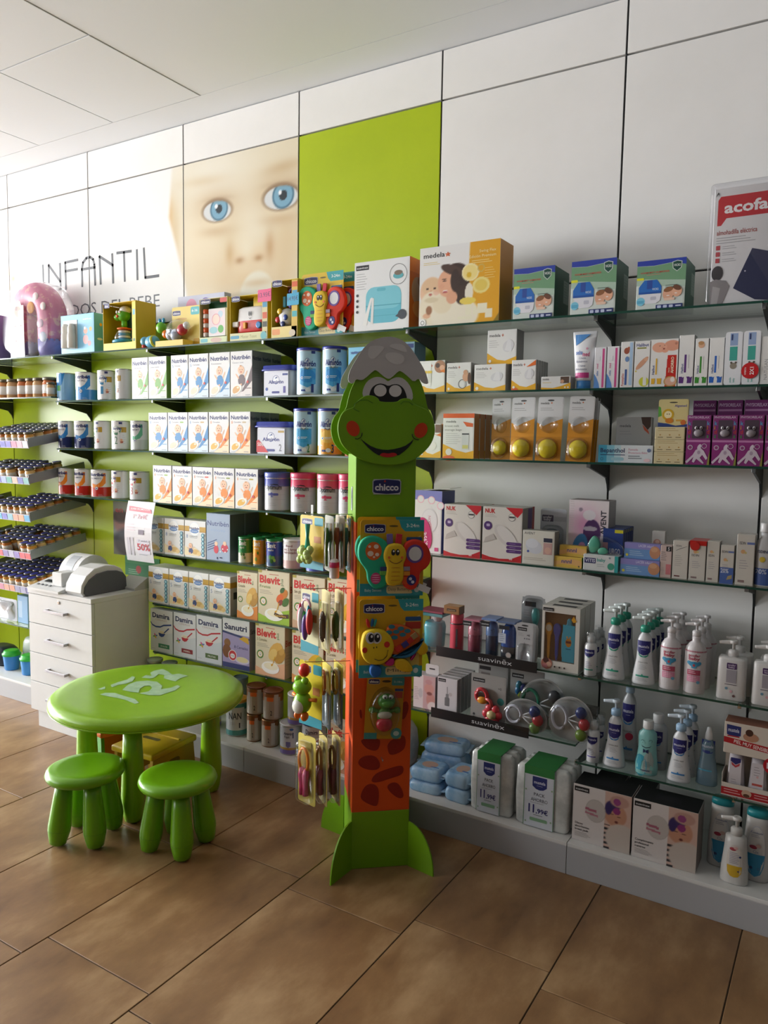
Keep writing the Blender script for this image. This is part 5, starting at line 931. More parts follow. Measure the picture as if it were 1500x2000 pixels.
c = carton('ZF', 602, 830, 108, 265, Z1_+h0+.001, YR+.03, .075, 'white breast shield box stacked on top of another', mdl(), MC, name='breast_milk_box', group='white and yellow breastfeeding boxes', h=.135); c.location.x = lowb.location.x+.035
o = carton('ZF', 785, 976, 248, 472, Z1_, YR, .022, 'yellow and orange-cornered nursing pad box, front one of a row', mdl(orange=True), MC, name='nursing_pad_box', group='white and yellow breastfeeding boxes')
behind(o, 4, .027, ['nursing pad box, %s behind the orange-cornered front one' % ct(k) for k in range(4)])
small = carton('ZF', 990, 1218, 376, 466, Z1_, YR, .06, 'low flat white and yellow box with a mother photo', lambda p: (p.poly([(0, 0), (1, 0), (1, .5), (.7, .25), (.4, .1), (0, .16)], 'e0a818'), p.text('medela', .05, .72, .14, '4a4648', .012, wid=.22), p.rect(.05, .5, .35, .54, 'd8c06a'), p.rect(.66, .45, .95, .95, '5a4436'), p.circ(.72, .6, .06, 'd0a080', 12), p.circ(.82, .14, .03, 'e8e4d8', 10), p.circ(.92, .14, .03, 'e8e4d8', 10)), MC, name='breast_milk_box', group='white and yellow breastfeeding boxes')
small.location.x += .012
# tube standing on its cap
q = W('ZF', 1360, 440, y=YR+.03); e = empty('cream_tube', (q[0]-.011, YR+.035, Z1_)); tag(e, 'white cream tube with blue corner and pink band standing on its blue cap', 'tube')
th = W('ZF', 1370, 28, y=YR+.03)[2]-Z1_
ob('cap', lathe('cap', [(.024, 0), (.026, .002), (.026, .030), (.024, .032)], 24, [M('3f86c8', .35)]), e)
ob('tube_body', loft('tube_body', [(.030, .024, .024), (.036, .031, .030), (.06, .033, .028), (th*.5, .037, .020), (th*.88, .044, .007), (th*.9, .0445, .003), (th, .046, .0022)], [M('e4e5e8', .35)], 32, 2.2), e)
def tubemap(x, z, e_):
    f = np.interp(z, [.03, .06, th*.5, th*.88, th], [.030, .028, .020, .007, .003]); wd2 = np.interp(z, [.03, .06, th*.5, th*.88, th], [.031, .033, .037, .044, .046]); return (x, -f*math.sqrt(max(0, 1-min(1, abs(x/wd2))**2.2))-.0006-e_*2, z)
p = Pr(.078, th); p.poly([(.04, .95), (.78, .95), (.5, .86), (.28, .80), (.10, .76)], '4a86c4'); p.text('seba', .12, .60, .075, '3a6ab8', .014, wid=.34); p.text('med', .47, .565, .075, 'd0407a', .014, wid=.32); p.text('Crema', .30, .52, .035, '7a7a98', .0, wid=.34); p.text('Balsámica', .18, .46, .035, '7a7a98', 0, wid=.54); p.text('Creme', .30, .385, .035, '7a7a98', 0, wid=.34); p.text('Balsâmica', .18, .325, .035, '7a7a98', 0, wid=.54); p.rect(.16, .19, .82, .28, 'c8408a'); p.ell(.66, .70, .05, .02, 'e0a0b8'); p.bars(.18, .165, .6, 1, .01, '8a8a9a')
ob('tube_print', p.build('tube_print', tubemap, .008), e)
def seb(p): p.poly([(0, 0), (.5, 0), (.42, .12), (.22, .26), (0, .36)], '5a8ccc'); p.rect(.66, .02, .84, .96, 'c84a8a'); p.text('seba', .34, .30, .17, '4a74b8', .014, rot=R(90)); p.text('med', .34, .48, .17, 'd0508a', .014, rot=R(90)); p.text('Crema', .52, .66, .10, '9a9ab0', 0, rot=R(90), wid=None)
for i, (a, b, t) in enumerate(((160, 253, 190), (256, 352, 184))): carton('ZG', a, b, t, 487, Z1_, YR+.006, .045, ['slim white box with a pink stripe beside the cream tube', 'slim white box with a pink stripe, second from the cream tube'][i], seb, ['dfdfe3', 'b4b4b8', 'd0d0d2'], name='cream_box', group='slim pink-striped boxes')
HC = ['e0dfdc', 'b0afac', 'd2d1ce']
carton('ZG', 362, 464, 148, 485, Z1_, YR+.006, .045, 'white cream box with a small bear and blue lettering', lambda p: (p.ell(.45, .80, .22, .07, '9a5038'), p.circ(.62, .85, .14, 'a85a3c', 12), p.rect(.68, .05, .92, .98, 'a8c4e0'), p.text('Funespliss', .28, .04, .17, 'c04038', .016, rot=R(90)), p.rect(.36, .06, .52, .40, '3a5a9a'), p.ell(.5, .62, .16, .06, '6a8ab8')), HC, name='cream_box')
def hal(c, photo_=None, corner=None):
    def f(p):
        p.text('Halibut', .33, .26, .155, '2a3a7a', .022, rot=R(90)); p.rect(.38, .27, .52, .62, c); p.rect(.66, .35, .68, .62, '6a6a70')
        p.poly([(.06, .06), (.36, .06), (.40, .19), (.30, .17), (.26, .19), (.06, .19)], c); p.poly([(.60, .06), (.90, .06), (.94, .19), (.80, .17), (.76, .19), (.56, .19), (.62, .14)], c)
        if photo_: p.ell(.45, .86, .24, .065, 'd8a888'); p.ell(.42, .90, .22, .04, 'b88a5a')
    return f
carton('ZG', 468, 590, 142, 480, Z1_, YR+.006, .045, 'white cream box with a lying baby and a yellow-green disc', lambda p: (p.text('Halibut', .10, .88, .065, '2a3a7a', .022, wid=.8), p.rect(.15, .83, .75, .86, '8a8a3a'), p.ell(.5, .52, .42, .07, 'cf9a7c', 14, .3), p.circ(.75, .60, .12, 'd8a888', 12), p.circ(.66, .12, .32, 'c8c83a', 18), p.rr(.6, .04, .82, .24, 'e0e0d8', .05), p.circ(.12, .35, .06, 'd8c85a', 10)), HC, name='cream_box', group='diaper cream boxes')
def hbaby(U, V, A):
    X, Y = U, V*A; P = Paint(X, Y, 'e0dfdc'); P.ell(.78, .86*A, .30, .20, 'd99a80', .1); P.ell(.32, .83*A, .27, .19, 'e0a68c', .08); P.ell(.52, .76*A, .12, .08, 'dda086', .2)
    P.ell(.48, .80*A, .035, .03, '8a3a34', .3); P.ell(.33, .86*A, .022, .016, '3a2c2a', .3); P.ell(.50, .87*A, .02, .014, '3a2c2a', .3); P.ell(.42, .83*A, .025, .014, 'c8866c', .4); P.ell(.92, .90*A, .05, .05, 'b87a64', .4)
    P.mix(((X > .56+.1*(Y/A-.0)) & (X < .96) & (Y < .66*A)).astype(float), 'c0281e'); P.ell(.76, .11*A, .24, .20, 'b8904a', .06); P.ell(.76, .11*A, .20, .16, 'd8a890', .1); P.ell(.84, .15*A, .08, .1, 'e8e0da', .2); return P.C
photobox('ZG', 592, 806, 128, 472, Z1_, YR+.006, .05, 'wide cream saver pack with a laughing baby and red flash', hbaby, 56, HC, 'cream_box', lambda p: (p.text('Halibut', .16, .26, .085, '2a3a7a', .022, rot=R(90)), p.rect(.20, .26, .25, .60, 'd8a82a'), p.text('PACK', .72, .30, .05, 'e8d8b8', .014, rot=R(90)), p.text('AHORRO', .86, .28, .10, 'f0e4c8', .022, rot=R(90)), p.poly([(.06, .06), (.18, .06), (.20, .18), (.06, .18)], 'd8a82a'), p.poly([(.28, .06), (.42, .06), (.43, .18), (.26, .18)], 'd8a82a')), group='diaper cream boxes')
for i, (a, b, t, c, lb, ph) in enumerate([(810, 930, 97, '5a2f78', 'white cream box with purple marks, taller than its neighbours', None), (934, 1040, 122, '3a8a2e', 'white cream box with green marks and a small portrait', 1), (1044, 1160, 116, '2a62b8', 'white cream box with blue marks', None)]):
    carton('ZG', a, b, t, 466, Z1_, YR+.006, .045, lb, hal(c, ph), HC, name='cream_box', group='diaper cream boxes')
def aqua(p): p.rect(.28, .74, .72, .97, '8fa4c8'); p.rect(.28, .46, .72, .72, '3f9f90'); p.circ(.52, .36, .20, '8a8274', 14); p.circ(.40, .42, .07, '5a5248', 8); p.circ(.66, .42, .07, '5a5248', 8); p.text('pedia', .42, .05, .10, '3f9f90', .012, rot=R(90)); p.text('baby', .62, .05, .10, '3f9f90', .016, rot=R(90)); p.rect(.34, .84, .42, .95, '2a3a6a')
for i, (a, b, t) in enumerate(((1166, 1300, 72), (1305, 1440, 64))):
    o, w, h = pouch_card('ZG', a, b, t, 455, YR+.004, Z1_, ['white and teal bear card pack without a sticker', 'white and teal bear card pack with a red 2X1 sticker'][i], aqua, None, 'dcdee2', r=.01, name='bear_pack', th=.022, group='white and teal bear packs')
    if i: s = ob('offer_sticker', slab('offer_sticker', ellpts(0, 0, w*.50, w*.50, 24), -.0014, -.0002, M('c01a20', .4)), o, (-.002, -.0012, h*.26)); p = Pr(w, w); p.text('OFERTA', .28, .24, .09, 'f0e4e4', .014, rot=R(90), wid=None); p.text('2X1', .72, .24, .22, 'f4eeee', .02, rot=R(90)); ob('sticker_print', p.build('sticker_print'), s, (0, -.0016, -w*.5))
carton('ZG', 1446, 1560, 104, 446, Z1_, YR+.006, .045, 'plain white box with grey vertical lettering at the right edge', lambda p: p.text('NATUSAN', .48, .10, .24, '6a6a6e', -.01, rot=R(90)), HC, name='cream_box')
# ================================================================== right shelf 2
Z2_ = RZ[1]+.0002
carton('ZF', 80, 243, 742, 1000, Z2_, YR, .11, 'white and yellow box partly hidden by the dinosaur cheek', lambda p: (mdl(thing=False)(p), p.circ(.6, .35, .18, 'e2e0da', 16), p.poly([(.55, .72), (1, .62), (1, .74), (.8, .68)], 'd8742a'), p.rect(.72, .74, .98, .98, '6a4a38')), MC, name='breast_milk_box', group='white and yellow breastfeeding boxes')
o = carton('ZF', 256, 498, 662, 1000, Z2_, YR, .05, 'orange-topped box of milk storage bags, front one of the row', lambda p: (p.poly([(0, 0), (1, 0), (1, .18), (.75, .13), (.45, .18), (0, .32)], 'e0a818'), p.rect(0, .90, 1, 1, 'd85a1a'), p.text('medela', .10, .80, .045, '4a4648', .012, wid=.32), p.poly([(.64, .82), (.96, .78), (.96, .70), (.76, .71)], 'd8602a'), p.text('breast milk', .06, .70, .05, '8a8886', -.008, wid=.46), p.text('storage bags', .06, .615, .05, '8a8886', -.008, wid=.54), p.bars(.10, .55, .5, 6, .045, 'a8a8a6', .007), p.rr(.62, .20, .84, .56, 'd0d4d2', .02), p.rect(.62, .53, .84, .56, '3a3a3e'), p.rect(.64, .22, .82, .3, 'd0cc7a'), p.circ(.2, .14, .10, 'dedad0', 16), p.ell(.2, .0, .2, .06, 'd8602a')), ['dededc', 'c07a2a', 'c8541a'], name='storage_bag_box', group='milk storage bag boxes')
behind(o, 3, .056, ['milk storage bag box, %s behind the front one' % ct(k) for k in range(3)])
def shield(p): p.poly([(0, 0), (1, 0), (1, .66), (.55, .60), (.25, .54), (0, .60)], 'd08a10'); p.text('medela', .10, .885, .035, '3a3a3c', .012, wid=.34); p.ell(.5, .945, .13, .014, '4a4a4c', 12); p.circ(.53, .905, .03, 'c86a3a', 8); p.bars(.10, .82, .6, 2, .03, 'a0a0a0', .008); p.rect(0, .365, 1, .372, 'b87808')
for i, (a, b, t, y, lb) in enumerate([(620, 770, 592, YR+.035, 'leftmost hanging card with a yellow nipple shield case, standing behind'), (766, 950, 580, YR, 'hanging card with a yellow case, second from the left'), (960, 1163, 572, YR, 'hanging card with a yellow case, third from the left'), (1196, 1396, 572, YR, 'hanging card with a yellow case, nearest to the grey pouch')]):
    def cardset(y, xoff, lb):
        xa, xb = W('ZF', a, 800, y=y)[0], W('ZF', b, 800, y=y)[0]; h = .245; w = xb-xa-.003
        e = empty('nipple_shield_pack', ((xa+xb)/2+xoff, y, Z2_)); tag(e, lb, 'package', 'yellow case cards'); e.rotation_euler = (R(-4), R(-1.5+i), 0)
        c = ob('backing_card', slab('backing_card', rrect(-w/2, 0, w/2, h, .008), 0, .0015, M('cfcfd0', .35)), e, (0, .012, .0006)); flat_print(c, shield, w, h, -.0002)
        ob('case', loft('case', [(0, w*.34, w*.34), (.004, w*.36, w*.36), (.012, w*.36, w*.36), (.020, w*.33, w*.33), (.027, w*.22, w*.22), (.029, w*.08, w*.08)], [M('dcc41e', .25)], 24), e, (0, .011, h*.19)).rotation_euler = (R(90), 0, 0)
        ob('clear_blister', slab('clear_blister', rrect(-w*.40, h*.02, w*.40, h*.36, .03), -.022, .010, PLASTIC, .008, 2), e); ob('clear_blister', slab('clear_blister', ellpts(0, h*.56, w*.34, h*.13, 20), -.010, .010, PLASTIC, .005, 2), e)
    cardset(y, 0, lb)
    if i == 3: cardset(YR+.04, .012, 'yellow case card directly behind the one nearest the pouch'); cardset(YR+.08, .02, 'rearmost yellow case card in the last column')
o, w, h = pouch_card('ZG', 330, 600, 730, 950, YR+.07, Z2_, 'grey translucent pouch box behind the light blue ointment box', lambda p: (p.text('medela', .10, .78, .06, '3a3a3c', .012, wid=.32), p.poly([(.70, 1), (.98, 1), (.98, .80), (.90, .72), (.74, .86)], '3a2820'), p.poly([(.74, .84), (.92, .70), (.95, .62), (.8, .72)], 'a84a2c'), p.bars(.1, .68, .4, 2, .06, '8a8c8e', .012)), None, '9a9c9c', r=.004, name='pouch_box', th=.03)
carton('ZG', 190, 614, 946, 1070, Z2_, YR, .045, 'long flat ointment box, light blue fading to white', lambda p: (p.rect(0, 0, .16, 1, '3f9fc0'), p.rect(.16, 0, .30, 1, '7fbcd0'), p.rect(.30, 0, .42, 1, 'b4d2da'), p.text('Bepanthol', .04, .58, .24, '22345e', .02, wid=.45), p.rect(.04, .42, .50, .46, '22345e'), p.rr(.24, .12, .48, .30, '9ac4d0', .03), p.ring(.07, .2, .03, .008, '2a6a8a', 10), p.text('Pomada', .56, .70, .12, 'd8a0b0', .004, wid=.17), p.text('Protectora Bebé', .56, .52, .12, 'd8a0b0', .004, wid=.34), p.bars(.56, .36, .28, 2, .12, '7a8088', .05), p.circ(.93, .72, .035, '6a7a9a', 12), p.ell(.9, .16, .06, .1, 'e4c4c8', 10)), ['d3dade', 'b0b8ba', 'c4d4d8'], name='ointment_box')
h3 = (W('ZG', 740, 805, y=YR)[2]-Z2_)/3-.0006
def creamb(p): p.bars(.1, .84, .78, 2, .16, 'b09a6a', .05); [p.ell(.18+.32*k, .36, .03, .06, 'b08a4a', 8) for k in range(3)]; [p.rect(.10+.3*k, .14, .28+.3*k, .19, '5a4a2a') for k in range(3)]
for k in range(3): carton('ZG', 623, 856, 800, 1078, Z2_+k*(h3+.0006), YR, .06, '%s of three stacked cream-coloured flat boxes' % ['bottom', 'middle', 'top'][k], creamb, ['d2c49a', 'ab9d78', 'c6b88e'], h=h3, name='flat_box', group='stacked cream-coloured boxes')
pouch_card('ZG', 655, 886, 592, 800, YR+.02, Z2_+3*h3+.0025, 'yellow card with a cartoon lion standing on the cream-coloured boxes', lambda p: (p.poly([(0, 0), (1, 0), (1, .10), (.6, .04), (.3, .12), (0, .16)], '2a3f7a'), p.poly([(0, .35), (.12, .4), (.08, .7), (0, .75)], '5aa03a'), p.text('Algemed', .54, .72, .085, '4a4a98', .012, wid=.40), p.ell(.5, .88, .14, .025, '4a4438'), p.circ(.33, .44, .20, 'c8a01c', 18), p.circ(.33, .44, .13, 'ecdfb0', 16), p.circ(.30, .46, .02, '3a2a1a', 6), p.circ(.37, .46, .02, '3a2a1a', 6), p.ell(.38, .22, .14, .10, 'c8781c', 14), p.circ(.84, .16, .09, 'c86a2a', 12), p.rect(.6, .2, .8, .26, 'c89a3a')), None, 'cfc086', r=.008, name='lion_card', th=.012)
def physio(p):
    p.rect(0, 0, 1, .50, '862a72'); p.rect(0, .46, 1, .50, 'b87aa8'); p.text('PHYSIORELAX', .06, .935, .042, 'd0bcd0', .012, wid=.86); p.rr(.22, .53, .80, .90, '4a3a48', .05)
    for k, (ch, c) in enumerate(zip('kids', ('4a9ac0', 'd89a2a', 'c03a3a', '3a8a4a'))):
        for s in (0, 1): p.text(ch, .06+.78*s, .80-.085*k, .075, c, .02)
    p.circ(.18, .35, .11, 'b8a8b8', 14); p.circ(.18, .35, .07, '8a3a72', 12)
    p.poly([(.0, .06), (.30, .20), (.42, .30), (.62, .34), (.76, .28), (.92, .14), (.86, .10), (.70, .20), (.60, .14), (.78, .04), (.74, .02), (.46, .12), (.36, .04), (.28, .06), (.34, .16), (.06, .02)], 'c9bcc8'); p.ell(.55, .25, .07, .04, 'a894a8', 10); p.ell(.56, .36, .09, .05, 'd0c4d0', 12, .4); p.ring(.76, .38, .11, .02, 'c8b8c8', 12); p.poly([(.9, 0), (1, 0), (1, .3), (.94, .12)], '8a8a3a')
def physio2(p): p.text('PHYSIORELAX', .06, .90, .05, 'c4aac4', .012, wid=.86); p.rect(.04, .83, .96, .86, 'a878a0'); p.circ(.16, .72, .09, 'a898a8', 14); p.ell(.52, .68, .16, .05, '5a2450', 14); p.ell(.52, .52, .14, .09, 'a03a8a', 14); p.circ(.62, .74, .05, '4a1c40', 10)
for i, (a, b) in enumerate(((868, 1056), (1068, 1262), (1268, 1466), (1476, 1680))):
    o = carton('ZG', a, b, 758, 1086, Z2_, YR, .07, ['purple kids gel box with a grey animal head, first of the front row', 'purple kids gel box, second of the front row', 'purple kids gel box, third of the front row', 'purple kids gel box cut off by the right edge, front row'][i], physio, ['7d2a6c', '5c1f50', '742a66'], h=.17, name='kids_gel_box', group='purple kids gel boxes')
    w, d, h = o['_s']; g = M('8a8288', .4)
    ob('animal_muzzle', sphere('animal_muzzle', w*.20, .008, h*.075, g), o, (0, -d/2-.002, h*.64))
    for s in (-1, 1): ob('animal_eye', sphere('animal_eye', w*.065, .006, w*.075, M('c8c4c8', .3), n=10), o, (s*w*.11, -d/2-.002, h*.745)); ob('pupil', sphere('pupil', w*.03, .004, w*.04, M('1a181c', .3), n=8), o, (s*w*.10, -d/2-.006, h*.74))
    if i < 3:
        a2, b2 = ((910, 1092), (1100, 1296), (1304, 1500))[i]
        p_ = carton('ZG', a2, b2, 758, 1000, Z2_, YR+.09, .07, 'purple box standing behind the %s front-row kids gel box' % ct(i), physio2, ['6a2460', '4e1a46', '62225a'], h=W('ZG', 1100, 600, y=YR+.09)[2]-Z2_, name='kids_gel_box', group='purple kids gel boxes')
# ================================================================== right shelf 3
Z3_ = RZ[2]+.0002
o = carton('ZH', 40, 262, 105, 672, Z3_, YR+.012, .12, 'white breast pump carton with a lilac top and a pink price oval', lambda p: (p.poly([(0, .85), (.3, .85), (.5, .88), (1, .82), (1, 1), (0, 1)], '7a7cc0'), [(p.circ(u, v, .13, 'e4b4c4', 18), p.circ(u, v, .10, 'dedee0', 16)) for u, v in ((.22, .86), (.62, .85), (.95, .77))], p.ell(.55, .52, .30, .20, 'd2d2d6'), p.ell(.55, .52, .27, .18, 'dcdcdf'), p.ell(.56, .36, .10, .16, 'd8a8b8'), p.text('ALGODÓN', .60, .28, .09, 'c07a90', .008, rot=R(90), wid=None), p.rr(.76, .04, .90, .10, 'c84a80', .02)), ['dcdcdd', '4a549c', 'c8c8ca'], name='breast_pump_carton', h=.265)
w, d, h = o['_s']; ob('open_flap', slab('open_flap', [(-w*.3, 0), (w*.62, .012), (w*.62, .0135), (-w*.3, .0015)], -d*.5, d*.4, M('cfcfcf', .5)), o, (.02, 0, h+.0005))
s = ob('price_oval', slab('price_oval', ellpts(0, 0, .034, .070, 28, R(12)), -.002, -.0006, M('c0246c', .4)), o, (-w*.12, -d/2, h*.31)); p = Pr(.07, .14); p.text('6,95€', .72, .16, .24, 'f0dce6', .016, rot=R(98), wid=None); ob('price_print', p.build('price_print'), s, (.002, -.0024, -.07))
def nuk(p):
    p.poly([(0, 0), (1, 0), (1, .14), (.75, .055), (.45, .04), (.2, .06), (0, .10)], 'b81c22'); p.poly([(.58, 1), (1, 1), (1, .93), (.88, .82)], 'c0202a'); p.text('NUK', .06, .885, .075, 'c01e22', .035, wid=.26); p.bars(.06, .855, .30, 3, .022, 'a8a49c', .006); p.circ(.74, .82, .085, 'd8d4ce', 18); p.ring(.74, .82, .09, .008, '5a5a5c', 18); p.rect(.67, .81, .81, .84, '3a3a3c')
    p.circ(.14, .645, .105, '4a2a6a', 18); p.rr(.10, .63, .19, .68, 'b8a8c8', .02); p.ell(.60, .46, .34, .15, 'c9c4c0', 24, -.55); p.ell(.62, .48, .28, .115, 'd3cfcb', 24, -.55); p.poly([(.04, .32), (.08, .42), (.28, .50), (.36, .40), (.16, .35)], 'b8b2ac')
    for k in range(3): p.rr(.62, .165+.07*k, 1.0, .225+.07*k, '52306e', .05); p.bars(.70, .192+.07*k, .2, 1, .01, '9a80b0', .008)
    p.text('60', .70, .035, .035, 'ecdcd8', .02, wid=.08)
for i, (a, b, t) in enumerate(((278, 580, 226), (592, 917, 242))):
    o = carton('ZH', a, b, t, 730, Z3_, YR, .13, ['white and red nursing pad box, left of two', 'white and red nursing pad box, right of two'][i], nuk, ['d3cfc8', '9a968e', 'b8b4ae'], h=.215, name='nursing_pad_box', group='white and red nursing pad boxes', side=lambda p: (p.rect(.45, .6, .8, .98, '5a3a78'), p.rect(.82, 0, 1, 1, 'a82a30')))
carton('ZH', 918, 1180, 487, 760, Z3_, YR-.003, .05, 'small white breast pad box in front of the grey blister pack', lambda p: (p.text('AVENT', .05, .88, .07, '3a3c44', .004, wid=.34), p.ell(.36, .52, .27, .20, 'c4c8d0', 20, -.3), p.ell(.3, .62, .2, .14, 'd0d3d9', 18), p.circ(.18, .38, .04, '4a5aa0', 10), p.rect(.66, .68, .93, .80, '2c3044'), p.rect(.66, .32, .93, .66, 'c09a94'), p.ell(.8, .44, .10, .10, 'd0a898'), p.bars(.05, .18, .8, 2, .05, 'b4aca0', .02)), ['cfcdc2', 'a4a29a', 'b8b6ae'], name='breast_pad_box')
o, w, h = pouch_card('ZH', 1062, 1275, 308, 690, YR+.085, Z3_, 'grey blister pack with a dark badge behind the small white box', lambda p: (p.rr(.06, .76, .50, .88, '4a4558', .03), p.text('acofar', .10, .82, .045, 'c8c8d0', .02, wid=.34), p.text('baby', .12, .775, .045, 'c8c8d0', .02, wid=.28), p.rect(.52, .77, .98, .86, 'a0a4ac'), p.ell(.45, .5, .32, .14, '7f848c')), (.1, .05, .9, .7), 'b4b8c0', name='blister_card', bd=.025)
def avent(U, V, A):
    X, Y = U, V*A; P = Paint(X, Y, 'd6cfd0'); P.blob(.42, .62*A, .34, .42, 'c98ab0', .9); P.ell(.60, .52*A, .22, .20*A, '4a2a5c', .06); P.ell(.52, .78*A, .16, .13, 'd2cdd2', .06); P.ell(.55, .58*A, .18, .06, 'a8a0ac', .1); P.ell(.30, .28*A, .19, .22*A, '3a7ab0', .05, -.2); P.ell(.36, .32*A, .08, .09, 'c08ab0', .1); P.ell(.30, .86*A, .05, .05, '8a7a8a', .2); return P.C
photobox('ZI', 108, 388, 98, 430, Z3_, YR+.06, .10, 'breast pump box with a pink glow and blue pump part', avent, 50, ['d4cfcf', '9c989a', '7a6a68'], 'breast_pump_box', lambda p: (p.text('AVENT', .94, .50, .13, '2c2c38', .02, rot=R(90), wid=None), p.bars(.03, .97, .12, 12, .035, 'c4b8bc', .008)))
def nnnl(p): p.poly([(0, .1), (.3, .3), (.7, .3), (1, .1), (1, .7), (.6, .85), (.2, .6), (0, .5)], 'd8a868'); p.text('nnnl', .28, .42, .34, '4a4a80', .022, wid=.36); p.circ(.9, .2, .03, '5a5a3a', 8)
n1 = carton('ZI', 4, 202, 492, 576, Z3_, YR, .05, 'lower of two small yellow boxes', nnnl, ['d2b04a', '9f8538', 'c0a048'], name='drops_box', group='small yellow boxes')
n2 = carton('ZI', 44, 236, 432, 492, Z3_+n1['_s'][2]+.0006, YR+.012, .03, 'upper of two small yellow boxes', nnnl, ['d2b04a', '9f8538', 'c0a048'], name='drops_box', group='small yellow boxes', h=.042)
vt_ = carton('ZI', 210, 455, 480, 604, Z3_, YR-.005, .055, 'white toothpaste box with a navy label and teal end', lambda p: (p.rect(.90, 0, 1, 1, '2fa0a0'), p.rect(.03, .45, .36, .78, '20245e'), p.text('VITIS', .05, .52, .20, 'd6d8e4', .02, wid=.29), p.text('baby', .40, .60, .20, '2f9a94', .02, wid=.24), p.bars(.4, .40, .25, 2, .12, 'a8b4b4', .04), p.ell(.80, .34, .10, .22, '3f9a80', 12), p.circ(.76, .86, .03, '8a98a0', 8)), ['cfd4d4', '2a9494', 'bcc6c6'], name='toothpaste_box')
e = empty('teether', (vt_.location.x+.012, vt_.location.y, Z3_+vt_['_s'][2]+.0008)); tag(e, 'mint green leaf-shaped teether in a clear shell on the toothpaste box', 'teether')
ob('leaf', slab('leaf', smooth_pts([(-.06, 0), (-.035, .004), (-.02, .03), (-.028, .055), (-.045, .07), (-.06, .055), (-.068, .03)], 2), -.008, .004, M('4fa88c', .4), .004, 2), e); ob('leaf', slab('leaf', smooth_pts([(-.03, 0), (.0, .0), (.012, .012), (-.005, .028), (-.03, .02)], 2), -.010, .0, M('58b296', .4), .004, 2), e); ob('clear_shell', slab('clear_shell', smooth_pts([(-.07, 0), (.065, 0), (.065, .03), (.03, .06), (-.03, .072), (-.068, .05)], 2), -.018, .010, PLASTIC, .006, 2), e)
def urgo(p): p.rect(0, .68, 1, 1, '1f3a80'); p.rect(.58, .90, 1, .98, 'c8c020'); p.rect(0, 0, .26, .66, 'c88a98'); p.rect(.28, 0, 1, .66, '2a4a98'); p.text('URGO', .36, .38, .14, 'd6dae8', .022, wid=.52); p.rect(.30, .06, .96, .26, 'd0b8b0')
o = carton('ZI', 322, 464, 240, 470, Z3_, YR+.055, .021, 'dark blue plaster box with a yellow flash, front one of six', urgo, ['22408a', '1b3370', '22408a'], h=.155, name='plaster_box', group='dark blue plaster boxes'); o.location.x += .014
behind(o, 5, .027, ['dark blue plaster box, %s behind the front one' % ct(k) for k in range(5)])
def tpaste(p): p.rect(0, 0, 1, .62, '6a94c8'); p.poly([(0, .62), (1, .62), (1, 1), (0, 1)], '8a86c4'); p.text('LACER infantil', .40, .76, .16, 'd4d0e8', .01, wid=.42); p.ell(.86, .48, .15, .40, 'c08a68', 14); p.ell(.84, .66, .10, .16, 'd0a07c', 10); p.circ(.08, .22, .04, 'd0c84a', 10); p.bars(.15, .45, .4, 3, .12, 'a8c4e0', .04)
t1 = carton('ZI', 468, 744, 512, 626, Z3_, YR-.002, .045, 'lower blue children toothpaste box with a baby face', tpaste, ['7a8cc8', '5a68a0', '7470ac'], name='toothpaste_box', group='blue toothpaste boxes')
t2 = carton('ZI', 496, 748, 420, 510, Z3_+t1['_s'][2]+.0006, YR+.01, .03, 'upper blue children toothpaste box with a baby face', tpaste, ['7a8cc8', '5a68a0', '7470ac'], name='toothpaste_box', group='blue toothpaste boxes', h=.058)
o = carton('ZI', 688, 782, 338, 470, Z3_, YR+.09, .03, 'small white box with a brown round picture at the back', lambda p: (p.circ(.4, .72, .30, 'b8867a', 16), p.circ(.42, .74, .16, 'd8b0a0', 14), p.rect(.1, .5, .3, .53, '2a2a2c')), 'c8c4be', name='cream_box', h=.155)
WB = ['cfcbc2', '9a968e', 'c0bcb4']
carton('ZI', 746, 828, 412, 638, Z3_, YR, .05, 'slim blush box with a black number square', lambda p: (p.rect(.5, .82, .95, .97, '1c1c1e'), p.text('5', .64, .845, .10, 'd8d8d8', .02, wid=.16), p.bars(.06, .78, .5, 5, .06, '6a6460', .015), p.rr(.52, .1, .95, .42, 'c87a80', .03), p.bars(.1, .3, .3, 5, .05, '9a9490', .01)), ['cdb8b2', '9a8a86', 'bda8a2'], name='cream_box')
def isd(word=True, blue=None, big=False):
    def f(p):
        if blue: p.rect(0, 0, 1, .42, '4a66a8'); p.text('20%', .05, .28, .11, 'ccd4e4', .022, wid=.6); p.poly([(.5, .10), (.9, .14), (.9, .24), (.6, .20)], 'a8986a')
        p.text('ISDIN', .14 if not blue else .08, .80 if big or blue else .62, .055, '3c3a3c', .012, wid=.45 if not big else .34)
        if blue or big: p.rect(.56, .805, .98, .85, '6a7ab0')
        p.circ(.36, .66 if big else (.74 if not blue else .62), .13, 'd8a878', 12); p.circ(.5, .64 if big else (.73 if not blue else .60), .07, 'c8b878', 10)
        p.bars(.18, .48, .5, 4, .05, '9a96a0', .01)
        if not blue: p.rect(.14, .06, .5, .075, '5a1c22'); p.rect(.14, .085, .5, .10, '5a1c22')
    return f
carton('ZI', 832, 943, 378, 655, Z3_, YR, .05, 'tall white box with a curved grey line beside the blush box', lambda p: (p.text('ISDIN', .2, .84, .04, '4a4a4c', .01, wid=.35), p.poly([(.2, .74), (.5, .80), (.9, .86), (.9, .85), (.5, .785), (.2, .73)], '5a5a5c'), p.bars(.15, .6, .5, 6, .05, 'a09c98', .01), p.rect(.14, .06, .5, .09, '5a1c22')), WB, name='skin_care_box', group='tall white skin care boxes')
o = carton('ZI', 948, 1066, 385, 665, Z3_, YR, .06, 'white skin care box topped with a bright red plastic flap', isd(), WB, name='skin_care_box', group='tall white skin care boxes')
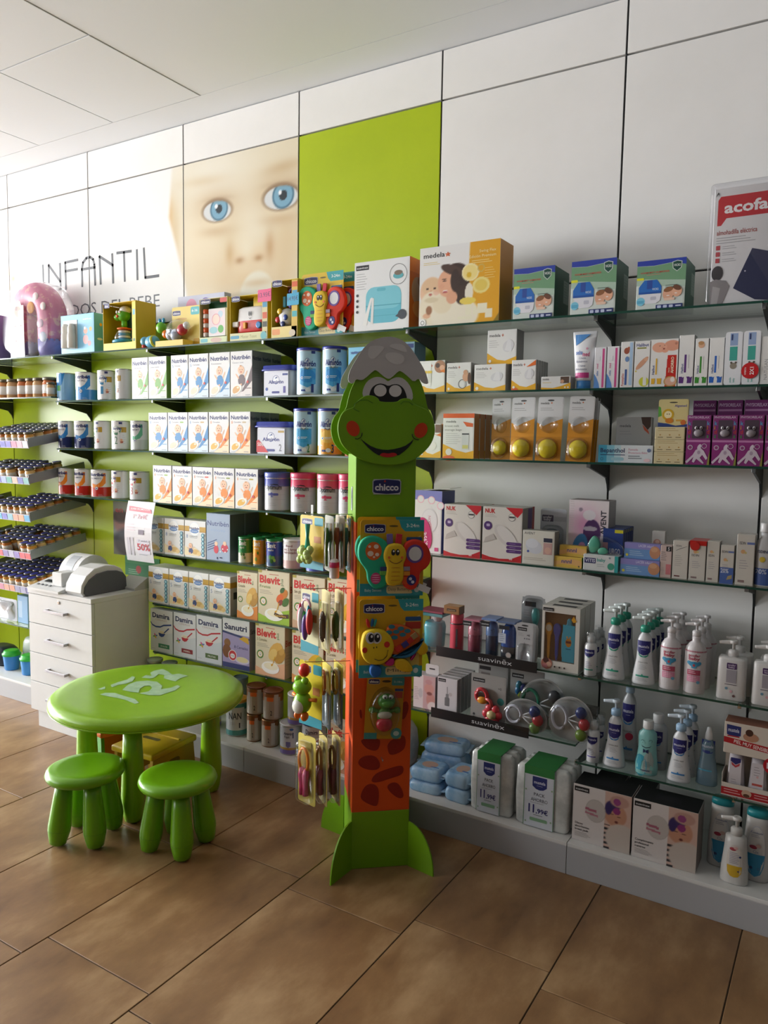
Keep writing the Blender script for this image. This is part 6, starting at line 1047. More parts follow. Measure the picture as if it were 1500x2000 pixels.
w, d, h = o['_s']; ob('red_flap', cubes('red_flap', [(-w*.5, w*.56, -d*.5, d*1.1, 0, .002), (-w*.5, w*.52, -d*.5-.002, -d*.5, -.014, .002)], M('c02018', .35)), o, (0, 0, h+.0005)); ob('flap_tab', slab('flap_tab', ellpts(0, 0, .016, .016, 16), -.0015, 0, M('c02a22', .35)), o, (-w*.18, -d/2-.0022, h-.016))
carton('ZI', 1070, 1160, 382, 668, Z3_, YR, .05, 'narrow white skin care box next to the red flap', isd(), WB, name='skin_care_box', group='tall white skin care boxes')
carton('ZI', 1164, 1262, 410, 688, Z3_, YR, .05, 'white skin care box with a blue 20% base, left of the tallest box', isd(blue=True), WB, name='skin_care_box', group='tall white skin care boxes')
carton('ZI', 1276, 1406, 335, 700, Z3_, YR, .06, 'tallest white skin care box with a blue bar', isd(big=True), WB, name='skin_care_box', group='tall white skin care boxes')
# ================================================================== bottles
def shaped_bottle(name, loc, label, secs, h, col, fn=None, group=None, ex=2.3, pump=None, rough=.3, cap=None, cat='bottle', turn=0, mat=None, rz=0):
    """secs: (z, rx, ry) fractions of h for z; fn prints on the front through the profile"""
    S = [(a*h, b, c) for a, b, c in secs]; o = ob(name, loft(name, S, [mat or M(col, rough)], 32, ex), None, loc, rz)
    zs = [s[0] for s in S]; rxs = [s[1] for s in S]; rys = [s[2] for s in S]; wmax = max(rxs)*2
    def fm(x, z, e):
        rx, ry = np.interp(z, zs, rxs), np.interp(z, zs, rys); t = min(1., abs(x)/rx); return (x, -ry*(1-t**ex)**(1/ex)-.0009-e*2, z)
    if fn: p = Pr(wmax, h); fn(p); ob('label_print', p.build('label_print', fm, .008), o)
    zt = S[-1][0]
    if pump:
        cc, hc, s = pump; m2 = M(hc, .35)
        ob('pump_collar', lathe('pump_collar', [(.013*s, 0), (.015*s, .001), (.015*s, .016*s), (.012*s, .020*s), (.006*s, .022*s)], 20, [M(cc, .35)]), o, (0, 0, zt-.001))
        ph = ob('pump_head', lathe('pump_head', [(.0045*s, 0), (.0045*s, .018*s), (.011*s, .020*s), (.012*s, .026*s), (.010*s, .030*s)], 16, [m2]), o, (0, 0, zt+.019*s))
        ob('spout', loft('spout', [(0, .007*s, .005*s), (.014*s, .007*s, .0045*s), (.034*s, .005*s, .004*s), (.040*s, .0045*s, .0035*s)], [m2], 12), ph, (0, 0, .024*s)).rotation_euler = (0, R(-97), 0)
    if cap: rc, hc_, c2, m3 = cap; ob('cap', lathe('cap', [(rc, 0), (rc*1.02, .002), (rc*1.02, hc_-.004), (rc*.9, hc_)], 24, [m3 or M(c2, .3)]), o, (0, 0, zt-.001))
    tag(o, label, cat, group); return o
def must(acc, teal=True, word='STELATOPIA', top=.62, mid=.42):
    def f(p):
        p.poly([(.22, top+.22), (.78, top+.22), (.78, top+.02), (.70, top-.03), (.5, top-.055), (.30, top-.03), (.22, top+.02)], '23246c'); p.poly([(.27, top+.0), (.34, top-.05), (.5, top-.075), (.66, top-.05), (.73, top), (.70, top-.06), (.6, top-.09), (.4, top-.09), (.30, top-.06)], acc)
        p.text('mustela', .5, top+.09, .05, 'd8dae8', .014, wid=.46, al='c'); p.rect(.40, top+.05, .60, top+.056, 'b0b4d0')
        p.text(word, .5, mid, .022, '4a5052', .0, wid=.42, al='c'); p.bars(.34, mid-.04, .34, 4, .025, 'a0a4a8', .006); p.rect(.22, .16, .78, .19, acc); p.poly([(.45, .19), (.5, .22), (.55, .19)], acc); p.bars(.22, .13, .52, 3, .02, 'a8acb0', .006)
    return f
def pos(zm, u, v, y): return W(zm, u, v, y=y)[0]
Z4_ = RZ[3]+.0002
HG = [(0, .036, .022), (.015, .040, .026), (.05, .041, .027), (.25, .036, .024), (.48, .028, .020), (.68, .026, .019), (.84, .0255, .0185), (.92, .020, .016), (.97, .0125, .0125), (1, .012, .012)]
def bottles(zm, u, vt, vb, z, n, dy, dx, mk, labels, y0=YR+.03):
    for k in range(n):
        y = y0+dy*k; mk((pos(zm, u, (vt+vb)/2, y0)+dx*k, y, z), labels[k])
# foam bottles
def foam(loc, label, group, acc='3f9a86', sc=1.):
    def f(p): p.poly([(.10, .80), (.90, .80), (.90, .66), (.75, .60), (.5, .58), (.25, .60), (.10, .66)], '23246c'); p.text('mustela', .5, .69, .065, 'd8dae8', .014, wid=.66, al='c'); p.poly([(.25, .60), (.5, .57), (.75, .60), (.5, .55)], acc); p.bars(.25, .42, .5, 4, .05, '8a8aa8', .012); p.rect(.16, .18, .84, .215, acc)
    o = shaped_bottle('foam_bottle', loc, label, [(0, .021, .021), (.02, .0235, .0235), (.5, .0235, .0235), (.88, .0235, .0235), (.95, .020, .020), (1, .016, .016)], .128*sc, 'd9dbdc', f, group, 2.)
    ob('foam_pump', lathe('foam_pump', [(.014, 0), (.016, .002), (.016, .022), (.010, .024), (.010, .034)], 20, [M('d9dbdc', .3)]), o, (0, 0, .127*sc)); ob('clear_cap', lathe('clear_cap', [(.0195, 0), (.0195, .040), (.0175, .043)], 24, [PLASTIC]), o, (0, 0, .126*sc)); return o
bottles('ZK', 133, 205, 605, Z4_, 3, .055, .002, lambda l, b: foam(l, b, 'foam bottles on the upper lotion shelf'), ['white foam bottle with a clear cap, front one beside the spoon set box', 'second white foam bottle behind the one beside the spoon set box', 'rearmost white foam bottle beside the spoon set box'], YR+.025)
GT = '2f9a80'
def stela(loc, label, h=.205): return shaped_bottle('pump_bottle', loc, label, HG, h, 'd6d9db', must(GT), 'teal-pump bottles', pump=('d6d9db', 'd2d8d8', 1.25)) if False else shaped_bottle('pump_bottle', loc, label, HG, h, 'd6d9db', must(GT), 'teal-pump bottles', pump=(GT, 'cfd8d6', 1.2))
bottles('ZK', 318, 100, 640, Z4_, 3, .062, .004, lambda l, b: stela(l, b, .208), ['tall teal-pump lotion bottle, front of the left file', 'second teal-pump lotion bottle of the left file', 'rearmost teal-pump lotion bottle of the left file'])
bottles('ZK', 547, 180, 680, Z4_, 4, .056, .004, lambda l, b: stela(l, b, .195), ['slimmer teal-pump lotion bottle, front of the right file', 'second teal-pump bottle of the right file', 'third teal-pump bottle of the right file', 'rearmost teal-pump bottle of the right file'])
def pinkb(loc, label):
    def f(p): p.rect(.0, .735, 1, .76, 'b87a86'); p.text('acofar', .5, .66, .045, 'b04a60', .024, wid=.56, al='c'); p.text('baby', .5, .60, .055, 'b04a60', .03, wid=.52, al='c'); p.ell(.5, .53, .26, .045, '3f94bc', 16); p.circ(.26, .55, .09, '3f94bc', 12); p.circ(.74, .55, .09, '3f94bc', 12); p.poly([(.34, .53), (.66, .53), (.6, .46), (.4, .46)], '4a9cc4'); p.ell(.5, .51, .06, .025, 'c04a50', 10); p.rect(.2, .34, .8, .43, 'b04a64'); p.bars(.25, .40, .4, 2, .03, 'e0b8c4', .012); p.rect(.2, .22, .8, .33, 'd08aa4'); p.bars(.25, .30, .5, 3, .03, 'ecc8d4', .008); p.circ(.72, .22, .08, '6aa4c0', 10)
    return shaped_bottle('pump_bottle', loc, label, [(0, .033, .025), (.02, .036, .028), (.45, .036, .028), (.70, .036, .028), (.80, .033, .026), (.88, .022, .020), (.91, .014, .014), (.97, .0145, .0145), (1, .014, .014)], .205, 'd8d3d4', f, 'pink-label pump bottles', 2., pump=('dad7d8', 'dad7d8', 1.0))
bottles('ZK', 748, 190, 715, Z4_, 3, .072, .006, pinkb, ['pink-label bear bottle with a white pump, front of the left file', 'second pink-label bear bottle of the left file', 'rearmost pink-label bear bottle of the left file'])
bottles('ZK', 940, 215, 750, Z4_, 3, .072, .006, pinkb, ['pink-label bear bottle with a white pump, front of the right file', 'second pink-label bear bottle of the right file', 'rearmost pink-label bear bottle of the right file'])
def squareb(loc, label):
    def f(p): p.rr(.34, .74, .68, .88, '4a2f5e', .03); p.text('acofar', .51, .815, .04, 'c8bcd0', .024, wid=.26, al='c'); p.text('baby', .51, .765, .04, 'c8bcd0', .024, wid=.22, al='c'); p.rect(.34, .42, .68, .72, '9c98a0'); p.rect(.30, .37, .70, .385, '5a5060'); p.circ(.36, .28, .05, '6a94a8', 10); p.circ(.52, .22, .05, 'd8a8b0', 10); p.circ(.62, .12, .05, '6a4a4a', 10)
    return shaped_bottle('square_pump_bottle', loc, label, [(0, .044, .028), (.03, .047, .030), (.5, .046, .030), (.94, .045, .029), (.985, .042, .026), (1, .016, .016)], .150, 'd4d2d0', f, 'square white pump bottles', 5., pump=('d6d4d2', 'd6d4d2', 1.15))
for k, (u, lb, nn) in enumerate(((1222, ['square white pump bottle left of the rail', 'square white pump bottle directly behind the one left of the rail'], 2), (1500, ['square white pump bottle cut off by the right edge', 'square white pump bottle behind the one at the right edge'], 2))): bottles('ZK', u, 420, 800, Z4_, nn, .075, .012, squareb, lb, YR+.035)
# lower lotion shelf
Z5_ = .4002
bottles('ZK', 156, 850, 1245, Z5_, 2, .07, .004, lambda l, b: foam(l, b, 'foam bottles on the lower lotion shelf', '6a62a8'), ['white foam bottle with violet print on the lower lotion shelf', 'white foam bottle standing behind the violet-print one'], YR+.025)
BL = '3f80b8'
def blueb(loc, label, h=.195): return shaped_bottle('pump_bottle', loc, label, HG, h, 'd6d8da', must(BL, word='HYDRA BEBÉ'), 'blue-pump bottles', pump=('9cbcd8', 'c8d4de', 1.2))
bottles('ZK', 322, 770, 1310, Z5_, 1, 0, 0, lambda l, b: blueb(l, b, .198), ['blue-pump body milk bottle left of the whale bottle'])
bottles('ZK', 322, 770, 1310, Z5_, 1, 0, 0, lambda l, b: shaped_bottle('pump_bottle', (l[0]+.025, l[1]+.10, l[2]), b, HG, .262, 'b9bdc0', lambda p: (must(BL)(p), p.circ(.6, .36, .18, 'b02a48', 14)), None, pump=('a8c0d4', 'b8c4cc', 1.1)), ['taller blue-pump bottle with a red disc behind the body milk'])
bottles('ZK', 822, 915, 1425, Z5_, 3, .065, .008, lambda l, b: blueb(l, b, .188), ['blue-pump bottle between the whale bottle and the clear spray', 'second blue-pump bottle behind the one by the clear spray', 'rearmost blue-pump bottle by the clear spray'])
def whale(p): p.ell(.28, .20, .30, .24, '2f94a8', 18); p.poly([(.0, .10), (.2, .45), (.3, .40), (.5, .36), (.35, .30), (.3, .1)], '2f94a8'); p.poly([(.36, .08), (.80, .06), (.86, .34), (.74, .52), (.58, .54), (.44, .40)], '9aa8a4'); p.poly([(.26, .66), (.34, .615), (.5, .60), (.66, .62), (.74, .67), (.66, .635), (.5, .615), (.34, .63)], '1c2c3a'); p.ring(.34, .74, .07, .014, '1c2c3a', 10); p.rect(.26, .70, .42, .738, '8fcac6'); p.ring(.70, .76, .07, .014, '1c2c3a', 10); p.rect(.62, .72, .78, .758, '8fcac6'); p.poly([(.38, .58), (.48, .55), (.48, .51), (.38, .49)], '1e2c58'); p.poly([(.62, .58), (.50, .55), (.50, .51), (.62, .49)], '1e2c58'); p.text('mustela', .52, .10, .04, '26346a', .012, wid=.40, al='c'); p.bars(.46, .30, .3, 4, .03, '5a7a7c', .008)
bx = pos('ZK', 572, 1100, YR+.03)
shaped_bottle('whale_bottle', (bx, YR+.03, Z5_), 'aqua bottle with a smiling whale face and bow tie', [(0, .036, .024), (.02, .039, .027), (.15, .040, .028), (.45, .034, .025), (.62, .031, .024), (.80, .033, .024), (.90, .031, .023), (.96, .020, .018), (1, .017, .017)], .172, '86c2be', whale, None, cap=(.0185, .030, 'd6d8d6', None))
shaped_bottle('bath_bottle', (bx+.02, YR+.105, Z5_), 'white-capped bottle standing behind the whale bottle', [(0, .036, .026), (.02, .039, .028), (.5, .037, .027), (.9, .034, .025), (1, .018, .018)], .175, 'b2b6b8', must(BL), None, cap=(.019, .034, 'cfd0d0', None))
o = shaped_bottle('spray_bottle', (pos('ZK', 1035, 1180, YR+.05), YR+.06, Z5_), 'translucent grey-blue spray bottle beside the red and white gift pack', [(0, .034, .024), (.02, .037, .027), (.3, .034, .025), (.6, .025, .020), (.86, .0225, .018), (.95, .016, .015), (1, .012, .012)], .165, '6f8a98', lambda p: (p.poly([(.2, .98), (.8, .98), (.8, .78), (.7, .73), (.5, .71), (.3, .73), (.2, .78)], '23347a'), p.text('mustela', .5, .84, .06, 'c8d0e0', .014, wid=.5, al='c'), p.rect(.15, .33, .75, .36, '4a9cb8')), None, mat=M('66808e', .12))
ob('spray_head', lathe('spray_head', [(.012, 0), (.013, .002), (.012, .02), (.009, .03), (.007, .042), (.003, .044)], 16, [M('cfd2d4', .3)]), o, (0, 0, .165))
# gift pack
xa, xb = pos('ZK', 1150, 1250, YR), pos('ZK', 1590, 1250, YR); w = xb-xa; h = W('ZK', 1250, 955, y=YR)[2]-Z5_; d = .08
e = empty('gift_pack', ((xa+xb)/2, YR+d/2, Z5_)); tag(e, 'red and white cardboard gift pack holding two bottles', 'gift pack')
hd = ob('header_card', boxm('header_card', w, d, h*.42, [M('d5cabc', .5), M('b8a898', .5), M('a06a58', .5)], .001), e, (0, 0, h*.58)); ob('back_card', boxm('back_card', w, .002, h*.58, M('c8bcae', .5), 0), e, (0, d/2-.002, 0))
flat_print(hd, lambda p: (p.poly([(.04, .92), (.30, .90), (.30, .60), (.17, .54), (.05, .60)], '26306e'), p.text('mustela', .17, .70, .12, 'd4d6e4', .014, wid=.2, al='c'), p.rect(.06, .54, .28, .58, 'b02a30'), p.poly([(0, .34), (1, .20), (1, .40), (0, .52)], 'b01c24'), p.text('PIEL MUY SENSIBLE', .18, .36, .11, 'ecdcd8', .016, wid=.66, rot=R(-6)), p.ell(.48, .62, .14, .14, 'b8866a', 14), p.circ(.45, .76, .07, '4a2c20', 12)), w, h*.42, -d/2-.0004)
s = ob('price_roundel', slab('price_roundel', ellpts(0, 0, .028, .028, 24), -.002, 0, M('b01828', .4)), e, (w*.38, -d/2-.001, h*.52)); p = Pr(.056, .056); p.text('15', .5, .32, .36, 'ecdce0', .012, wid=.6, al='c'); ob('price_print', p.build('price_print'), s, (0, -.0022, -.028))
tr = ob('base_tray', cubes('base_tray', [(-w/2, w/2, -d/2, d/2, 0, .003), (-w/2, w/2, -d/2, -d/2+.002, .003, h*.17), (w/2-.002, w/2, -d/2+.002, d/2, .003, h*.3), (-w/2, -w/2+.002, -d/2+.002, d/2, .003, h*.3)], M('d2c8bc', .5)), e); flat_print(tr, lambda p: (p.rect(0, .08, 1, .66, 'a81a22'), p.bars(.05, .46, .34, 2, .2, 'd8a8a8', .06), p.bars(.6, .46, .3, 2, .2, 'd8a8a8', .06), p.ell(.46, .45, .09, .3, 'c8a890', 14), p.ell(.46, .3, .06, .14, '5a3a28', 12)), w, h*.17, -d/2-.0006)
bsec = [(0, .030, .022), (.04, .032, .024), (.5, .026, .021), (1, .022, .018)]
for k, s in enumerate((-1, 1)):
    zs = [a*h*.55 for a, _, _ in bsec]
    b = ob('bottle', loft('bottle', [(a*h*.55, b_, c) for a, b_, c in bsec], [M('d2ccd0', .3)], 24, 2.3), e, (s*w*.20-.012, -.004, .0035))
    flat_print(b, (lambda p: (p.poly([(.1, 1), (.9, 1), (.9, .9), (.5, .82), (.1, .9)], '2a2a6a'), p.poly([(.15, .88), (.5, .80), (.85, .88), (.8, .8), (.5, .74), (.2, .8)], 'b84048'), p.bars(.2, .4, .5, 3, .06, '8a8490', .012))) if k == 0 else (lambda p: (p.bars(.2, .85, .5, 4, .07, '8a8088', .012), p.rect(.1, .36, .9, .42, 'b85048'), p.circ(.5, .6, .1, 'd8a8a8', 10), p.bars(.2, .28, .5, 2, .06, '8a8088', .012))), .040, h*.5, -.0252)
b = shaped_bottle('sunscreen_bottle', (pos('ZI', 1475, 550, YR+.03), YR+.03, Z3_), 'white bottle with a blue 20% base at the right edge above the lotions', [(0, .026, .020), (.02, .029, .022), (.7, .029, .022), (.84, .024, .02), (.9, .015, .015), (1, .015, .015)], .185, 'cfcfd0', lambda p: (p.rect(0.02, .03, .98, .34, '4a66a8'), p.text('20%', .06, .24, .08, 'ccd4e4', .02, wid=.6), p.text('ISDIN', .14, .62, .05, '3a3a5a', .012, wid=.5), p.rect(.66, .62, .95, .66, '5a6ab0'), p.ell(.4, .5, .16, .05, 'd0b83a')), None, cap=(.018, .032, 'd0d0d0', None))
# ================================================================== feeding shelf right of the stand
def strip(z, x0, x1, label):
    w = x1-x0; o = ob('shelf_label_strip', boxm('shelf_label_strip', w, .003, .042, M('141416', .4), .0005), None, ((x0+x1)/2, -.3045, z-.034)); p = Pr(w, .042); p.text('suavinēx', .60, .30, .44, 'cfd0d2', -.004, wid=.33, al='c'); ob('strip_lettering', p.build('strip_lettering'), o, (0, -.0018, 0)); tag(o, label, 'label strip', 'black shelf strips')
strip(RZ[3]+.016, pos('ZJ', 245, 450, -.305), pos('ZJ', 1022, 590, -.305), 'black shelf strip with white lettering under the feeding bottles'); strip(.465+.018, pos('ZJ', 205, 940, -.305), pos('ZJ', 958, 1085, -.305), 'black shelf strip with white lettering under the pacifiers')
YS = -.275
def clearbox(zm, u0, u1, vt, vb, z, y, dep, label, topc, build, name='bottle_box', top=None, fn=None, group=None):
    a, b = pos(zm, u0, (vt+vb)/2, y), pos(zm, u1, (vt+vb)/2, y); w = b-a-.002; h = W(zm, (u0+u1)/2, vt, y=y)[2]-z
    e = empty(name, ((a+b)/2, y+dep/2, z)); tag(e, label, 'box', group)
    ob('clear_shell', boxm('clear_shell', w, dep, h*.96, PLASTIC, .001), e); ob('card_top', boxm('card_top', w+.001, dep+.001, h*.05, M(topc, .5), .0008), e, (0, 0, h*.955)); build(e, w, dep, h)
    if fn: flat_print(e, fn, w, h, -dep/2-.0008)
    return e
def babybottle(e, r, h, c1, c2, x=0): ob('bottle', lathe('bottle', [(r*.9, .003), (r, .006), (r, h*.55), (r*.9, h*.6)], 20, [M(c2, .25)]), e, (x, 0, 0)); ob('bottle_cap', lathe('bottle_cap', [(r*1.02, h*.55), (r*1.04, h*.57), (r*1.0, h*.74), (r*.75, h*.86), (r*.3, h*.90)], 20, [M(c1, .3)]), e, (x, 0, 0))
clearbox('ZJ', 105, 292, 172, 462, Z4_, YS, .09, 'clear box with a turquoise container next to the turtle card', '7a2a40', lambda e, w, d, h: (ob('container', loft('container', [(.003, w*.36, d*.36), (h*.3, w*.38, d*.38), (h*.55, w*.40, d*.40), (h*.68, w*.34, d*.36)], [M('2f8a98', .3)], 24, 3.), e), ob('teal_band', boxm('teal_band', w*.98, d*.98, h*.08, M('2a8f96', .4), .001), e, (0, 0, h*.86)), ob('teat', sphere('teat', w*.2, d*.2, h*.14, M('8f8f90', .4)), e, (w*.1, -d*.0, h*.80))))
q = (pos('ZJ', 376, 330, YS), YS+.035, Z4_); th_ = W('ZJ', 376, 200, y=YS)[2]-Z4_
o = ob('thermos_flask', lathe('thermos_flask', [(.026, 0), (.029, .003), (.029, th_*.72), (.0292, th_*.725), (.0292, th_*.76), (.028, th_*.765), (.028, th_*.97), (.026, th_)], 28, [M('c8505e', .35), M('2a2426', .4)], [0, 0, 0, 1, 0, 0, 0]), None, q); tag(o, 'coral pink thermos flask with a dark slot, kraft box on top', 'flask')
ob('dark_slot', slab('dark_slot', rrect(-.004, .02, .004, th_*.62, .003), -.0305, -.028, M('2a2426', .4)), o, (.012, .0022, 0))
o = carton('ZJ', 302, 425, 108, 195, Z4_+th_+.0006, YS+.002, .05, 'small kraft cardboard box on top of the coral flask', lambda p: (p.rect(.2, .35, .8, .65, '2a2018'), p.text('suavinex', .25, .42, .15, 'b8a078', .012, wid=.5)), ['8a6238', '6a4a2a', 'a07848'], name='kraft_box', h=.034)
clearbox('ZJ', 452, 580, 238, 470, Z4_, YS, .075, 'pink feeding bottle box beside the coral flask', 'b06a7c', lambda e, w, d, h: babybottle(e, w*.40, h, 'b8707e', '8a4a58'), fn=lambda p: (p.rect(-.05, .82, .50, .95, '1a1a1c'), p.text('suavinex', .0, .86, .05, 'c8c8c8', .012, wid=.44), p.text('+0', .62, .70, .08, '3a2a30', .01)), group='coloured feeding bottle boxes')
clearbox('ZJ', 590, 708, 232, 498, Z4_, YS, .075, 'light blue feeding bottle box between the pink one and the pacifier box', '6a84b4', lambda e, w, d, h: babybottle(e, w*.40, h, '6a88b8', '3f4c60'), fn=lambda p: (p.rect(-.05, .80, .55, .93, '1a1a1c'), p.text('suavinex', .0, .84, .05, 'c8c8c8', .012, wid=.5), p.text('+0', .62, .68, .08, '2a3040', .01)), group='coloured feeding bottle boxes')
clearbox('ZJ', 712, 850, 255, 515, Z4_, YS, .07, 'clear box with a dark blue cap and a white label', '56688c', lambda e, w, d, h: (ob('pacifier_case', loft('pacifier_case', [(.003, w*.4, d*.3), (h*.3, w*.42, d*.36), (h*.6, w*.42, d*.36), (h*.8, w*.34, d*.3), (h*.9, w*.2, d*.2)], [M('2352a0', .25)], 24, 2.4), e), ob('lower_part', loft('lower_part', [(.002, w*.42, d*.37), (h*.34, w*.43, d*.38)], [M('3a3c44', .3)], 20, 2.6), e)), fn=lambda p: (p.rect(.08, .45, .5, .70, 'b8c0cc'), p.bars(.12, .66, .3, 4, .05, '5a6a8a', .012), p.circ(.68, .16, .16, '9a9a98', 14), p.circ(.68, .16, .13, 'b8a8a0', 12), p.rect(.1, .8, .7, .9, '22262e')), group='coloured feeding bottle boxes')
for k, lb in enumerate(('bottle teat card with a grey teat drawing, front one', 'bottle teat card, second behind the front one', 'bottle teat card, rearmost of the three')):
    o, w, h = pouch_card('ZJ', 860, 992, 262, 540, YS+.028*k, Z4_, lb, lambda p: (p.ell(.5, .93, .2, .02, '2a2a2c'), p.rect(.08, .80, .62, .88, '1a1a1c'), p.text('suavinex', .12, .825, .035, 'c0c0c0', .012, wid=.46), p.poly([(.3, .12), (.7, .12), (.74, .26), (.6, .34), (.56, .48), (.5, .54), (.44, .48), (.4, .34), (.26, .26)], '8f8f92'), p.text('+0', .62, .68, .05, '3a3a3c', .01), p.bars(.1, .74, .35, 3, .03, '8a8a8c', .008), [p.circ(.5+.13*j, .62, .04, '6a6a6c', 8) for j in range(3)]), (.12, .03, .88, .5), 'a9a9aa', r=.02, name='teat_card', group='bottle teat cards', bd=.02)
    o.location.x += .010*k
q = YS+.12
o, w, h = pouch_card('ZJ', 900, 1085, 55, 420, q, Z4_, 'arched clear card with a green spoon at the back', lambda p: (p.rect(.14, .82, .6, .90, '1a1a1c'), p.bars(.1, .75, .3, 4, .04, '77777a', .008)), (.06, .04, .94, .96), '8d8f90', r=.06, name='spoon_card', bd=.012)
ob('spoon', loft('spoon', [(0, .006, .004), (h*.5, .006, .004), (h*.58, .014, .006), (h*.68, .018, .007), (h*.76, .014, .006), (h*.79, .004, .003)], [M('2f6a66', .35)], 16), o, (.012, -.006, h*.02))
# spoon set gift box
xa, xb = pos('ZJ', 1062, 360, YS), pos('ZJ', 1352, 360, YS); w = xb-xa; h = W('ZJ', 1200, 130, y=YS)[2]-Z4_-.004; d = .062
def spoonset(y, label):
    e = empty('spoon_set_box', ((xa+xb)/2, y+d/2, Z4_)); tag(e, label, 'box', 'spoon set boxes')
    t = .010; ob('carton_frame', cubes('carton_frame', [(-w/2, -w/2+t, -d/2, d/2, 0, h), (w/2-t*1.6, w/2, -d/2, d/2, 0, h), (-w/2+t, w/2-t*1.6, -d/2, d/2, 0, h*.14), (-w/2+t, w/2-t*1.6, -d/2, d/2, h*.90, h), (-w/2+t, w/2-t*1.6, d/2-.003, d/2, h*.14, h*.9)], M('cfcbc2', .5)), e)
    ob('card_insert', boxm('card_insert', w-t*2.7, .002, h*.75, M('6a4420', .6), 0), e, (-t*.3, -d/2+.012, h*.145))
    ob('top_strip', cubes('top_strip', [(-w*.28, w*.34, -d*.2, d*.2, 0, .0008)], M('1c1a1a', .5)), e, (0, 0, h))
    def spoon(x, c, c2): ob('spoon', slab('spoon', smooth_pts([(-.006, 0), (.006, 0), (.007, h*.36), (.014, h*.44), (.016, h*.52), (.008, h*.58), (-.008, h*.58), (-.016, h*.52), (-.014, h*.44), (-.007, h*.36)], 1), -.006, 0, M(c, .4), .002), e, (x, -d/2+.010, h*.15)); c2 and ob('spoon_bowl', slab('spoon_bowl', ellpts(0, h*.50, .012, h*.055, 14), -.0072, -.006, M(c2, .4)), e, (x, -d/2+.010, h*.15))
    spoon(-w*.32, 'c0841c', 'bcae98'); spoon(-w*.10, '2a3f98', None)
    b = ob('silicone_bib', slab('silicone_bib', smooth_pts([(-.026, 0), (.026, 0), (.029, h*.30), (.026, h*.48), (.010, h*.58), (.008, h*.68), (-.008, h*.68), (-.010, h*.58), (-.026, h*.48), (-.029, h*.30)], 1), -.009, 0, M('3f9cb4', .4), .003), e, (w*.22, -d/2+.010, h*.15)); flat_print(b, lambda p: (p.ell(.5, .52, .24, .12, 'b8781c', 12), p.rect(.3, .5, .7, .56, '5a2a18'), p.circ(.38, .66, .07, 'b8781c', 8), p.circ(.62, .66, .07, 'b8781c', 8), p.rect(.3, .34, .7, .36, '24506a')), .05, h*.6, -.0095)
    ob('clear_window', boxm('clear_window', w-t*2.7, .0006, h*.75, PLASTIC, 0), e, (-t*.3, -d/2+.0006, h*.145))
    flat_print(e, lambda p: (p.rect(.02, .92, .30, .97, '1c1a1a'), p.text('suavinex', .04, .932, .02, 'cfcfcf', .012, wid=.24), p.poly([(.78, .82), (.84, .88), (.92, .80), (.84, .78)], 'c8901c'), p.circ(.16, .09, .15, 'a86a5a', 20), p.circ(.14, .14, .08, '4a2a24', 12), p.circ(.22, .08, .07, 'c8a08a', 10), p.rr(.04, .02, .18, .08, 'c07a80', .03), [p.circ(.38+.13*k, .055, .025, '3a3632', 10) for k in range(3)]), w, h, -d/2-.0008)
for k, lb in enumerate(('boxed spoon and bib set with a turquoise bib, front one', 'second spoon set box behind the front one', 'rearmost spoon set box')): spoonset(YS-.006+.068*k, lb)
# ================================================================== pacifier shelf
Z6_ = .4652
def babyphoto(U, V, A):
    X, Y = U, V*A; P = Paint(X, Y, 'c9c3c4'); P.mix((X > .45).astype(float), 'b89a9c'); P.ell(.72, .62*A, .22, .22, 'c08e86', .15); P.ell(.80, .30*A, .20, .26, 'b8867e', .15); P.ell(.74, .48*A, .12, .07, '7a4a48', .3); P.ell(.70, .82*A, .16, .10, 'b4888a', .2); P.ell(.88, .10*A, .22, .2, 'd0c4c2', .2); P.ell(.33, .45*A, .10, .2, 'b0b0b4', .1); return P.C
o = photobox('ZJ', 68, 238, 668, 945, Z6_, YS, .06, 'white carton with a sleeping baby photo and a hang tab beside the stand', babyphoto, 40, ['c9c4c5', '8f8688', 'b4acae'], 'bottle_carton', lambda p: (p.rect(.0, .92, .3, .98, '1a1a1c'), p.bars(.04, .60, .22, 8, .05, '8a8486', .012)))
w, d, h = o['_s']; ob('hang_tab', slab('hang_tab', rrect(-w*.1, 0, w*.5, .045, .008), -.001, .001, M('bdbdbd', .5)), o, (0, 0, h)); ob('hang_slot', slab('hang_slot', rrect(-.014, 0, .014, .006, .003), -.0016, -.001, M('2a2a2a', .5)), o, (w*.2, 0, h+.022))
o = carton('ZJ', 252, 408, 690, 945, Z6_, YS-.004, .030, 'slim white carton with a small bottle drawing, front one of five', lambda p: (p.rect(.04, .88, .42, .97, '1a1a1c'), p.text('suavinex', .07, .905, .04, 'c4c4c4', .012, wid=.32), p.rr(.38, .22, .62, .46, '6a6a6c', .04), p.rect(.43, .46, .57, .56, '7a7a7c'), p.rect(.49, .56, .51, .76, '5a5a5c'), p.circ(.66, .56, .09, 'b0a8a8', 10)), ['c4c0c2', '8a8688', 'a8a4a6'], name='bottle_carton', group='slim white bottle cartons')
behind(o, 4, .036, ['slim white bottle carton, %s behind the front one' % ct(k) for k in range(4)])
def soothercard(zm, u0, u1, vt, vb, y, label, build, col='9a9894'):
    o, w, h = pouch_card(zm, u0, u1, vt, vb, y, Z6_, label, lambda p: (p.rect(.05, .82, .40, .90, '1a1a1c'), p.text('suavinex', .08, .845, .035, 'c0c0c0', .012, wid=.30), p.text('+0', .78, .72, .05, '3a3a3c', .01), p.circ(.86, .48, .10, '2a7a78', 14), p.circ(.10, .12, .035, '3a3a3c', 8), p.circ(.10, .05, .035, '3a3a3c', 8)), None, col, r=.004, name='teether_card'); build(o, w, h); return o
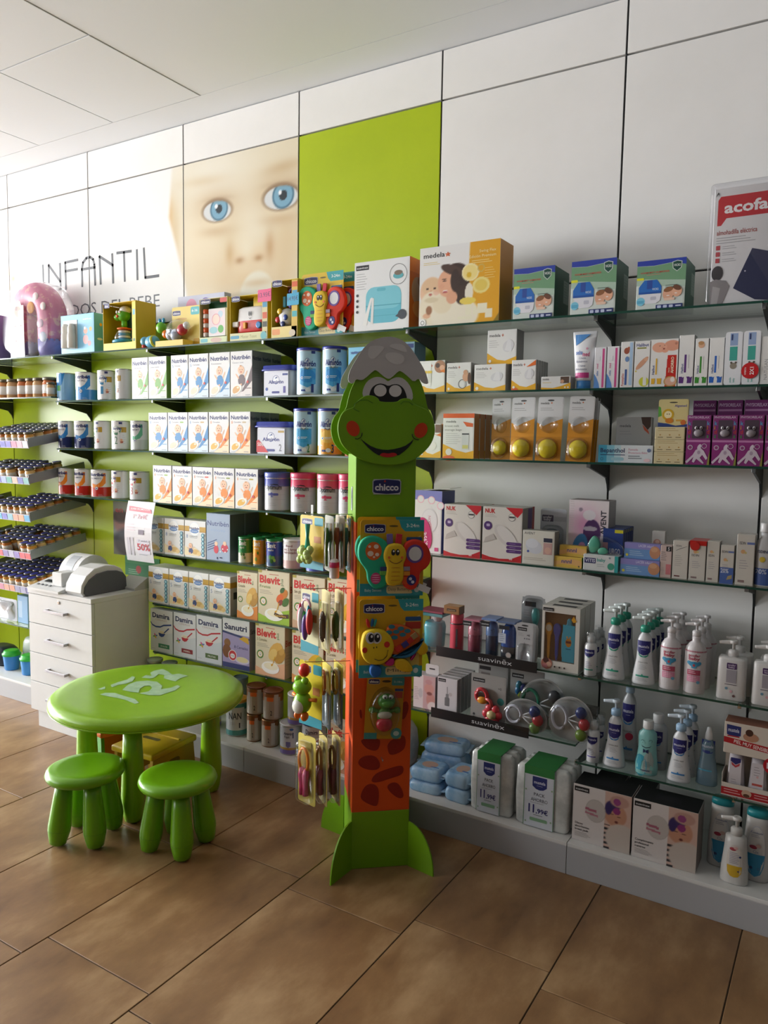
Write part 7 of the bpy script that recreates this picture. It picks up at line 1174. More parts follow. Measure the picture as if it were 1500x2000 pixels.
def flower(o, w, h):
    ob('teether_ring', tube('teether_ring', [(-w*.16+w*.16*math.cos(2*PI*k/18), -.010, h*.56+w*.17*math.sin(2*PI*k/18)) for k in range(18)], w*.055, M('b8363c', .35), 8, True), o); ob('orange_bead', sphere('orange_bead', w*.15, .010, w*.10, M('cc8a28', .35)), o, (-w*.14, -.012, h*.46)); ob('strap', tube('strap', [(-w*.02, -.012, h*.52), (w*.10, -.012, h*.48), (w*.16, -.012, h*.36)], w*.05, M('c04a4a', .4), 8), o)
    for k in range(6): a = 2*PI*k/6; ob('petal', sphere('petal', w*.12, .012, w*.12, M('b8303a', .35), n=12), o, (w*.16+w*.17*math.cos(a), -.010, h*.20+w*.17*math.sin(a)))
    ob('flower_centre', sphere('flower_centre', w*.15, .016, w*.13, M('b8a878', .35), n=12), o, (w*.16, -.014, h*.20))
soothercard('ZJ', 512, 780, 665, 1015, YS+.004, 'white card with a red flower teether', flower)
o = carton('ZJ', 565, 800, 575, 900, Z6_, YS+.10, .05, 'grey box with a dark photo behind the flower teether card', lambda p: (p.rect(.04, .85, .42, .92, '1a1a1c'), p.rect(.1, .2, .4, .8, '6a6462'), p.ell(.6, .5, .2, .14, '5a4a44')), '8b8986', name='teether_box')
def keys(o, w, h):
    for k, (a, b, c) in enumerate([(-.20, .70, '2a6a80'), (-.08, .66, '2f3a78'), (-.14, .54, '8a9a2a'), (-.22, .60, '26608a')]): ob('toy_key', sphere('toy_key', w*.10, .010, w*.13, M(c, .35), n=12), o, (w*a, -.012, h*b))
soothercard('ZJ', 812, 1075, 625, 1040, YS+.085, 'grey card with dark blue and green toy keys', keys, '8d8b88')
def rattle_blister(zm, u0, u1, vt, vb, y, label, ring, cols, tilt):
    a, b = pos(zm, u0, (vt+vb)/2, y), pos(zm, u1, (vt+vb)/2, y); w = b-a; h = W(zm, (u0+u1)/2, vt, y=y)[2]-Z6_; e = empty('rattle_pack', ((a+b)/2, y, Z6_)); tag(e, label, 'rattle', 'oval rattle packs')
    O = smooth_pts([(-w*.30, .0), (w*.32, .0), (w*.48, h*.18), (w*.50, h*.5), (w*.36, h*.85), (w*.05, h), (-w*.28, h*.9), (-w*.48, h*.6), (-w*.49, h*.22)], 2)
    ob('backing_card', slab('backing_card', O, 0, .002, M('a8a8a6', .4)), e, (0, .012, .0006)); ob('clear_blister', slab('clear_blister', [(x*.97, z*.96+.004) for x, z in O], -.028, .010, PLASTIC, .010, 2), e)
    cx, cz = -w*.22, h*.5; ob('handle_ring', tube('handle_ring', [(cx+w*.16*math.cos(2*PI*k/20), -.006, cz+h*.25*math.sin(2*PI*k/20)) for k in range(20)], w*.035, M(ring, .35), 8, True), e)
    for k, c in enumerate(cols):
        g = R(52-50*k); x, z = w*.12+w*.20*math.cos(g), h*.44+h*.32*math.sin(g); ob('stem', tube('stem', [(cx+w*.15, -.006, cz), (x, -.006, z)], w*.016, M('c8ccd0', .35), 6), e); ob('coloured_ball', sphere('coloured_ball', w*.12, .017, w*.13, M(c, .3), n=14), e, (x, -.008, z))
rattle_blister('ZJ', 870, 1262, 690, 1010, YS+.05, 'oval clear pack with a green ring rattle, standing behind two others', '2a8468', ['3a3c40', '2a7a5a', '2f8a6a'], 0)
rattle_blister('ZJ', 755, 1098, 850, 1075, YS-.01, 'oval clear pack with a white ring and three coloured balls, left one', 'b8bac4', ['2a3468', 'a82a34', '6a8a4a'], 0)
rattle_blister('ZJ', 1102, 1460, 830, 1105, YS-.006, 'oval clear pack with a white ring and three coloured balls, right one', 'b8bac4', ['2a3468', 'a82a34', '6a8a34'], 0)
o = carton('ZJ', 1270, 1490, 690, 900, Z6_, YS+.08, .03, 'grey box with a teal ball behind the right rattle pack', lambda p: (p.rect(.1, .85, .5, .93, '1a1a1c'), p.circ(.25, .5, .18, '2a7a70', 16), p.circ(.7, .3, .1, '2a2a2c', 12)), '77756f', name='teether_box', h=.12)
# ================================================================== plinth goods, right
Y7 = -.36; Z7 = .1232
wipes = noisy('wipes_wrap', '6fa0cc', 'a8c8e0', (9, 9, 9), .22, (.4, .62)); nap = noisy('nappy_wrap', 'b9bdba', 'd4d6d2', (14, 14, 14), .22, (.4, .6))
def wipe(zm, u, v, z, y, w, d, rz, label, h=.055):
    x = pos(zm, u, v, y); o = ob('wipes_pack', loft('wipes_pack', [(0, w*.44, d*.45), (h*.2, w*.48, d*.49), (h*.5, w*.5, d*.5), (h*.82, w*.47, d*.485), (h*.97, w*.42, d*.45), (h, w*.38, d*.40)], [wipes], 40, 6.), None, (x, y+d*.5, z), rz); tag(o, label, 'package', 'blue wipes packs')
    for s in (-1, 1): ob('end_seal', boxm('end_seal', .018, d*.86, .0015, wipes, 0), o, (s*(w*.5+.004), 0, h*.48))
    ob('flap_label', slab('flap_label', ellpts(0, 0, w*.24, d*.26, 16), -.0012, 0, M('b89a8a', .4)), o, (0, 0, h*.985)).rotation_euler = (R(-90), 0, 0); ob('pack_print', slab('pack_print', rrect(-w*.14, -d*.10, w*.14, d*.10, .005), -.0012, 0, M('2a6ab0', .4)), o, (w*.20, -d*.24, h*.955)).rotation_euler = (R(-78), 0, 0)
    return o
wipe('ZL', 150, 500, Z7, Y7+.015, .155, .12, R(3), 'flat blue wipes pack at the front, bottom left', .042)
wipe('ZL', 420, 500, Z7, Y7+.012, .115, .13, R(-4), 'flat blue wipes pack at the front, bottom right', .055)
wipe('ZL', 155, 400, Z7+.044, Y7+.03, .15, .12, R(3), 'blue wipes pack lying on the bottom left one', .055)
wipe('ZL', 420, 360, Z7+.057, Y7+.02, .115, .14, R(-4), 'blue wipes pack lying on the bottom right one', .06)
wipe('ZL', 290, 250, Z7, Y7+.20, .22, .12, R(4), 'blue wipes pack at the back under the topmost one', .10); wipe('ZL', 300, 245, Z7+.102, Y7+.20, .20, .12, R(10), 'topmost blue wipes pack at the back', .05)
x = pos('ZL', 120, 300, Y7+.16); o = bag('nappy_pack', .20, .16, .19, nap, 'crinkled white nappy pack just behind the stand', (x-.16, Y7+.22, Z7), ex=4.); o.scale.z = 1.1
def pack(u0, u1, vt, vb, label, y):
    a, b = pos('ZL', u0, 480, y), pos('ZL', u1, 560, y); w = b-a; h = W('ZL', (u0+u1)/2, vt, y=y)[2]-Z7; d = .15; e = empty('baby_wipes_bundle', ((a+b)/2, y+d/2, Z7)); tag(e, label, 'package', 'green-banded saver bundles')
    for k in range(3): ob('wipes_pack', loft('wipes_pack', [(0, w*.44, d*.13), (h*.04, w*.48, d*.155), (h*.5, w*.50, d*.165), (h*.92, w*.48, d*.15), (h*.97, w*.42, d*.08)], [nap], 32, 5.), e, (.004*(k-1), d*(-.33+.33*k), 0))
    bw = w*.55; f = ob('paper_band', cubes('paper_band', [(-bw/2, bw/2, -d*.5-.004, -d*.5-.002, .004, h*.97)], M('c9ced6', .5)), e, (-w*.06, 0, 0)); ob('band_top', slab('band_top', [(-bw/2, 0), (bw/2, 0), (bw/2, .003), (-bw/2, .003)], -d*.5-.003, d*.5, M('2f7a3c', .5)), e, (-w*.06, 0, h*.968))
    flat_print(f, lambda p: (p.rect(0, .86, 1, 1, '2f7a3c'), p.poly([(.28, .84), (.76, .84), (.76, .68), (.64, .635), (.52, .625), (.40, .635), (.28, .68)], '26306e'), p.text('mustela', .52, .725, .05, 'd4d6e4', .014, wid=.38, al='c'), p.rect(.42, .69, .62, .695, 'b0b4d0'), p.text('PACK', .52, .52, .055, '2c2c34', 0, wid=.36, al='c'), p.text('AHORRO', .52, .43, .055, '2c2c34', 0, wid=.56, al='c'), p.bars(.22, .40, .6, 1, .01, '8a8a92', .006), p.text('11', .17, .24, .13, '26246a', .03, wid=.19), p.text(',99€', .42, .24, .075, '26246a', .02, wid=.40), p.bars(.34, .20, .4, 1, .01, '5a5a62', .008), p.rr(.22, .10, .80, .155, '7fa884', .03), [p.circ(a_, b_, .03, '8aa884', 8) for a_, b_ in ((.07, .60), (.93, .66), (.08, .07), (.92, .14))], p.rect(.0, 0, .015, .86, '4a8a4a'), p.rect(.985, 0, 1, .86, '4a8a4a')), bw, h*.966, -d*.5-.0042, z=.004)
pack(535, 880, 205, 700, 'saver bundle of white wipes with a green-topped band, left one', Y7+.005); pack(905, 1352, 325, 830, 'saver bundle of white wipes with a green-topped band, next to the electric pump boxes', Y7+.002)
def sleeper(U, V, A):
    X, Y = U, V*A; P = Paint(X, Y, 'cfc8c4'); P.mix((X > .56).astype(float), 'c4a496')
    P.mix(((X > .56) & (X < .66) & (Y < .42*A) & ((Y*24/A).astype(int) % 2 == 0)).astype(float), '2c2a2e'); P.ell(.74, .62*A, .19, .20*A, 'b8866c', .12); P.ell(.86, .22*A, .28, .26*A, 'bdb2a8', .12); P.mix((X < .56).astype(float), 'cfc8c4')
    P.ell(.70, .78*A, .14, .09*A, '3c2c5a', .2, .4); P.ell(.62, .70*A, .06, .10*A, '33285a', .2); P.mix((X < .56).astype(float), 'cfc8c4'); P.ell(.80, .86*A, .16, .10*A, 'b08a7c', .2); P.ell(.76, .50*A, .03, .02, '6a3430', .3); P.ell(.68, .62*A, .04, .008, '5a3a30', .3); P.ell(.80, .60*A, .03, .008, '5a3a30', .3)
    P.ell(.76, .85*A, .062, .062, '8a3f74', .06); P.ell(.76, .69*A, .062, .062, '84306a', .06)
    P.ell(.40, .60*A, .175, .20*A, '9a938e', .06); P.ell(.40, .60*A, .168, .193*A, 'b4ada7', .06); P.mix(((abs(Y-.60*A-(X-.32)*-.12) < .022) & (X > .22) & (X < .42)).astype(float), 'a05a6c'); P.mix(((abs(Y-.53*A-(X-.32)*-.12) < .018) & (X > .22) & (X < .44)).astype(float), 'a86a78'); return P.C
for i, (a, b, t, q, words, lb) in enumerate([(66, 498, 235, 660, ('Discos', 'absorbentes', 'breast pads'), 'black-topped box with a sleeping baby, left of two'), (502, 985, 350, 790, ('Complemento', 'profesional', 'materno'), 'black-topped box with a sleeping baby, right of two')]):
    photobox('ZM', a, b, t, q, Z7, Y7, .125, lb, sleeper, 72, ['c9c2be', '8f827c', '171618'], 'breast_pad_box', lambda p: (p.rect(.02, .88, .28, .965, '161618'), p.text('suavinex', .04, .905, .035, 'cfcfcf', .012, wid=.22), [p.text(s, .05, .30-.055*k, .035, '2c2c2e', .014) for k, s in enumerate(words)], p.bars(.05, .15, .28, 4, .022, '8a8480', .006)), group='black-topped breast pad boxes', topd=lambda p: p.rect(.3, .3, .7, .7, '222026'))
carton('ZM', 225, 440, 150, 300, Z7, Y7+.165, .11, 'black-topped box at the back, left of two', lambda p: (p.rect(.05, .85, .4, .95, '161618'), p.ell(.7, .7, .15, .1, 'a86a5a')), ['a8a29e', '6a6462', '171618'], name='breast_pad_box', h=.185, group='black-topped breast pad boxes'); carton('ZM', 445, 665, 160, 320, Z7, Y7+.165, .11, 'black-topped box at the back, right of two', lambda p: (p.rect(.05, .85, .4, .95, '161618'), p.ell(.5, .7, .2, .1, 'a8544a')), ['a8a29e', '6a6462', '171618'], name='breast_pad_box', h=.18, group='black-topped breast pad boxes')
def blueoval(c1, c2): return lambda p: (p.ell(.5, .48, .33, .40, 'b0b6c4', 24), p.ell(.5, .48, .32, .39, 'cdccc9', 24), p.poly([(.18, .44), (.82, .44), (.80, .26), (.70, .13), (.5, .085), (.30, .13), (.20, .26)], c1), p.text('Cumlaude', .5, .76, .03, '4a5a88', .008, wid=.42, al='c'), p.bars(.3, .73, .36, 2, .025, '8a90a0', .008), p.ell(.40, .545, .14, .03, c2, 14), p.ell(.58, .575, .10, .03, 'c8a8a0', 12), p.text('Deligyn' if False else 'Clx', .5, .46, .04, '6a7a98', 0, wid=.2, al='c'), p.circ(.36, .22, .06, '24446a', 12), p.circ(.62, .22, .06, '3a7aa0', 12))
TB = [(0, .040, .026), (.02, .043, .029), (.3, .044, .030), (.6, .041, .028), (.88, .037, .026), (1, .036, .025)]
for k, (u, v, y, lb) in enumerate(((1150, 560, Y7+.09, 'white bottle with turquoise cap and blue oval, left one behind the pump bottle'), (1415, 620, Y7+.06, 'white bottle with turquoise cap and blue oval, right one behind the pump bottle'))):
    o = shaped_bottle('bath_gel_bottle', (pos('ZM', u, v, y), y+.03, Z7), lb, TB, .225, 'c6c5c2', blueoval('2f88b0', '982a44'), 'turquoise-capped bottles'); ob('cap', loft('cap', [(0, .037, .026), (.012, .037, .026), (.022, .034, .024), (.025, .024, .017)], [M('1f8a92', .3)], 28, 2.3), o, (0, 0, .225))
shaped_bottle('lotion_pump_bottle', (pos('ZM', 1250, 760, Y7), Y7+.03, Z7), 'white pump bottle with a yellow-based oval in front of two turquoise-capped bottles', [(0, .042, .026), (.02, .045, .029), (.3, .043, .028), (.8, .035, .025), (.96, .033, .024), (1, .015, .015)], .168, 'cfcdc9', lambda p: (p.ell(.52, .50, .29, .34, 'c9c3bc', 24), p.poly([(.26, .40), (.78, .40), (.76, .26), (.66, .18), (.52, .16), (.38, .18), (.28, .26)], 'c8a22c'), p.ell(.44, .74, .12, .035, '9a3a44', 12), p.ell(.54, .77, .08, .03, 'c8a09a', 10), p.bars(.34, .66, .36, 7, .035, '8a88a0', .01), p.circ(.70, .60, .04, '24346a', 10), p.circ(.66, .30, .03, '24346a', 8)), None, pump=('cfcdc9', 'cfcdc9', 1.25))
# ================================================================== dinosaur stand
SA = np.array([-1.523, -.818]); SD = np.array([.7596, .6504]); SBK = np.array([-.6504, .7596]); SW = .22; SDP = .25
ang = math.atan2(SD[1], SD[0]); mid = SA+SD*SW/2
stand = empty('dinosaur_display_stand', (mid[0], mid[1], 0), ang); tag(stand, 'tall green and orange cardboard display stand shaped like a dinosaur hatching from an egg', 'display stand')
_n = np.array([SD[1], -SD[0], 0]); _c = np.array([SA[0], SA[1], 0])
def SP(zm, u, v, off=0.):
    """a point of the photograph on the stand's front (off metres in front of it), in the stand's own x,z"""
    r = ray(zm, u, v); t = float(((_c+_n*off-CAM)@_n)/(r@_n)); q = CAM+t*r; return (float((q-_c)[:2]@SD)-SW/2, float(q[2]))
gcard = noisy('green_card', '6d9f03', '75a806', (3, 3, 3), .38); ocard = noisy('orange_card', 'd24a08', 'da500a', (3, 3, 3), .38); gdark = M('4f8a06', .4)
HT = 1.56; ZO0, ZO1 = .222, 1.315
t = .006
def shell(name, z0, z1, m): ob(name, cubes(name, [(-SW/2, SW/2, 0, t, z0, z1), (-SW/2, SW/2, SDP-t, SDP, z0, z1), (-SW/2, -SW/2+t, t, SDP-t, z0, z1), (SW/2-t, SW/2, t, SDP-t, z0, z1)], m, .0015), stand)
shell('lower_column', .0, ZO0, gcard); shell('spotted_column', ZO0, ZO1, ocard); shell('neck_column', ZO1, HT, gcard)
spot = M('8e1204', .45)
for pts in [[(470, 650), (640, 640), (650, 700), (620, 760), (540, 745), (490, 700)], [(710, 680), (860, 600), (880, 690), (850, 760), (740, 800), (715, 760)], [(445, 850), (500, 800), (600, 795), (650, 860), (640, 920), (560, 930), (470, 900)], [(560, 1030), (600, 960), (700, 920), (840, 880), (860, 920), (840, 970), (740, 1000), (620, 1040)], [(530, 1050), (600, 1050), (640, 1100), (630, 1240), (590, 1250), (470, 1190), (480, 1120)], [(700, 1070), (760, 1030), (820, 1050), (865, 1160), (820, 1185), (740, 1130)], [(840, 330), (890, 310), (905, 380), (870, 470), (835, 480)], [(460, 400), (480, 380), (490, 470), (470, 470)], [(640, 520), (700, 540), (690, 590), (620, 590)]]:
    ob('red_spot', slab('red_spot', smooth_pts([SP('ZC', *p) for p in pts], 2), -.0008, -.0001, spot), stand)
def finpts(L, h): return [(0, 0), (L, 0)]+[(L*math.cos(a)*1., h*math.sin(a)) for a in [R(90*k/10) for k in range(1, 11)]]
for (cx, cy, dirx, diry, L, h) in ((-SW/2, 0, -.079, -.088, .128, .19), (SW/2, 0, .0776, -.086, .118, .175), (-SW/2, SDP, -.08, .08, .12, .17), (SW/2, SDP, .08, .08, .12, .17)):
    ob('foot_fin', slab('foot_fin', finpts(L, h), -.003, .003, gcard), stand, (cx, cy, 0), math.atan2(diry, dirx))
HEAD = [(405, 540), (350, 640), (318, 760), (300, 850), (250, 900), (215, 990), (210, 1080), (235, 1190), (290, 1270), (380, 1340), (480, 1390), (600, 1425), (740, 1440), (880, 1430), (1000, 1390), (1110, 1310), (1190, 1220), (1230, 1110), (1230, 1020), (1200, 920), (1150, 840), (1130, 720), (1095, 600), (1060, 530), (1000, 300), (740, 200), (480, 300)]
MUZ = [(385, 830), (300, 855), (250, 900), (215, 990), (210, 1080), (235, 1190), (290, 1270), (380, 1340), (480, 1390), (600, 1425), (740, 1440), (880, 1430), (1000, 1390), (1110, 1310), (1190, 1220), (1230, 1110), (1230, 1020), (1200, 920), (1160, 870), (1140, 850), (1010, 800), (990, 752), (930, 735), (870, 745), (830, 780), (650, 776), (645, 745), (590, 710), (510, 705), (440, 745), (390, 800)]
SHELL = [(318, 565), (330, 470), (370, 390), (430, 290), (500, 190), (590, 125), (700, 95), (800, 95), (890, 130), (960, 190), (1020, 270), (1080, 370), (1130, 460), (1160, 560), (1158, 592), (1100, 580), (1060, 525), (1010, 570), (950, 510), (880, 455), (850, 452), (770, 530), (735, 535), (690, 505), (620, 445), (590, 447), (490, 540), (450, 550), (405, 535), (375, 590)]
def sp(L, off, it=2): return smooth_pts([SP('ZA', *p, off) for p in L], it)
for y0, y1, nm in ((-.012, -.002, ''), (SDP+.002, SDP+.012, '')):
    f = y0 < 0; o1 = .012
    hd = ob('head_plate', slab('head_plate', sp(HEAD, .012), y0, y1, gcard), stand)
    s2 = -1 if f else 1; a, b = (y0-.006, y0-.0002) if f else (y1+.0002, y1+.006)
    ob('muzzle_plate', slab('muzzle_plate', sp(MUZ, .018), a, b, gcard, .002 if f else 0), hd); sh_ = ob('eggshell_plate', slab('eggshell_plate', sp(SHELL, .018, 1), a, b, noisy('eggshell_card', 'b9b9bb', 'c2c2c3', (3, 3, 3), .45)), hd)
yp = -.0125
def dec(name, L, c, off, y, it=2, par=stand, rough=.4): return ob(name, slab(name, sp(L, off, it), y-.0005, y, M(c, rough)), par)
for L in ([(540, 200), (560, 190), (690, 190), (700, 220), (610, 320), (560, 330), (525, 290)], [(745, 200), (780, 165), (900, 170), (940, 240), (930, 265), (820, 225)], [(700, 300), (740, 255), (860, 265), (915, 310), (900, 370), (830, 390), (750, 360)]): dec('shell_highlight', L, 'cfcfd0', .019, -.0186)
dec('eye_white', [(468, 705), (480, 630), (520, 560), (580, 522), (640, 512), (700, 532), (738, 566), (780, 532), (840, 515), (900, 530), (960, 590), (995, 670), (1000, 758), (930, 790), (830, 800), (650, 800), (590, 780), (510, 770)], 'c6c6c6', .0125, -.0124, 1)
dec('eye_black', [(537, 720), (560, 640), (600, 600), (650, 582), (700, 590), (740, 612), (790, 592), (840, 590), (890, 620), (920, 670), (940, 745), (900, 800), (650, 800), (590, 770)], '161616', .013, -.013, 1)
for u, v in ((657, 658), (815, 662)): dec('eye_glint', [(u+66*math.cos(2*PI*k/20), v+62*math.sin(2*PI*k/20)) for k in range(20)], 'd6d6d6', .0135, -.0136, 0)
dec('cheek', [(372+68*math.cos(2*PI*k/24)+14*math.sin(2*PI*k/24), 1055+82*math.sin(2*PI*k/24)) for k in range(24)], 'c83c08', .0185, -.0186, 0); dec('cheek', [(1082+68*math.cos(2*PI*k/24)-14*math.sin(2*PI*k/24), 1075+80*math.sin(2*PI*k/24)) for k in range(24)], 'c83c08', .0185, -.0186, 0)
dec('smile', [(448, 1158), (500, 1200), (560, 1240), (620, 1264), (680, 1276), (740, 1278), (800, 1270), (860, 1256), (920, 1234), (970, 1200), (1008, 1163), (990, 1205), (950, 1255), (900, 1300), (850, 1335), (740, 1340), (640, 1335), (590, 1306), (530, 1255), (480, 1200)], '141a14', .0185, -.0186, 0)
dec('tongue', [(650, 1337), (664, 1318), (690, 1308), (740, 1318), (790, 1306), (820, 1314), (838, 1332), (800, 1350), (740, 1358), (690, 1352)], 'b8181a', .019, -.0192, 1)
for L in ([(392, 1160), (420, 1164), (446, 1152), (462, 1130), (468, 1100)], [(990, 1112), (996, 1138), (1012, 1158), (1036, 1170), (1062, 1172)]): ob('smile_crease', tube('smile_crease', [(SP('ZA', *p, .0185)[0], -.0188, SP('ZA', *p, .0185)[1]) for p in L], .0016, M('141a14', .5), 6), stand)
for L in ([(440, 880), (380, 850), (385, 800), (440, 760), (520, 755), (580, 790)], [(870, 800), (900, 770), (960, 775), (1000, 810)]): ob('nostril_crease', tube('nostril_crease', [(SP('ZA', *p, .0185)[0], -.0182, SP('ZA', *p, .0185)[1]) for p in L], .0012, M('46800a', .5), 6), stand)
a, b = SP('ZA', 575, 1745), SP('ZA', 875, 1582); bw, bh = b[0]-a[0], b[1]-a[1]
bd = ob('brand_badge', slab('brand_badge', [((u-.5)*bw, v*bh) for u, v in [(0, .14), (.08, .06), (.5, 0), (.92, .06), (1, .14), (1, .86), (.92, .94), (.5, 1), (.08, .94), (0, .86)]], -.002, -.0002, M('b4b8c0', .35)), stand, ((a[0]+b[0])/2, 0, a[1])); flat_print(bd, lambda p: (p.poly([(.03, .17), (.10, .10), (.5, .04), (.90, .10), (.97, .17), (.97, .83), (.90, .90), (.5, .96), (.10, .90), (.03, .83)], '20265e'), p.text('chicco', .5, .27, .40, 'd6d8de', .035, wid=.84, al='c'), p.circ(.43, .84, .035, 'b83028', 10)), bw, bh, -.0021)
sb = ob('side_badge', slab('side_badge', ellpts(0, 0, .018, .045, 20), -.0016, -.0002, M('b4b8c0', .35)), stand, (-SW/2, .10, 1.395), R(-90)); flat_print(sb, lambda p: (p.ell(.5, .5, .42, .44, '2a2c5e', 18), p.text('chicco', .64, .14, .25, 'd6d8de', .03, rot=R(90), wid=None)), .036, .09, -.0018, z=-.045)
# ------------------------------------------------------------------ cards on the front hooks
def on_stand(x, y, z): q = mid+SD*x-SBK*(-y); return (float(q[0]), float(q[1]), z)
def hook(z, label, x=0., L=.05, side=False):
    loc = on_stand(x, 0, z) if not side else on_stand(-SW/2, side, z)
    o = ob('display_hook', tube('display_hook', [(0, 0, 0), (0, -L, 0), (0, -L-.004, .008)], .0018, M('b8babc', .3, .8), 8), None, loc, ang if side is False else ang-R(90)); tag(o, label, 'hook', 'display hooks')
def front_card(zc, corners, label, title, age, toy, n=2):
    x0, z1 = SP('ZB', corners[0], corners[1], .04); x1, z0 = SP('ZB', corners[2], corners[3], .04); w, h = x1-x0, z1-z0
    for k in range(n):
        y = -.062+.050*k; e = empty('plush_toy_card', on_stand((x0+x1)/2-.004*k, y, z0+.006*k), ang); tag(e, label[k], 'toy', 'plush cards on the stand')
        c = ob('backing_card', slab('backing_card', rrect(-w/2, 0, w/2, h, .012), 0, .0018, M('cfa316', .4)), e); flat_print(c, card_print(title, age), w, h, -.0002); toy(e, w, h)
def tbutter(e, w, h):
    plush_butterfly(e, w, h)
front_card(0, (540, 180, 1175, 950), ['yellow card with a green and red plush butterfly at the front of the stand', 'second plush butterfly card hanging right behind the first on the stand'], 'Daisy Butterfly', '3-24m', tbutter)
def tturtle(e, w, h):
    s = w/.62
    def P(L): return smooth_pts([((u-855)/ (1170-540)*w, (1770-v)/(1770-1000)*h) for u, v in L], 2)
    def pl(name, L, y0, y1, c, bv=.006): return ob(name, slab(name, P(L), y0, y1, M(c, .7), bv, 3), e)
    pl('shell', [(800, 1240), (960, 1240), (1060, 1290), (1160, 1370), (1090, 1500), (1000, 1555), (870, 1550), (800, 1400)], -.022, -.003, 'cc5a14', .008); pl('shell_rim', [(870, 1530), (1000, 1530), (1080, 1480), (1170, 1370), (1170, 1400), (1100, 1520), (1010, 1570), (860, 1560)], -.026, -.006, '2a78a8', .004)
    pl('flipper', [(890, 1570), (1000, 1570), (1080, 1680), (1040, 1715), (930, 1690), (880, 1640)], -.028, -.004, 'd8b010', .008); pl('tail', [(1080, 1480), (1130, 1420), (1200, 1430), (1225, 1490), (1190, 1545), (1120, 1540)], -.024, -.004, 'd8b010', .008); pl('bow', [(770, 1625), (850, 1560), (890, 1580), (870, 1650)], -.024, -.004, 'c82a78', .004); pl('bow', [(1040, 1590), (1070, 1530), (1110, 1520), (1060, 1600)], -.022, -.004, 'c82a78', .004)
    pl('head', [(580, 1300), (680, 1270), (790, 1290), (860, 1370), (880, 1470), (840, 1560), (760, 1620), (650, 1620), (570, 1560), (550, 1460), (560, 1370)], -.036, -.004, 'dcbc14', .010); pl('blue_foot', [(640, 1640), (690, 1625), (750, 1640), (760, 1720), (700, 1760), (640, 1720)], -.030, -.004, '1f62b0', .008)
    for L, c in (([(600, 1180), (630, 1185), (650, 1265), (615, 1270)], 'c82a24'), ([(655, 1180), (685, 1185), (670, 1262), (645, 1258)], '1f5a90'), ([(690, 1185), (715, 1190), (690, 1265), (672, 1258)], '2f9a8a')): pl('hair_ribbon', L, -.012, -.004, c, .001)
    def d(name, cu, cv, ru, rv, c, y=-.0372): ob(name, slab(name, [((u-855)/630*w, (1770-v)/770*h) for u, v in ellpts(cu, cv, ru, rv, 18)], y, y+.003, M(c, .5)), e)
    for u in (640, 700): d('eye_patch', u, 1352, 48, 55, 'd6d6da'); d('pupil', u+4, 1350, 27, 42, '16161a', -.0382); d('eye_glint', u+10, 1335, 10, 14, 'e8e8e8', -.039)
    d('cheek', 800, 1418, 28, 30, 'c02818'); d('cheek', 585, 1468, 24, 28, 'c02818'); d('nostril', 672, 1446, 5, 9, '2a2210'); d('nostril', 700, 1442, 5, 9, '2a2210')
    ob('smile', tube('smile', [((u-855)/630*w, -.0372, (1770-v)/770*h) for u, v in ((680, 1555), (720, 1572), (765, 1565), (800, 1530), (812, 1470))], .0012, M('3a2a10', .5), 6), e)
    for u, v in ((850, 1255), (940, 1275), (1005, 1300), (825, 1310), (895, 1305), (960, 1335), (880, 1360)): d('shell_spot', u, v, 32, 20, '2a7a90', -.0232)
    for u, v, c in ((935, 1465, 'c83024'), (1000, 1425, '3a3480'), (1050, 1385, 'b82a24'), (1090, 1345, 'a88a5a')): o = ob('ribbon_tab', boxm('ribbon_tab', .024, .005, .020, M(c, .7), .001), e, ((u-855)/630*w, -.024, (1770-v)/770*h-.01)); o.rotation_euler = (0, R(-35), 0)
front_card(0, (530, 995, 1165, 1775), ['yellow card with a plush turtle at the front of the stand', 'second plush turtle card hanging right behind the first'], 'Milky', '3-24m', tturtle)
x0, z1 = SP('ZC', 508, 100, .012); x1, z0 = SP('ZC', 830, 640, .012); w, h = x1-x0, z1-z0
e = empty('frog_toy_card', on_stand((x0+x1)/2, -.016, z0), ang); tag(e, 'yellow card with a small green frog rattle, lowest on the stand front', 'toy'); e.rotation_euler = (0, R(2.5), ang)
c = ob('backing_card', slab('backing_card', rrect(-w/2, 0, w/2, h, .006), 0, .0018, M('b8860e', .4)), e); flat_print(c, lambda p: (logo(p, .19, .92, .30, .085), p.ell(.52, .925, .12, .02, '3a2a10'), p.rr(.66, .86, 1, .99, '3a8a88', .04), p.text('3-18m', .72, .905, .03, 'b8ccc8', .01, wid=.22), p.rect(.76, .77, .98, .81, '2a3f78'), p.rect(.76, .66, .97, .76, 'a84030'), p.rect(0, .0, .34, .10, '3a8a88'), p.circ(.86, .09, .15, '3f908c', 20), p.ell(.86, .09, .08, .04, 'b8ccc4', 12)), w, h, -.0002)
gm = M('3f7a22', .35)
ob('frog_body', sphere('frog_body', w*.20, .018, h*.13, gm), e, (.0, -.012, h*.40)); fh = ob('frog_head', sphere('frog_head', w*.23, .022, h*.12, gm), e, (.004, -.016, h*.63)); ob('snout', sphere('snout', w*.17, .016, h*.055, M('4a8a2a', .35)), e, (.006, -.028, h*.61))
for s in (-1, 1): ob('eye', sphere('eye', w*.07, .008, h*.035, M('c8ccc4', .3), n=12), e, (.006+s*w*.08, -.032, h*.72)); ob('pupil', sphere('pupil', w*.03, .004, h*.014, M('161816', .3), n=8), e, (.004+s*w*.07, -.040, h*.715)); ob('hand', sphere('hand', w*.10, .012, h*.05, gm, n=12), e, (s*w*.33, -.010, h*.48)); ob('arm', tube('arm', [(s*w*.15, -.010, h*.46), (s*w*.30, -.010, h*.48)], w*.05, gm, 8), e)
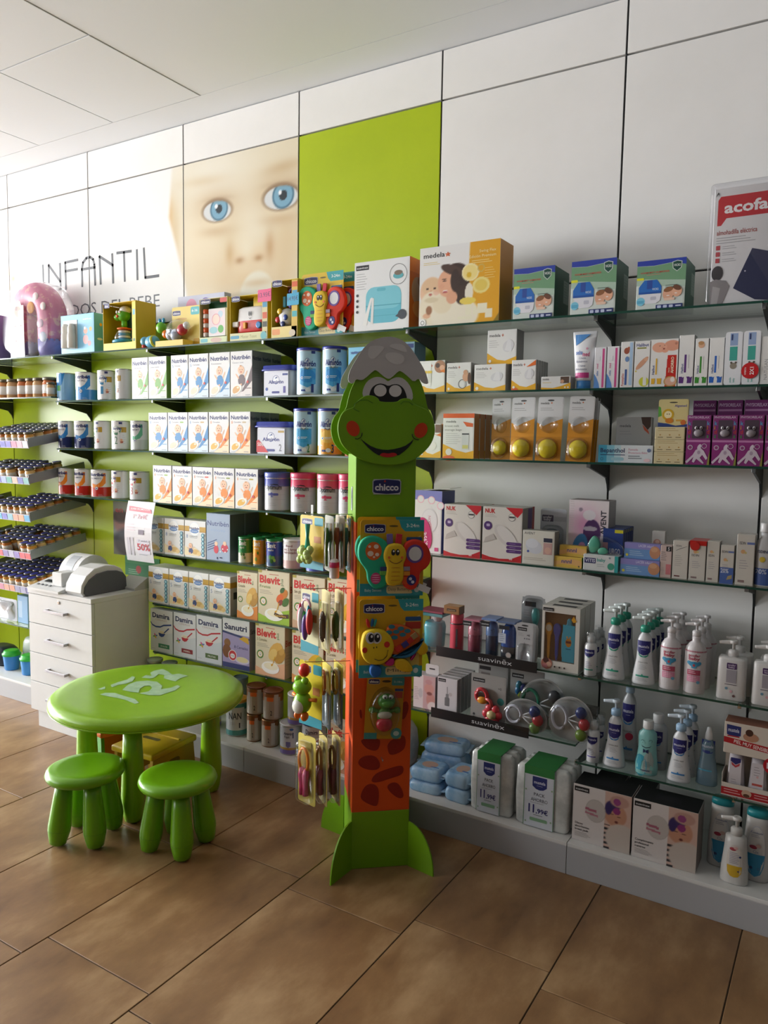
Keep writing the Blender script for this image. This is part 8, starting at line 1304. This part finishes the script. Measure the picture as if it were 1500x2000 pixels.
ob('white_bib', sphere('white_bib', w*.19, .012, h*.06, M('b8b4a4', .4)), e, (.0, -.024, h*.42)); ob('red_ball', sphere('red_ball', w*.22, .022, h*.115, M('b01c34', .25)), e, (0, -.020, h*.27)); ob('clear_blister', slab('clear_blister', ellpts(0, h*.47, w*.40, h*.37, 24), -.046, -.0004, PLASTIC, .014, 2), e)
hook(1.318, 'metal hook carrying the plush butterfly cards'); hook(1.008, 'metal hook carrying the plush turtle cards'); hook(SP('ZC', 670, 815)[1], 'empty small metal hook on the orange column', 0, .035)
# ------------------------------------------------------------------ cards on the left-side hooks
def side_root(name, label, out, y, z, cat='package', rz=0): e = empty(name, on_stand(-SW/2-out, y, z), ang-R(90)+(rz or R(38 if out > .12 else 14 if out > .02 else 3))); tag(e, label, cat, 'packs on the side hooks'); return e
def blis(e, w, h, c, fn=None, bul=None, bd=.02):
    cd2 = ob('backing_card', slab('backing_card', rrect(-w/2, -h, w/2, 0, .01), 0, .0016, M(c, .4)), e)
    if fn: flat_print(cd2, fn, w, h, -.0002, z=-h)
    if bul: ob('clear_blister', slab('clear_blister', rrect(-w*.40, -h*bul[1], w*.40, -h*bul[0], .02), -bd, -.0004, PLASTIC, bd*.4, 2), e)
yel = lambda p: (p.poly([(0, 0), (1, 0), (1, .14), (0, .18)], '2f8fa0'), logo(p, .3, .88, .46, .12), p.rect(.6, .5, .9, .62, 'c07a3a'), p.rr(.62, .82, .98, .97, '2f97a4', .04))
for i, z in enumerate((1.335, 1.055, .775, .490)): hook(z, 'long clear hook on the left side of the stand, %s from the top' % ct(i), L=.17, side=.10)
# row 1: teether with a spike ball and two toothbrush packs
e = side_root('teether_pack', 'clear pack with a pale green spiky teether at the top of the side', .15, .10, 1.33); blis(e, .13, .20, 'd9b820', yel, None); ob('hang_strip', boxm('hang_strip', .012, .001, .05, M('c8ccc8', .3), 0), e, (0, .001, -.01))
ob('handle', tube('handle', [(0, -.02, -.03), (.004, -.025, -.08), (0, -.02, -.12)], [.010, .006, .012], M('2f9a86', .3), 10), e)
for k in range(16): a = k*2.4; ob('teether_knob', sphere('teether_knob', .014, .014, .016, M('b8cc7a', .25), n=8), e, (.030*math.cos(a), -.035-.012*math.sin(a*1.7), -.14-.045*(k/16-.4)))
for k, (o_, c, c2, lb) in enumerate(((.085, '8a8a7a', '4a8a2a', 'clear pack with a green feeding spoon on the top side hook'), (.045, '9a8a6a', 'b0522a', 'clear pack with an orange-red feeding spoon on the top side hook'), (.012, 'c8a82a', '2f8a8a', 'yellow pack closest to the column on the top side hook'))):
    e = side_root('spoon_pack', lb, o_, .10, 1.33); blis(e, .10, .21, c, yel if k == 2 else None, (.12, .94), .022); ob('spoon', tube('spoon', [(0, -.010, -.19), (0, -.010, -.11), (0, -.012, -.08), (0, -.012, -.045)], [.006, .006, .016, .008], M(c2, .35), 10), e)
e = side_root('small_pink_bottle', 'small white and pink striped pack hanging low on the top hook', .07, .04, 1.175); ob('bottle', lathe('bottle', [(.016, -.07), (.018, -.068), (.018, -.03), (.0182, -.03), (.0182, -.01), (.012, 0)], 16, [M('d8d4d8', .3), M('c0306a', .35)], [0, 0, 1, 1, 0]), e)
# row 2: coloured key rings
e = side_root('toy_key_pack', 'clear pack with red, green and violet striped teething keys', .155, .10, 1.05); blis(e, .10, .24, 'd8d4a8', yel, None)
for k, c in enumerate(('c8304a', 'd8d4d0', '3a9a3a', '6a4a9a', '2a8a9a', 'c83a3a')): ob('toy_key', sphere('toy_key', .012, .014, .050, M(c, .35), n=12), e, (-.03+.012*k, -.020-.008*(k % 2), -.10-.012*((k*5) % 4)))
ob('key_ring', tube('key_ring', [(.022*math.cos(2*PI*k/14), -.018, -.055+.022*math.sin(2*PI*k/14)) for k in range(14)], .005, M('d8a8b8', .3), 8, True), e)
for k, (o_, c2, lb) in enumerate(((.095, '5a3418', 'clear pack with brown pacifier holder, second row of the side'), (.045, '3a6a24', 'clear pack with coiled green cord, second row of the side'))):
    e = side_root('cord_pack', lb, o_, .10, 1.05); blis(e, .10, .235, 'c2b478', None, (.2, .95), .028)
    for j in range(3): ob('cord_loop', tube('cord_loop', [(.022*math.cos(2*PI*q/16)*(1-.12*j), -.012-.003*j, -.14+.055*math.sin(2*PI*q/16)*(1-.12*j)) for q in range(16)], .005, M(c2, .4), 8, True), e)
# row 3: bath frog
e = side_root('bath_frog_pack', 'yellow card with a bright green frog bath toy and orange feet', .15, .10, .775, 'toy', R(42)); blis(e, .12, .25, 'd8c21a', yel, None); gf = M('7cb81a', .28)
ob('frog_head', sphere('frog_head', .036, .036, .030, gf), e, (0, -.045, -.085)); [ob('eye_bump', sphere('eye_bump', .015, .015, .015, gf, n=12), e, (s*.018, -.048, -.060)) for s in (-1, 1)]; ob('frog_body', sphere('frog_body', .036, .034, .042, gf), e, (0, -.042, -.145)); ob('white_belly', sphere('white_belly', .026, .018, .028, M('d8d8cc', .35)), e, (0, -.066, -.155))
for s in (-1, 1): ob('orange_arm', tube('orange_arm', [(s*.030, -.040, -.130), (s*.060, -.030, -.128)], [.006, .008], M('d8741a', .35), 8), e); ob('orange_foot', sphere('orange_foot', .012, .018, .018, M('d8701a', .35), n=12), e, (s*.018, -.048, -.195))
ob('red_float', sphere('red_float', .022, .022, .026, M('c82a1c', .3)), e, (.006, -.04, -.022))
for k, (o_, c2, lb) in enumerate(((.09, 'c86a14', 'clear pack with an orange loop, third row of the side'), (.045, 'c89a14', 'clear pack with a yellow loop, third row of the side'))):
    e = side_root('loop_pack', lb, o_, .10, .77); blis(e, .10, .25, '4a5a62', lambda p: p.rect(0, .55, 1, 1, 'c8b83a'), (.1, .95), .026); ob('loop', tube('loop', [(.022*math.cos(2*PI*q/16), -.013, -.075+.045*math.sin(2*PI*q/16)) for q in range(16)], .006, M(c2, .35), 8, True), e)
# row 4: orange rings with pink spoons
for k, (o_, c1, c2, lb) in enumerate(((.162, 'd87a18', 'c03a6a', 'clear pack with an orange ring over pink spoons, outermost on the lowest hook'), (.10, '9a6418', '8a2a48', 'clear pack with an orange ring over pink spoons, middle of the lowest hook'), (.05, '7a5418', '6a2440', 'clear pack with pink spoons closest to the column on the lowest hook'))):
    e = side_root('spoon_ring_pack', lb, o_, .10, .49); blis(e, .10, .27, 'b8a860' if k else 'c8b858', None, (.08, .97), .03); ob('ring', tube('ring', [(.026*math.cos(2*PI*q/18), -.016, -.095+.048*math.sin(2*PI*q/18)) for q in range(18)], .006, M(c1, .35), 8, True), e)
    for s in (-1, 1): ob('spoon', tube('spoon', [(s*.012, -.014, -.125), (s*.012, -.016, -.15), (s*.010, -.016, -.19), (s*.010, -.014, -.23)], [.008, .014, .010, .012], M(c2, .3), 10), e)
# ================================================================== white drawer unit
CX0, CX1, CYF, CYB, CZ = -3.822, -3.289, -.60, -.225, .78
cab = empty('drawer_unit', ((CX0+CX1)/2, (CYF+CYB)/2, 0)); tag(cab, 'white four-drawer cabinet with silver handles beside the play table', 'drawer unit'); cw, cdp = CX1-CX0, CYB-CYF
lam = noisy('white_melamine', 'cfcfcd', 'd6d6d4', (4, 4, 4), .38)
ob('carcass', cubes('carcass', [(-cw/2, cw/2, -cdp/2+.02, cdp/2, .09, CZ-.025)], lam, .001), cab); ob('worktop', boxm('worktop', cw+.004, cdp+.006, .025, lam, .0015), cab, (0, 0, CZ-.025)); ob('recessed_base', cubes('recessed_base', [(-cw/2+.03, cw/2-.02, -cdp/2+.025, cdp/2, 0, .09)], lam, .001), cab)
dh = (CZ-.025-.10)/4
for k in range(4):
    z0 = CZ-.025-dh*(k+1); dr = ob('drawer', boxm('drawer', cw-.002, .018, dh-.004, lam, .001), cab, (0, -cdp/2+.010, z0+.001)); al = M('b4b4ba', .3, .7)
    ob('handle', cubes('handle', [(-.085, .085, -.030, -.022, -.007, .007), (-.085, -.073, -.022, 0, -.007, .007), (.073, .085, -.022, 0, -.007, .007)], al, .001), dr, (-.01, -.009, dh*.52))
    if k == 0: ob('lock', lathe('lock', [(.009, 0), (.010, .001), (.010, .003), (.008, .004)], 16, [chrome]), dr, (0, -.009, dh*.84)).rotation_euler = (R(90), 0, 0)
# label printers
def wx(u, v, z): q = W('Z2', u, v, z=z); return q
def yz_slab(name, prof, x0, x1, m, bev=0, seg=1):
    me = slab(name, prof, x0, x1, m, bev, seg); me.transform(Matrix.Rotation(R(90), 4, 'Z')); return me   # outline x runs along +y, depth along -x
wpl = M('d3d3d1', .4); gpl = M('54575a', .45)
e = empty('label_printer', (-3.44, -.44, CZ+.0005)); tag(e, 'rounded label printer with dark grey side and white front', 'printer')
hp = [(-.14, 0), (-.155, .02), (-.15, .06), (-.12, .105), (-.07, .138), (0, .148), (.06, .14), (.10, .12), (.12, .09), (.125, 0)]
ob('hood', yz_slab('hood', hp, -.065, .062, wpl, .003), e); ob('side_panel', yz_slab('side_panel', [(y_*.97+.01, z_*.80) for y_, z_ in hp if True], -.074, -.0652, gpl, .002), e); ob('side_panel', yz_slab('side_panel', [(y_*.97+.01, z_*.80) for y_, z_ in hp], .0622, .070, gpl), e)
d = ob('display', boxm('display', .075, .002, .040, M('8c9294', .2), .0005), e, (0, -.132, .082)); d.rotation_euler = (R(-52), 0, 0)
e2 = empty('cash_scale', (-3.665, -.42, CZ+.0005)); tag(e2, 'white desktop printer with sloping keyboard and paper roll cover', 'printer')
ob('base', yz_slab('base', [(-.20, 0), (-.20, .012), (-.02, .055), (.17, .065), (.17, 0)], -.135, .135, wpl, .002), e2); ob('roll_cover', yz_slab('roll_cover', [(.055+.115*math.cos(a), .056+.12*math.sin(a)) for a in [R(180*k/14) for k in range(15)]], -.09, .06, wpl), e2); ob('roll_window', yz_slab('roll_window', [(.055+.117*math.cos(a), .055+.122*math.sin(a)) for a in [R(110+60*k/8) for k in range(9)]]+[(.03, .10)], -.05, .02, M('aeb2b6', .3)), e2)
ob('paper_box', boxm('paper_box', .085, .10, .075, wpl, .004), e2, (.055, -.10, .026)); lc_ = ob('lcd', boxm('lcd', .09, .03, .002, M('2c3032', .2), .0005), e2, (-.055, -.105, .0365)); lc_.rotation_euler = (R(13), 0, 0)
for k in range(4): q = ob('key', boxm('key', .014, .014, .004, M('6a6e72', .5), .001), e2, (-.10+.035*k, -.155, .0235)); q.rotation_euler = (R(13), 0, 0)
e3 = empty('document_tray', (-3.34, -.262, CZ+.0005)); tag(e3, 'grey-white wedge tray behind the label printer', 'tray'); ob('wedge', yz_slab('wedge', [(-.06, 0), (-.06, .012), (.03, .06), (.04, .06), (.04, 0)], -.05, .10, M('b9bab8', .45), .001), e3)
# promotion sheet hanging from the shelf
a, b = W('Z2', 930, 520, y=-.275), W('Z2', 1128, 520, y=-.275); w = b[0]-a[0]; zt, zb = W('Z2', 1030, 300, y=-.275)[2], W('Z2', 1030, 738, y=-.275)[2]; h = zt-zb
def bend(x, z, e): s = z/h; return (x, -.020*math.sin(PI*s)*1.2+.012*s-e*1.5, z)
V = []; F = []
for j in range(13):
    for x in (-w/2, w/2): V.append(bend(x, h*j/12, -.0004))
for j in range(12): F.append((2*j, 2*j+1, 2*j+3, 2*j+2))
n = len(V); V += [(x, y+.0006, z_) for x, y, z_ in V]; F += [tuple(n+i for i in f[::-1]) for f in F]
sh = ob('promotion_sheet', mesh('promotion_sheet', V, F, [M('e2dfe2', .25)]), None, ((a[0]+b[0])/2, -.275, zb)); tag(sh, 'curved white promotion sheet with a red 50% offer', 'sign')
p = Pr(w, h); p.poly([(.08, .92), (.90, .88), (.94, .82), (.10, .84)], 'c84050'); p.text('SUPER PROMOCIÓN', .16, .862, .026, 'f0dcdc', .01, wid=.7); p.text('1ª 7x4€', .30, .72, .07, 'c8707c', 0, wid=.5); p.rect(.52, .46, .72, .54, '6a5a6a'); p.rr(.46, .14, .92, .38, 'd8d4de', .03); p.text('2ª unidad a', .52, .345, .03, '6a6a80', 0, wid=.38); p.text('50%', .46, .20, .11, 'c83a48', .012, wid=.46); p.bars(.5, .12, .4, 1, .02, '9a9aa8', .008); [p.rr(.10+.13*k, .10, .20+.13*k, .40, 'c9c4cc', .02) for k in range(2)]; p.bars(.1, .62, .3, 3, .05, 'd8b8c0', .008)
q = p.build('sheet_print', lambda x, z, e: bend(x, z, .0004+e)); ob('sheet_print', q, sh)
# poster on the wall behind
a, b = W('Z2', 838, 680, y=0), W('Z2', 960, 305, y=0); w, h = .34, b[2]-a[2]
def gir(U, V): P = Paint(U, V, '6f756a'); P.blob(.6, .9, .6, .12, '9aa08c', .8); P.ell(.28, .58, .26, .2, '8a5a4c', .3); P.ell(.2, .72, .22, .12, '3a2a26', .3); P.ell(.4, .25, .4, .26, '2c3034', .3); return P.C
po = ob('wall_poster', boxm('wall_poster', w, .003, h, M('6a6f64', .4), 0), None, (a[0]+w/2, -.0022, a[2])); tag(po, 'dark photo poster with red lettering half hidden by the promotion sheet', 'poster'); ob('poster_print', photo('poster_print', w, h, 30, 36, gir), po, (0, -.0016, 0)); p = Pr(w, h); p.text('en días', .06, .80, .10, 'b03030', .01, wid=.6); ob('poster_lettering', p.build('poster_lettering'), po, (0, -.0024, 0))
q = W('Z2', 1045, 850, y=0); po2 = ob('green_leaflet', boxm('green_leaflet', .30, .003, .12, M('1f7a4a', .4), 0), None, (q[0], -.0022, q[2])); flat_print(po2, lambda p: (p.rect(0, .62, 1, 1, '3f8a5a'), p.circ(.4, .35, .08, 'a83a3a'), p.bars(.1, .3, .3, 3, .1, '9ac0a8', .03)), .30, .12, -.002); tag(po2, 'green leaflet on the wall behind the printers', 'leaflet')
# ================================================================== play table and stools
tg = noisy('green_plastic', '7cab0a', '86b612', (5, 5, 5), .28); tg2 = noisy('stool_plastic', '639c05', '6ba50a', (5, 5, 5), .28)
def turned(name, h, r0, r1, r2, m): # skittle leg: thin at the top, swelling, rounded toe
    P = [(r2*.55, 0), (r2*.86, .008), (r2, .03), (r1*1.0, h*.22), (r1*1.02, h*.30), (r1*.96, h*.45), ((r1+r0)/2, h*.7), (r0, h)]
    return lathe(name, P, 24, [m])
tcx, tcy = -2.654, -.787
tab = empty('play_table', (tcx, tcy, 0)); tag(tab, 'round bright green plastic children table with a worn top', 'table')
ob('table_top', lathe('table_top', [(.30, .415), (.385, .418), (.412, .428), (.422, .445), (.420, .462), (.405, .475), (.375, .4805), (.33, .4785), (.0, .4765)], 64, [tg], caps=False), tab); ob('underside', lathe('underside', [(.30, .4148), (.30, .4155)], 48, [tg]), tab); ob('rim_seam', tube('rim_seam', [(.4195*math.cos(2*PI*k/64), .4195*math.sin(2*PI*k/64), .436) for k in range(64)], .0022, tg, 6, True), tab)
worn = noisy('worn_patch', '8fb48a', 'a9c8a4', (30, 30, 30), .5)
def wear(pts): q = [W('ZN', u, v, z=.4768) for u, v in pts]; ob('worn_patch', mesh('worn_patch', [(c[0]-tcx, c[1]-tcy, .4782+.0016*((c[0]-tcx)**2+(c[1]-tcy)**2)/.12) for c in q], [tuple(range(len(q)))], [worn]), tab)
for L in ([(735, 240), (770, 222), (810, 228), (800, 205), (830, 190), (890, 178), (930, 195), (960, 218), (1010, 212), (1078, 228), (1020, 245), (985, 268), (940, 258), (900, 245), (905, 222), (860, 215), (830, 240), (800, 248)], [(595, 330), (640, 290), (700, 268), (780, 262), (850, 270), (888, 300), (880, 325), (950, 315), (1000, 295), (1020, 305), (980, 335), (930, 350), (870, 370), (790, 368), (720, 355), (790, 340), (815, 315), (800, 298), (760, 300), (725, 320), (715, 350), (660, 345)], [(510, 295), (560, 275), (630, 255), (670, 230), (690, 238), (670, 268), (620, 285), (560, 295), (520, 312)], [(430, 365), (470, 352), (540, 352), (600, 372), (690, 398), (718, 425), (690, 434), (620, 405), (560, 390), (500, 380)], [(415, 325), (450, 312), (470, 305), (470, 325), (440, 330)]): wear(L)
for k in range(4): a = R(35+90*k); o = ob('leg', turned('leg', .42, .036, .048, .041, tg), tab, (.277*math.cos(a), .277*math.sin(a), 0))
def stool(x, y, a0, label):
    e = empty('children_stool', (x, y, 0)); tag(e, label, 'stool', 'green children stools')
    ob('seat', lathe('seat', [(.09, .250), (.125, .252), (.146, .262), (.152, .276), (.146, .291), (.130, .2985), (.10, .298), (.05, .2955), (0, .2945)], 48, [tg2], caps=False), e); ob('underside', lathe('underside', [(.10, .2495), (.10, .2505)], 32, [tg2]), e)
    for k in range(4):
        a = R(a0+90*k); l = ob('leg', turned('leg', .262, .030, .043, .037, tg2), e, (.112*math.cos(a), .112*math.sin(a), 0)); l.rotation_euler = (R(7)*math.sin(a), -R(7)*math.cos(a), 0); l.location.z = .004
        ob('foot_seam', tube('foot_seam', [(.0428*math.cos(2*PI*j/24), .0428*math.sin(2*PI*j/24), .062) for j in range(24)], .0008, gdark, 6, True), l)
stool(-2.547, -1.205, -20, 'low green plastic stool on the left in front of the play table'); stool(-2.185, -1.055, -36, 'low green plastic stool on the right in front of the play table')
# folding step stools under the table
def zn(u, v, z=None, y=None): return W('ZN', u, v, z=z, y=y)
ye = M('c8a410', .4); e = empty('folding_step_stool', (-2.67, -.74, 0), R(4)); tag(e, 'yellow plastic folding step stool under the play table', 'step stool')
ob('step_top', boxm('step_top', .25, .29, .03, ye, .008, seg=2), e, (0, 0, .195)); ob('grip_slot', slab('grip_slot', rrect(-.05, -.012, .05, .012, .011), -.0008, 0, M('5a4a08', .5)), e, (-.02, .0, .2252)).rotation_euler = (R(-90), 0, 0)
for s in (-1, 1):
    l = ob('leg_panel', slab('leg_panel', [(-.15, 0), (-.08, 0), (-.07, .06), (.07, .06), (.08, 0), (.15, 0), (.13, .195), (-.13, .195)], -.009, .009, M('b08a10', .4), .002), e, (s*.108, 0, .001), R(90)); ob('side_slot', slab('side_slot', rrect(-.035, .13, .035, .16, .013), -.0105, -.0092, M('6a5208', .5)), l)
ob('hinge_panel', boxm('hinge_panel', .21, .012, .14, ye, .002), e, (0, .05, .09))
e = empty('folding_step_stool', (-2.95, -.748, 0), R(80)); tag(e, 'red and orange folding step stool with white dots under the play table', 'step stool')
ob('step_top', boxm('step_top', .23, .10, .028, M('c02028', .4), .008, seg=2), e, (0, .052, .225)); ob('step_top', boxm('step_top', .23, .10, .028, M('d8641a', .4), .008, seg=2), e, (0, -.052, .225))
for i in range(7):
    for j in range(3):
        for s, c in ((.052, 'd8b4b0'), (-.052, 'e8c8a0')): ob('grip_dot', lathe('grip_dot', [(.009, 0), (.009, .0012), (.006, .002)], 10, [M(c, .45)]), e, (-.09+.03*i, s-.03+.03*j, .2528))
for s, c in ((-1, '3a8a24'), (1, 'c87a1a')): ob('leg_panel', slab('leg_panel', [(-.10, 0), (-.055, 0), (-.045, .06), (.045, .06), (.055, 0), (.10, 0), (.088, .225), (-.088, .225)], -.009, .009, M(c, .4), .002), e, (s*.100, 0, .001), R(90))
ob('hinge_panel', boxm('hinge_panel', .18, .010, .13, M('c87a1a', .4), .002), e, (0, -.03, .085))
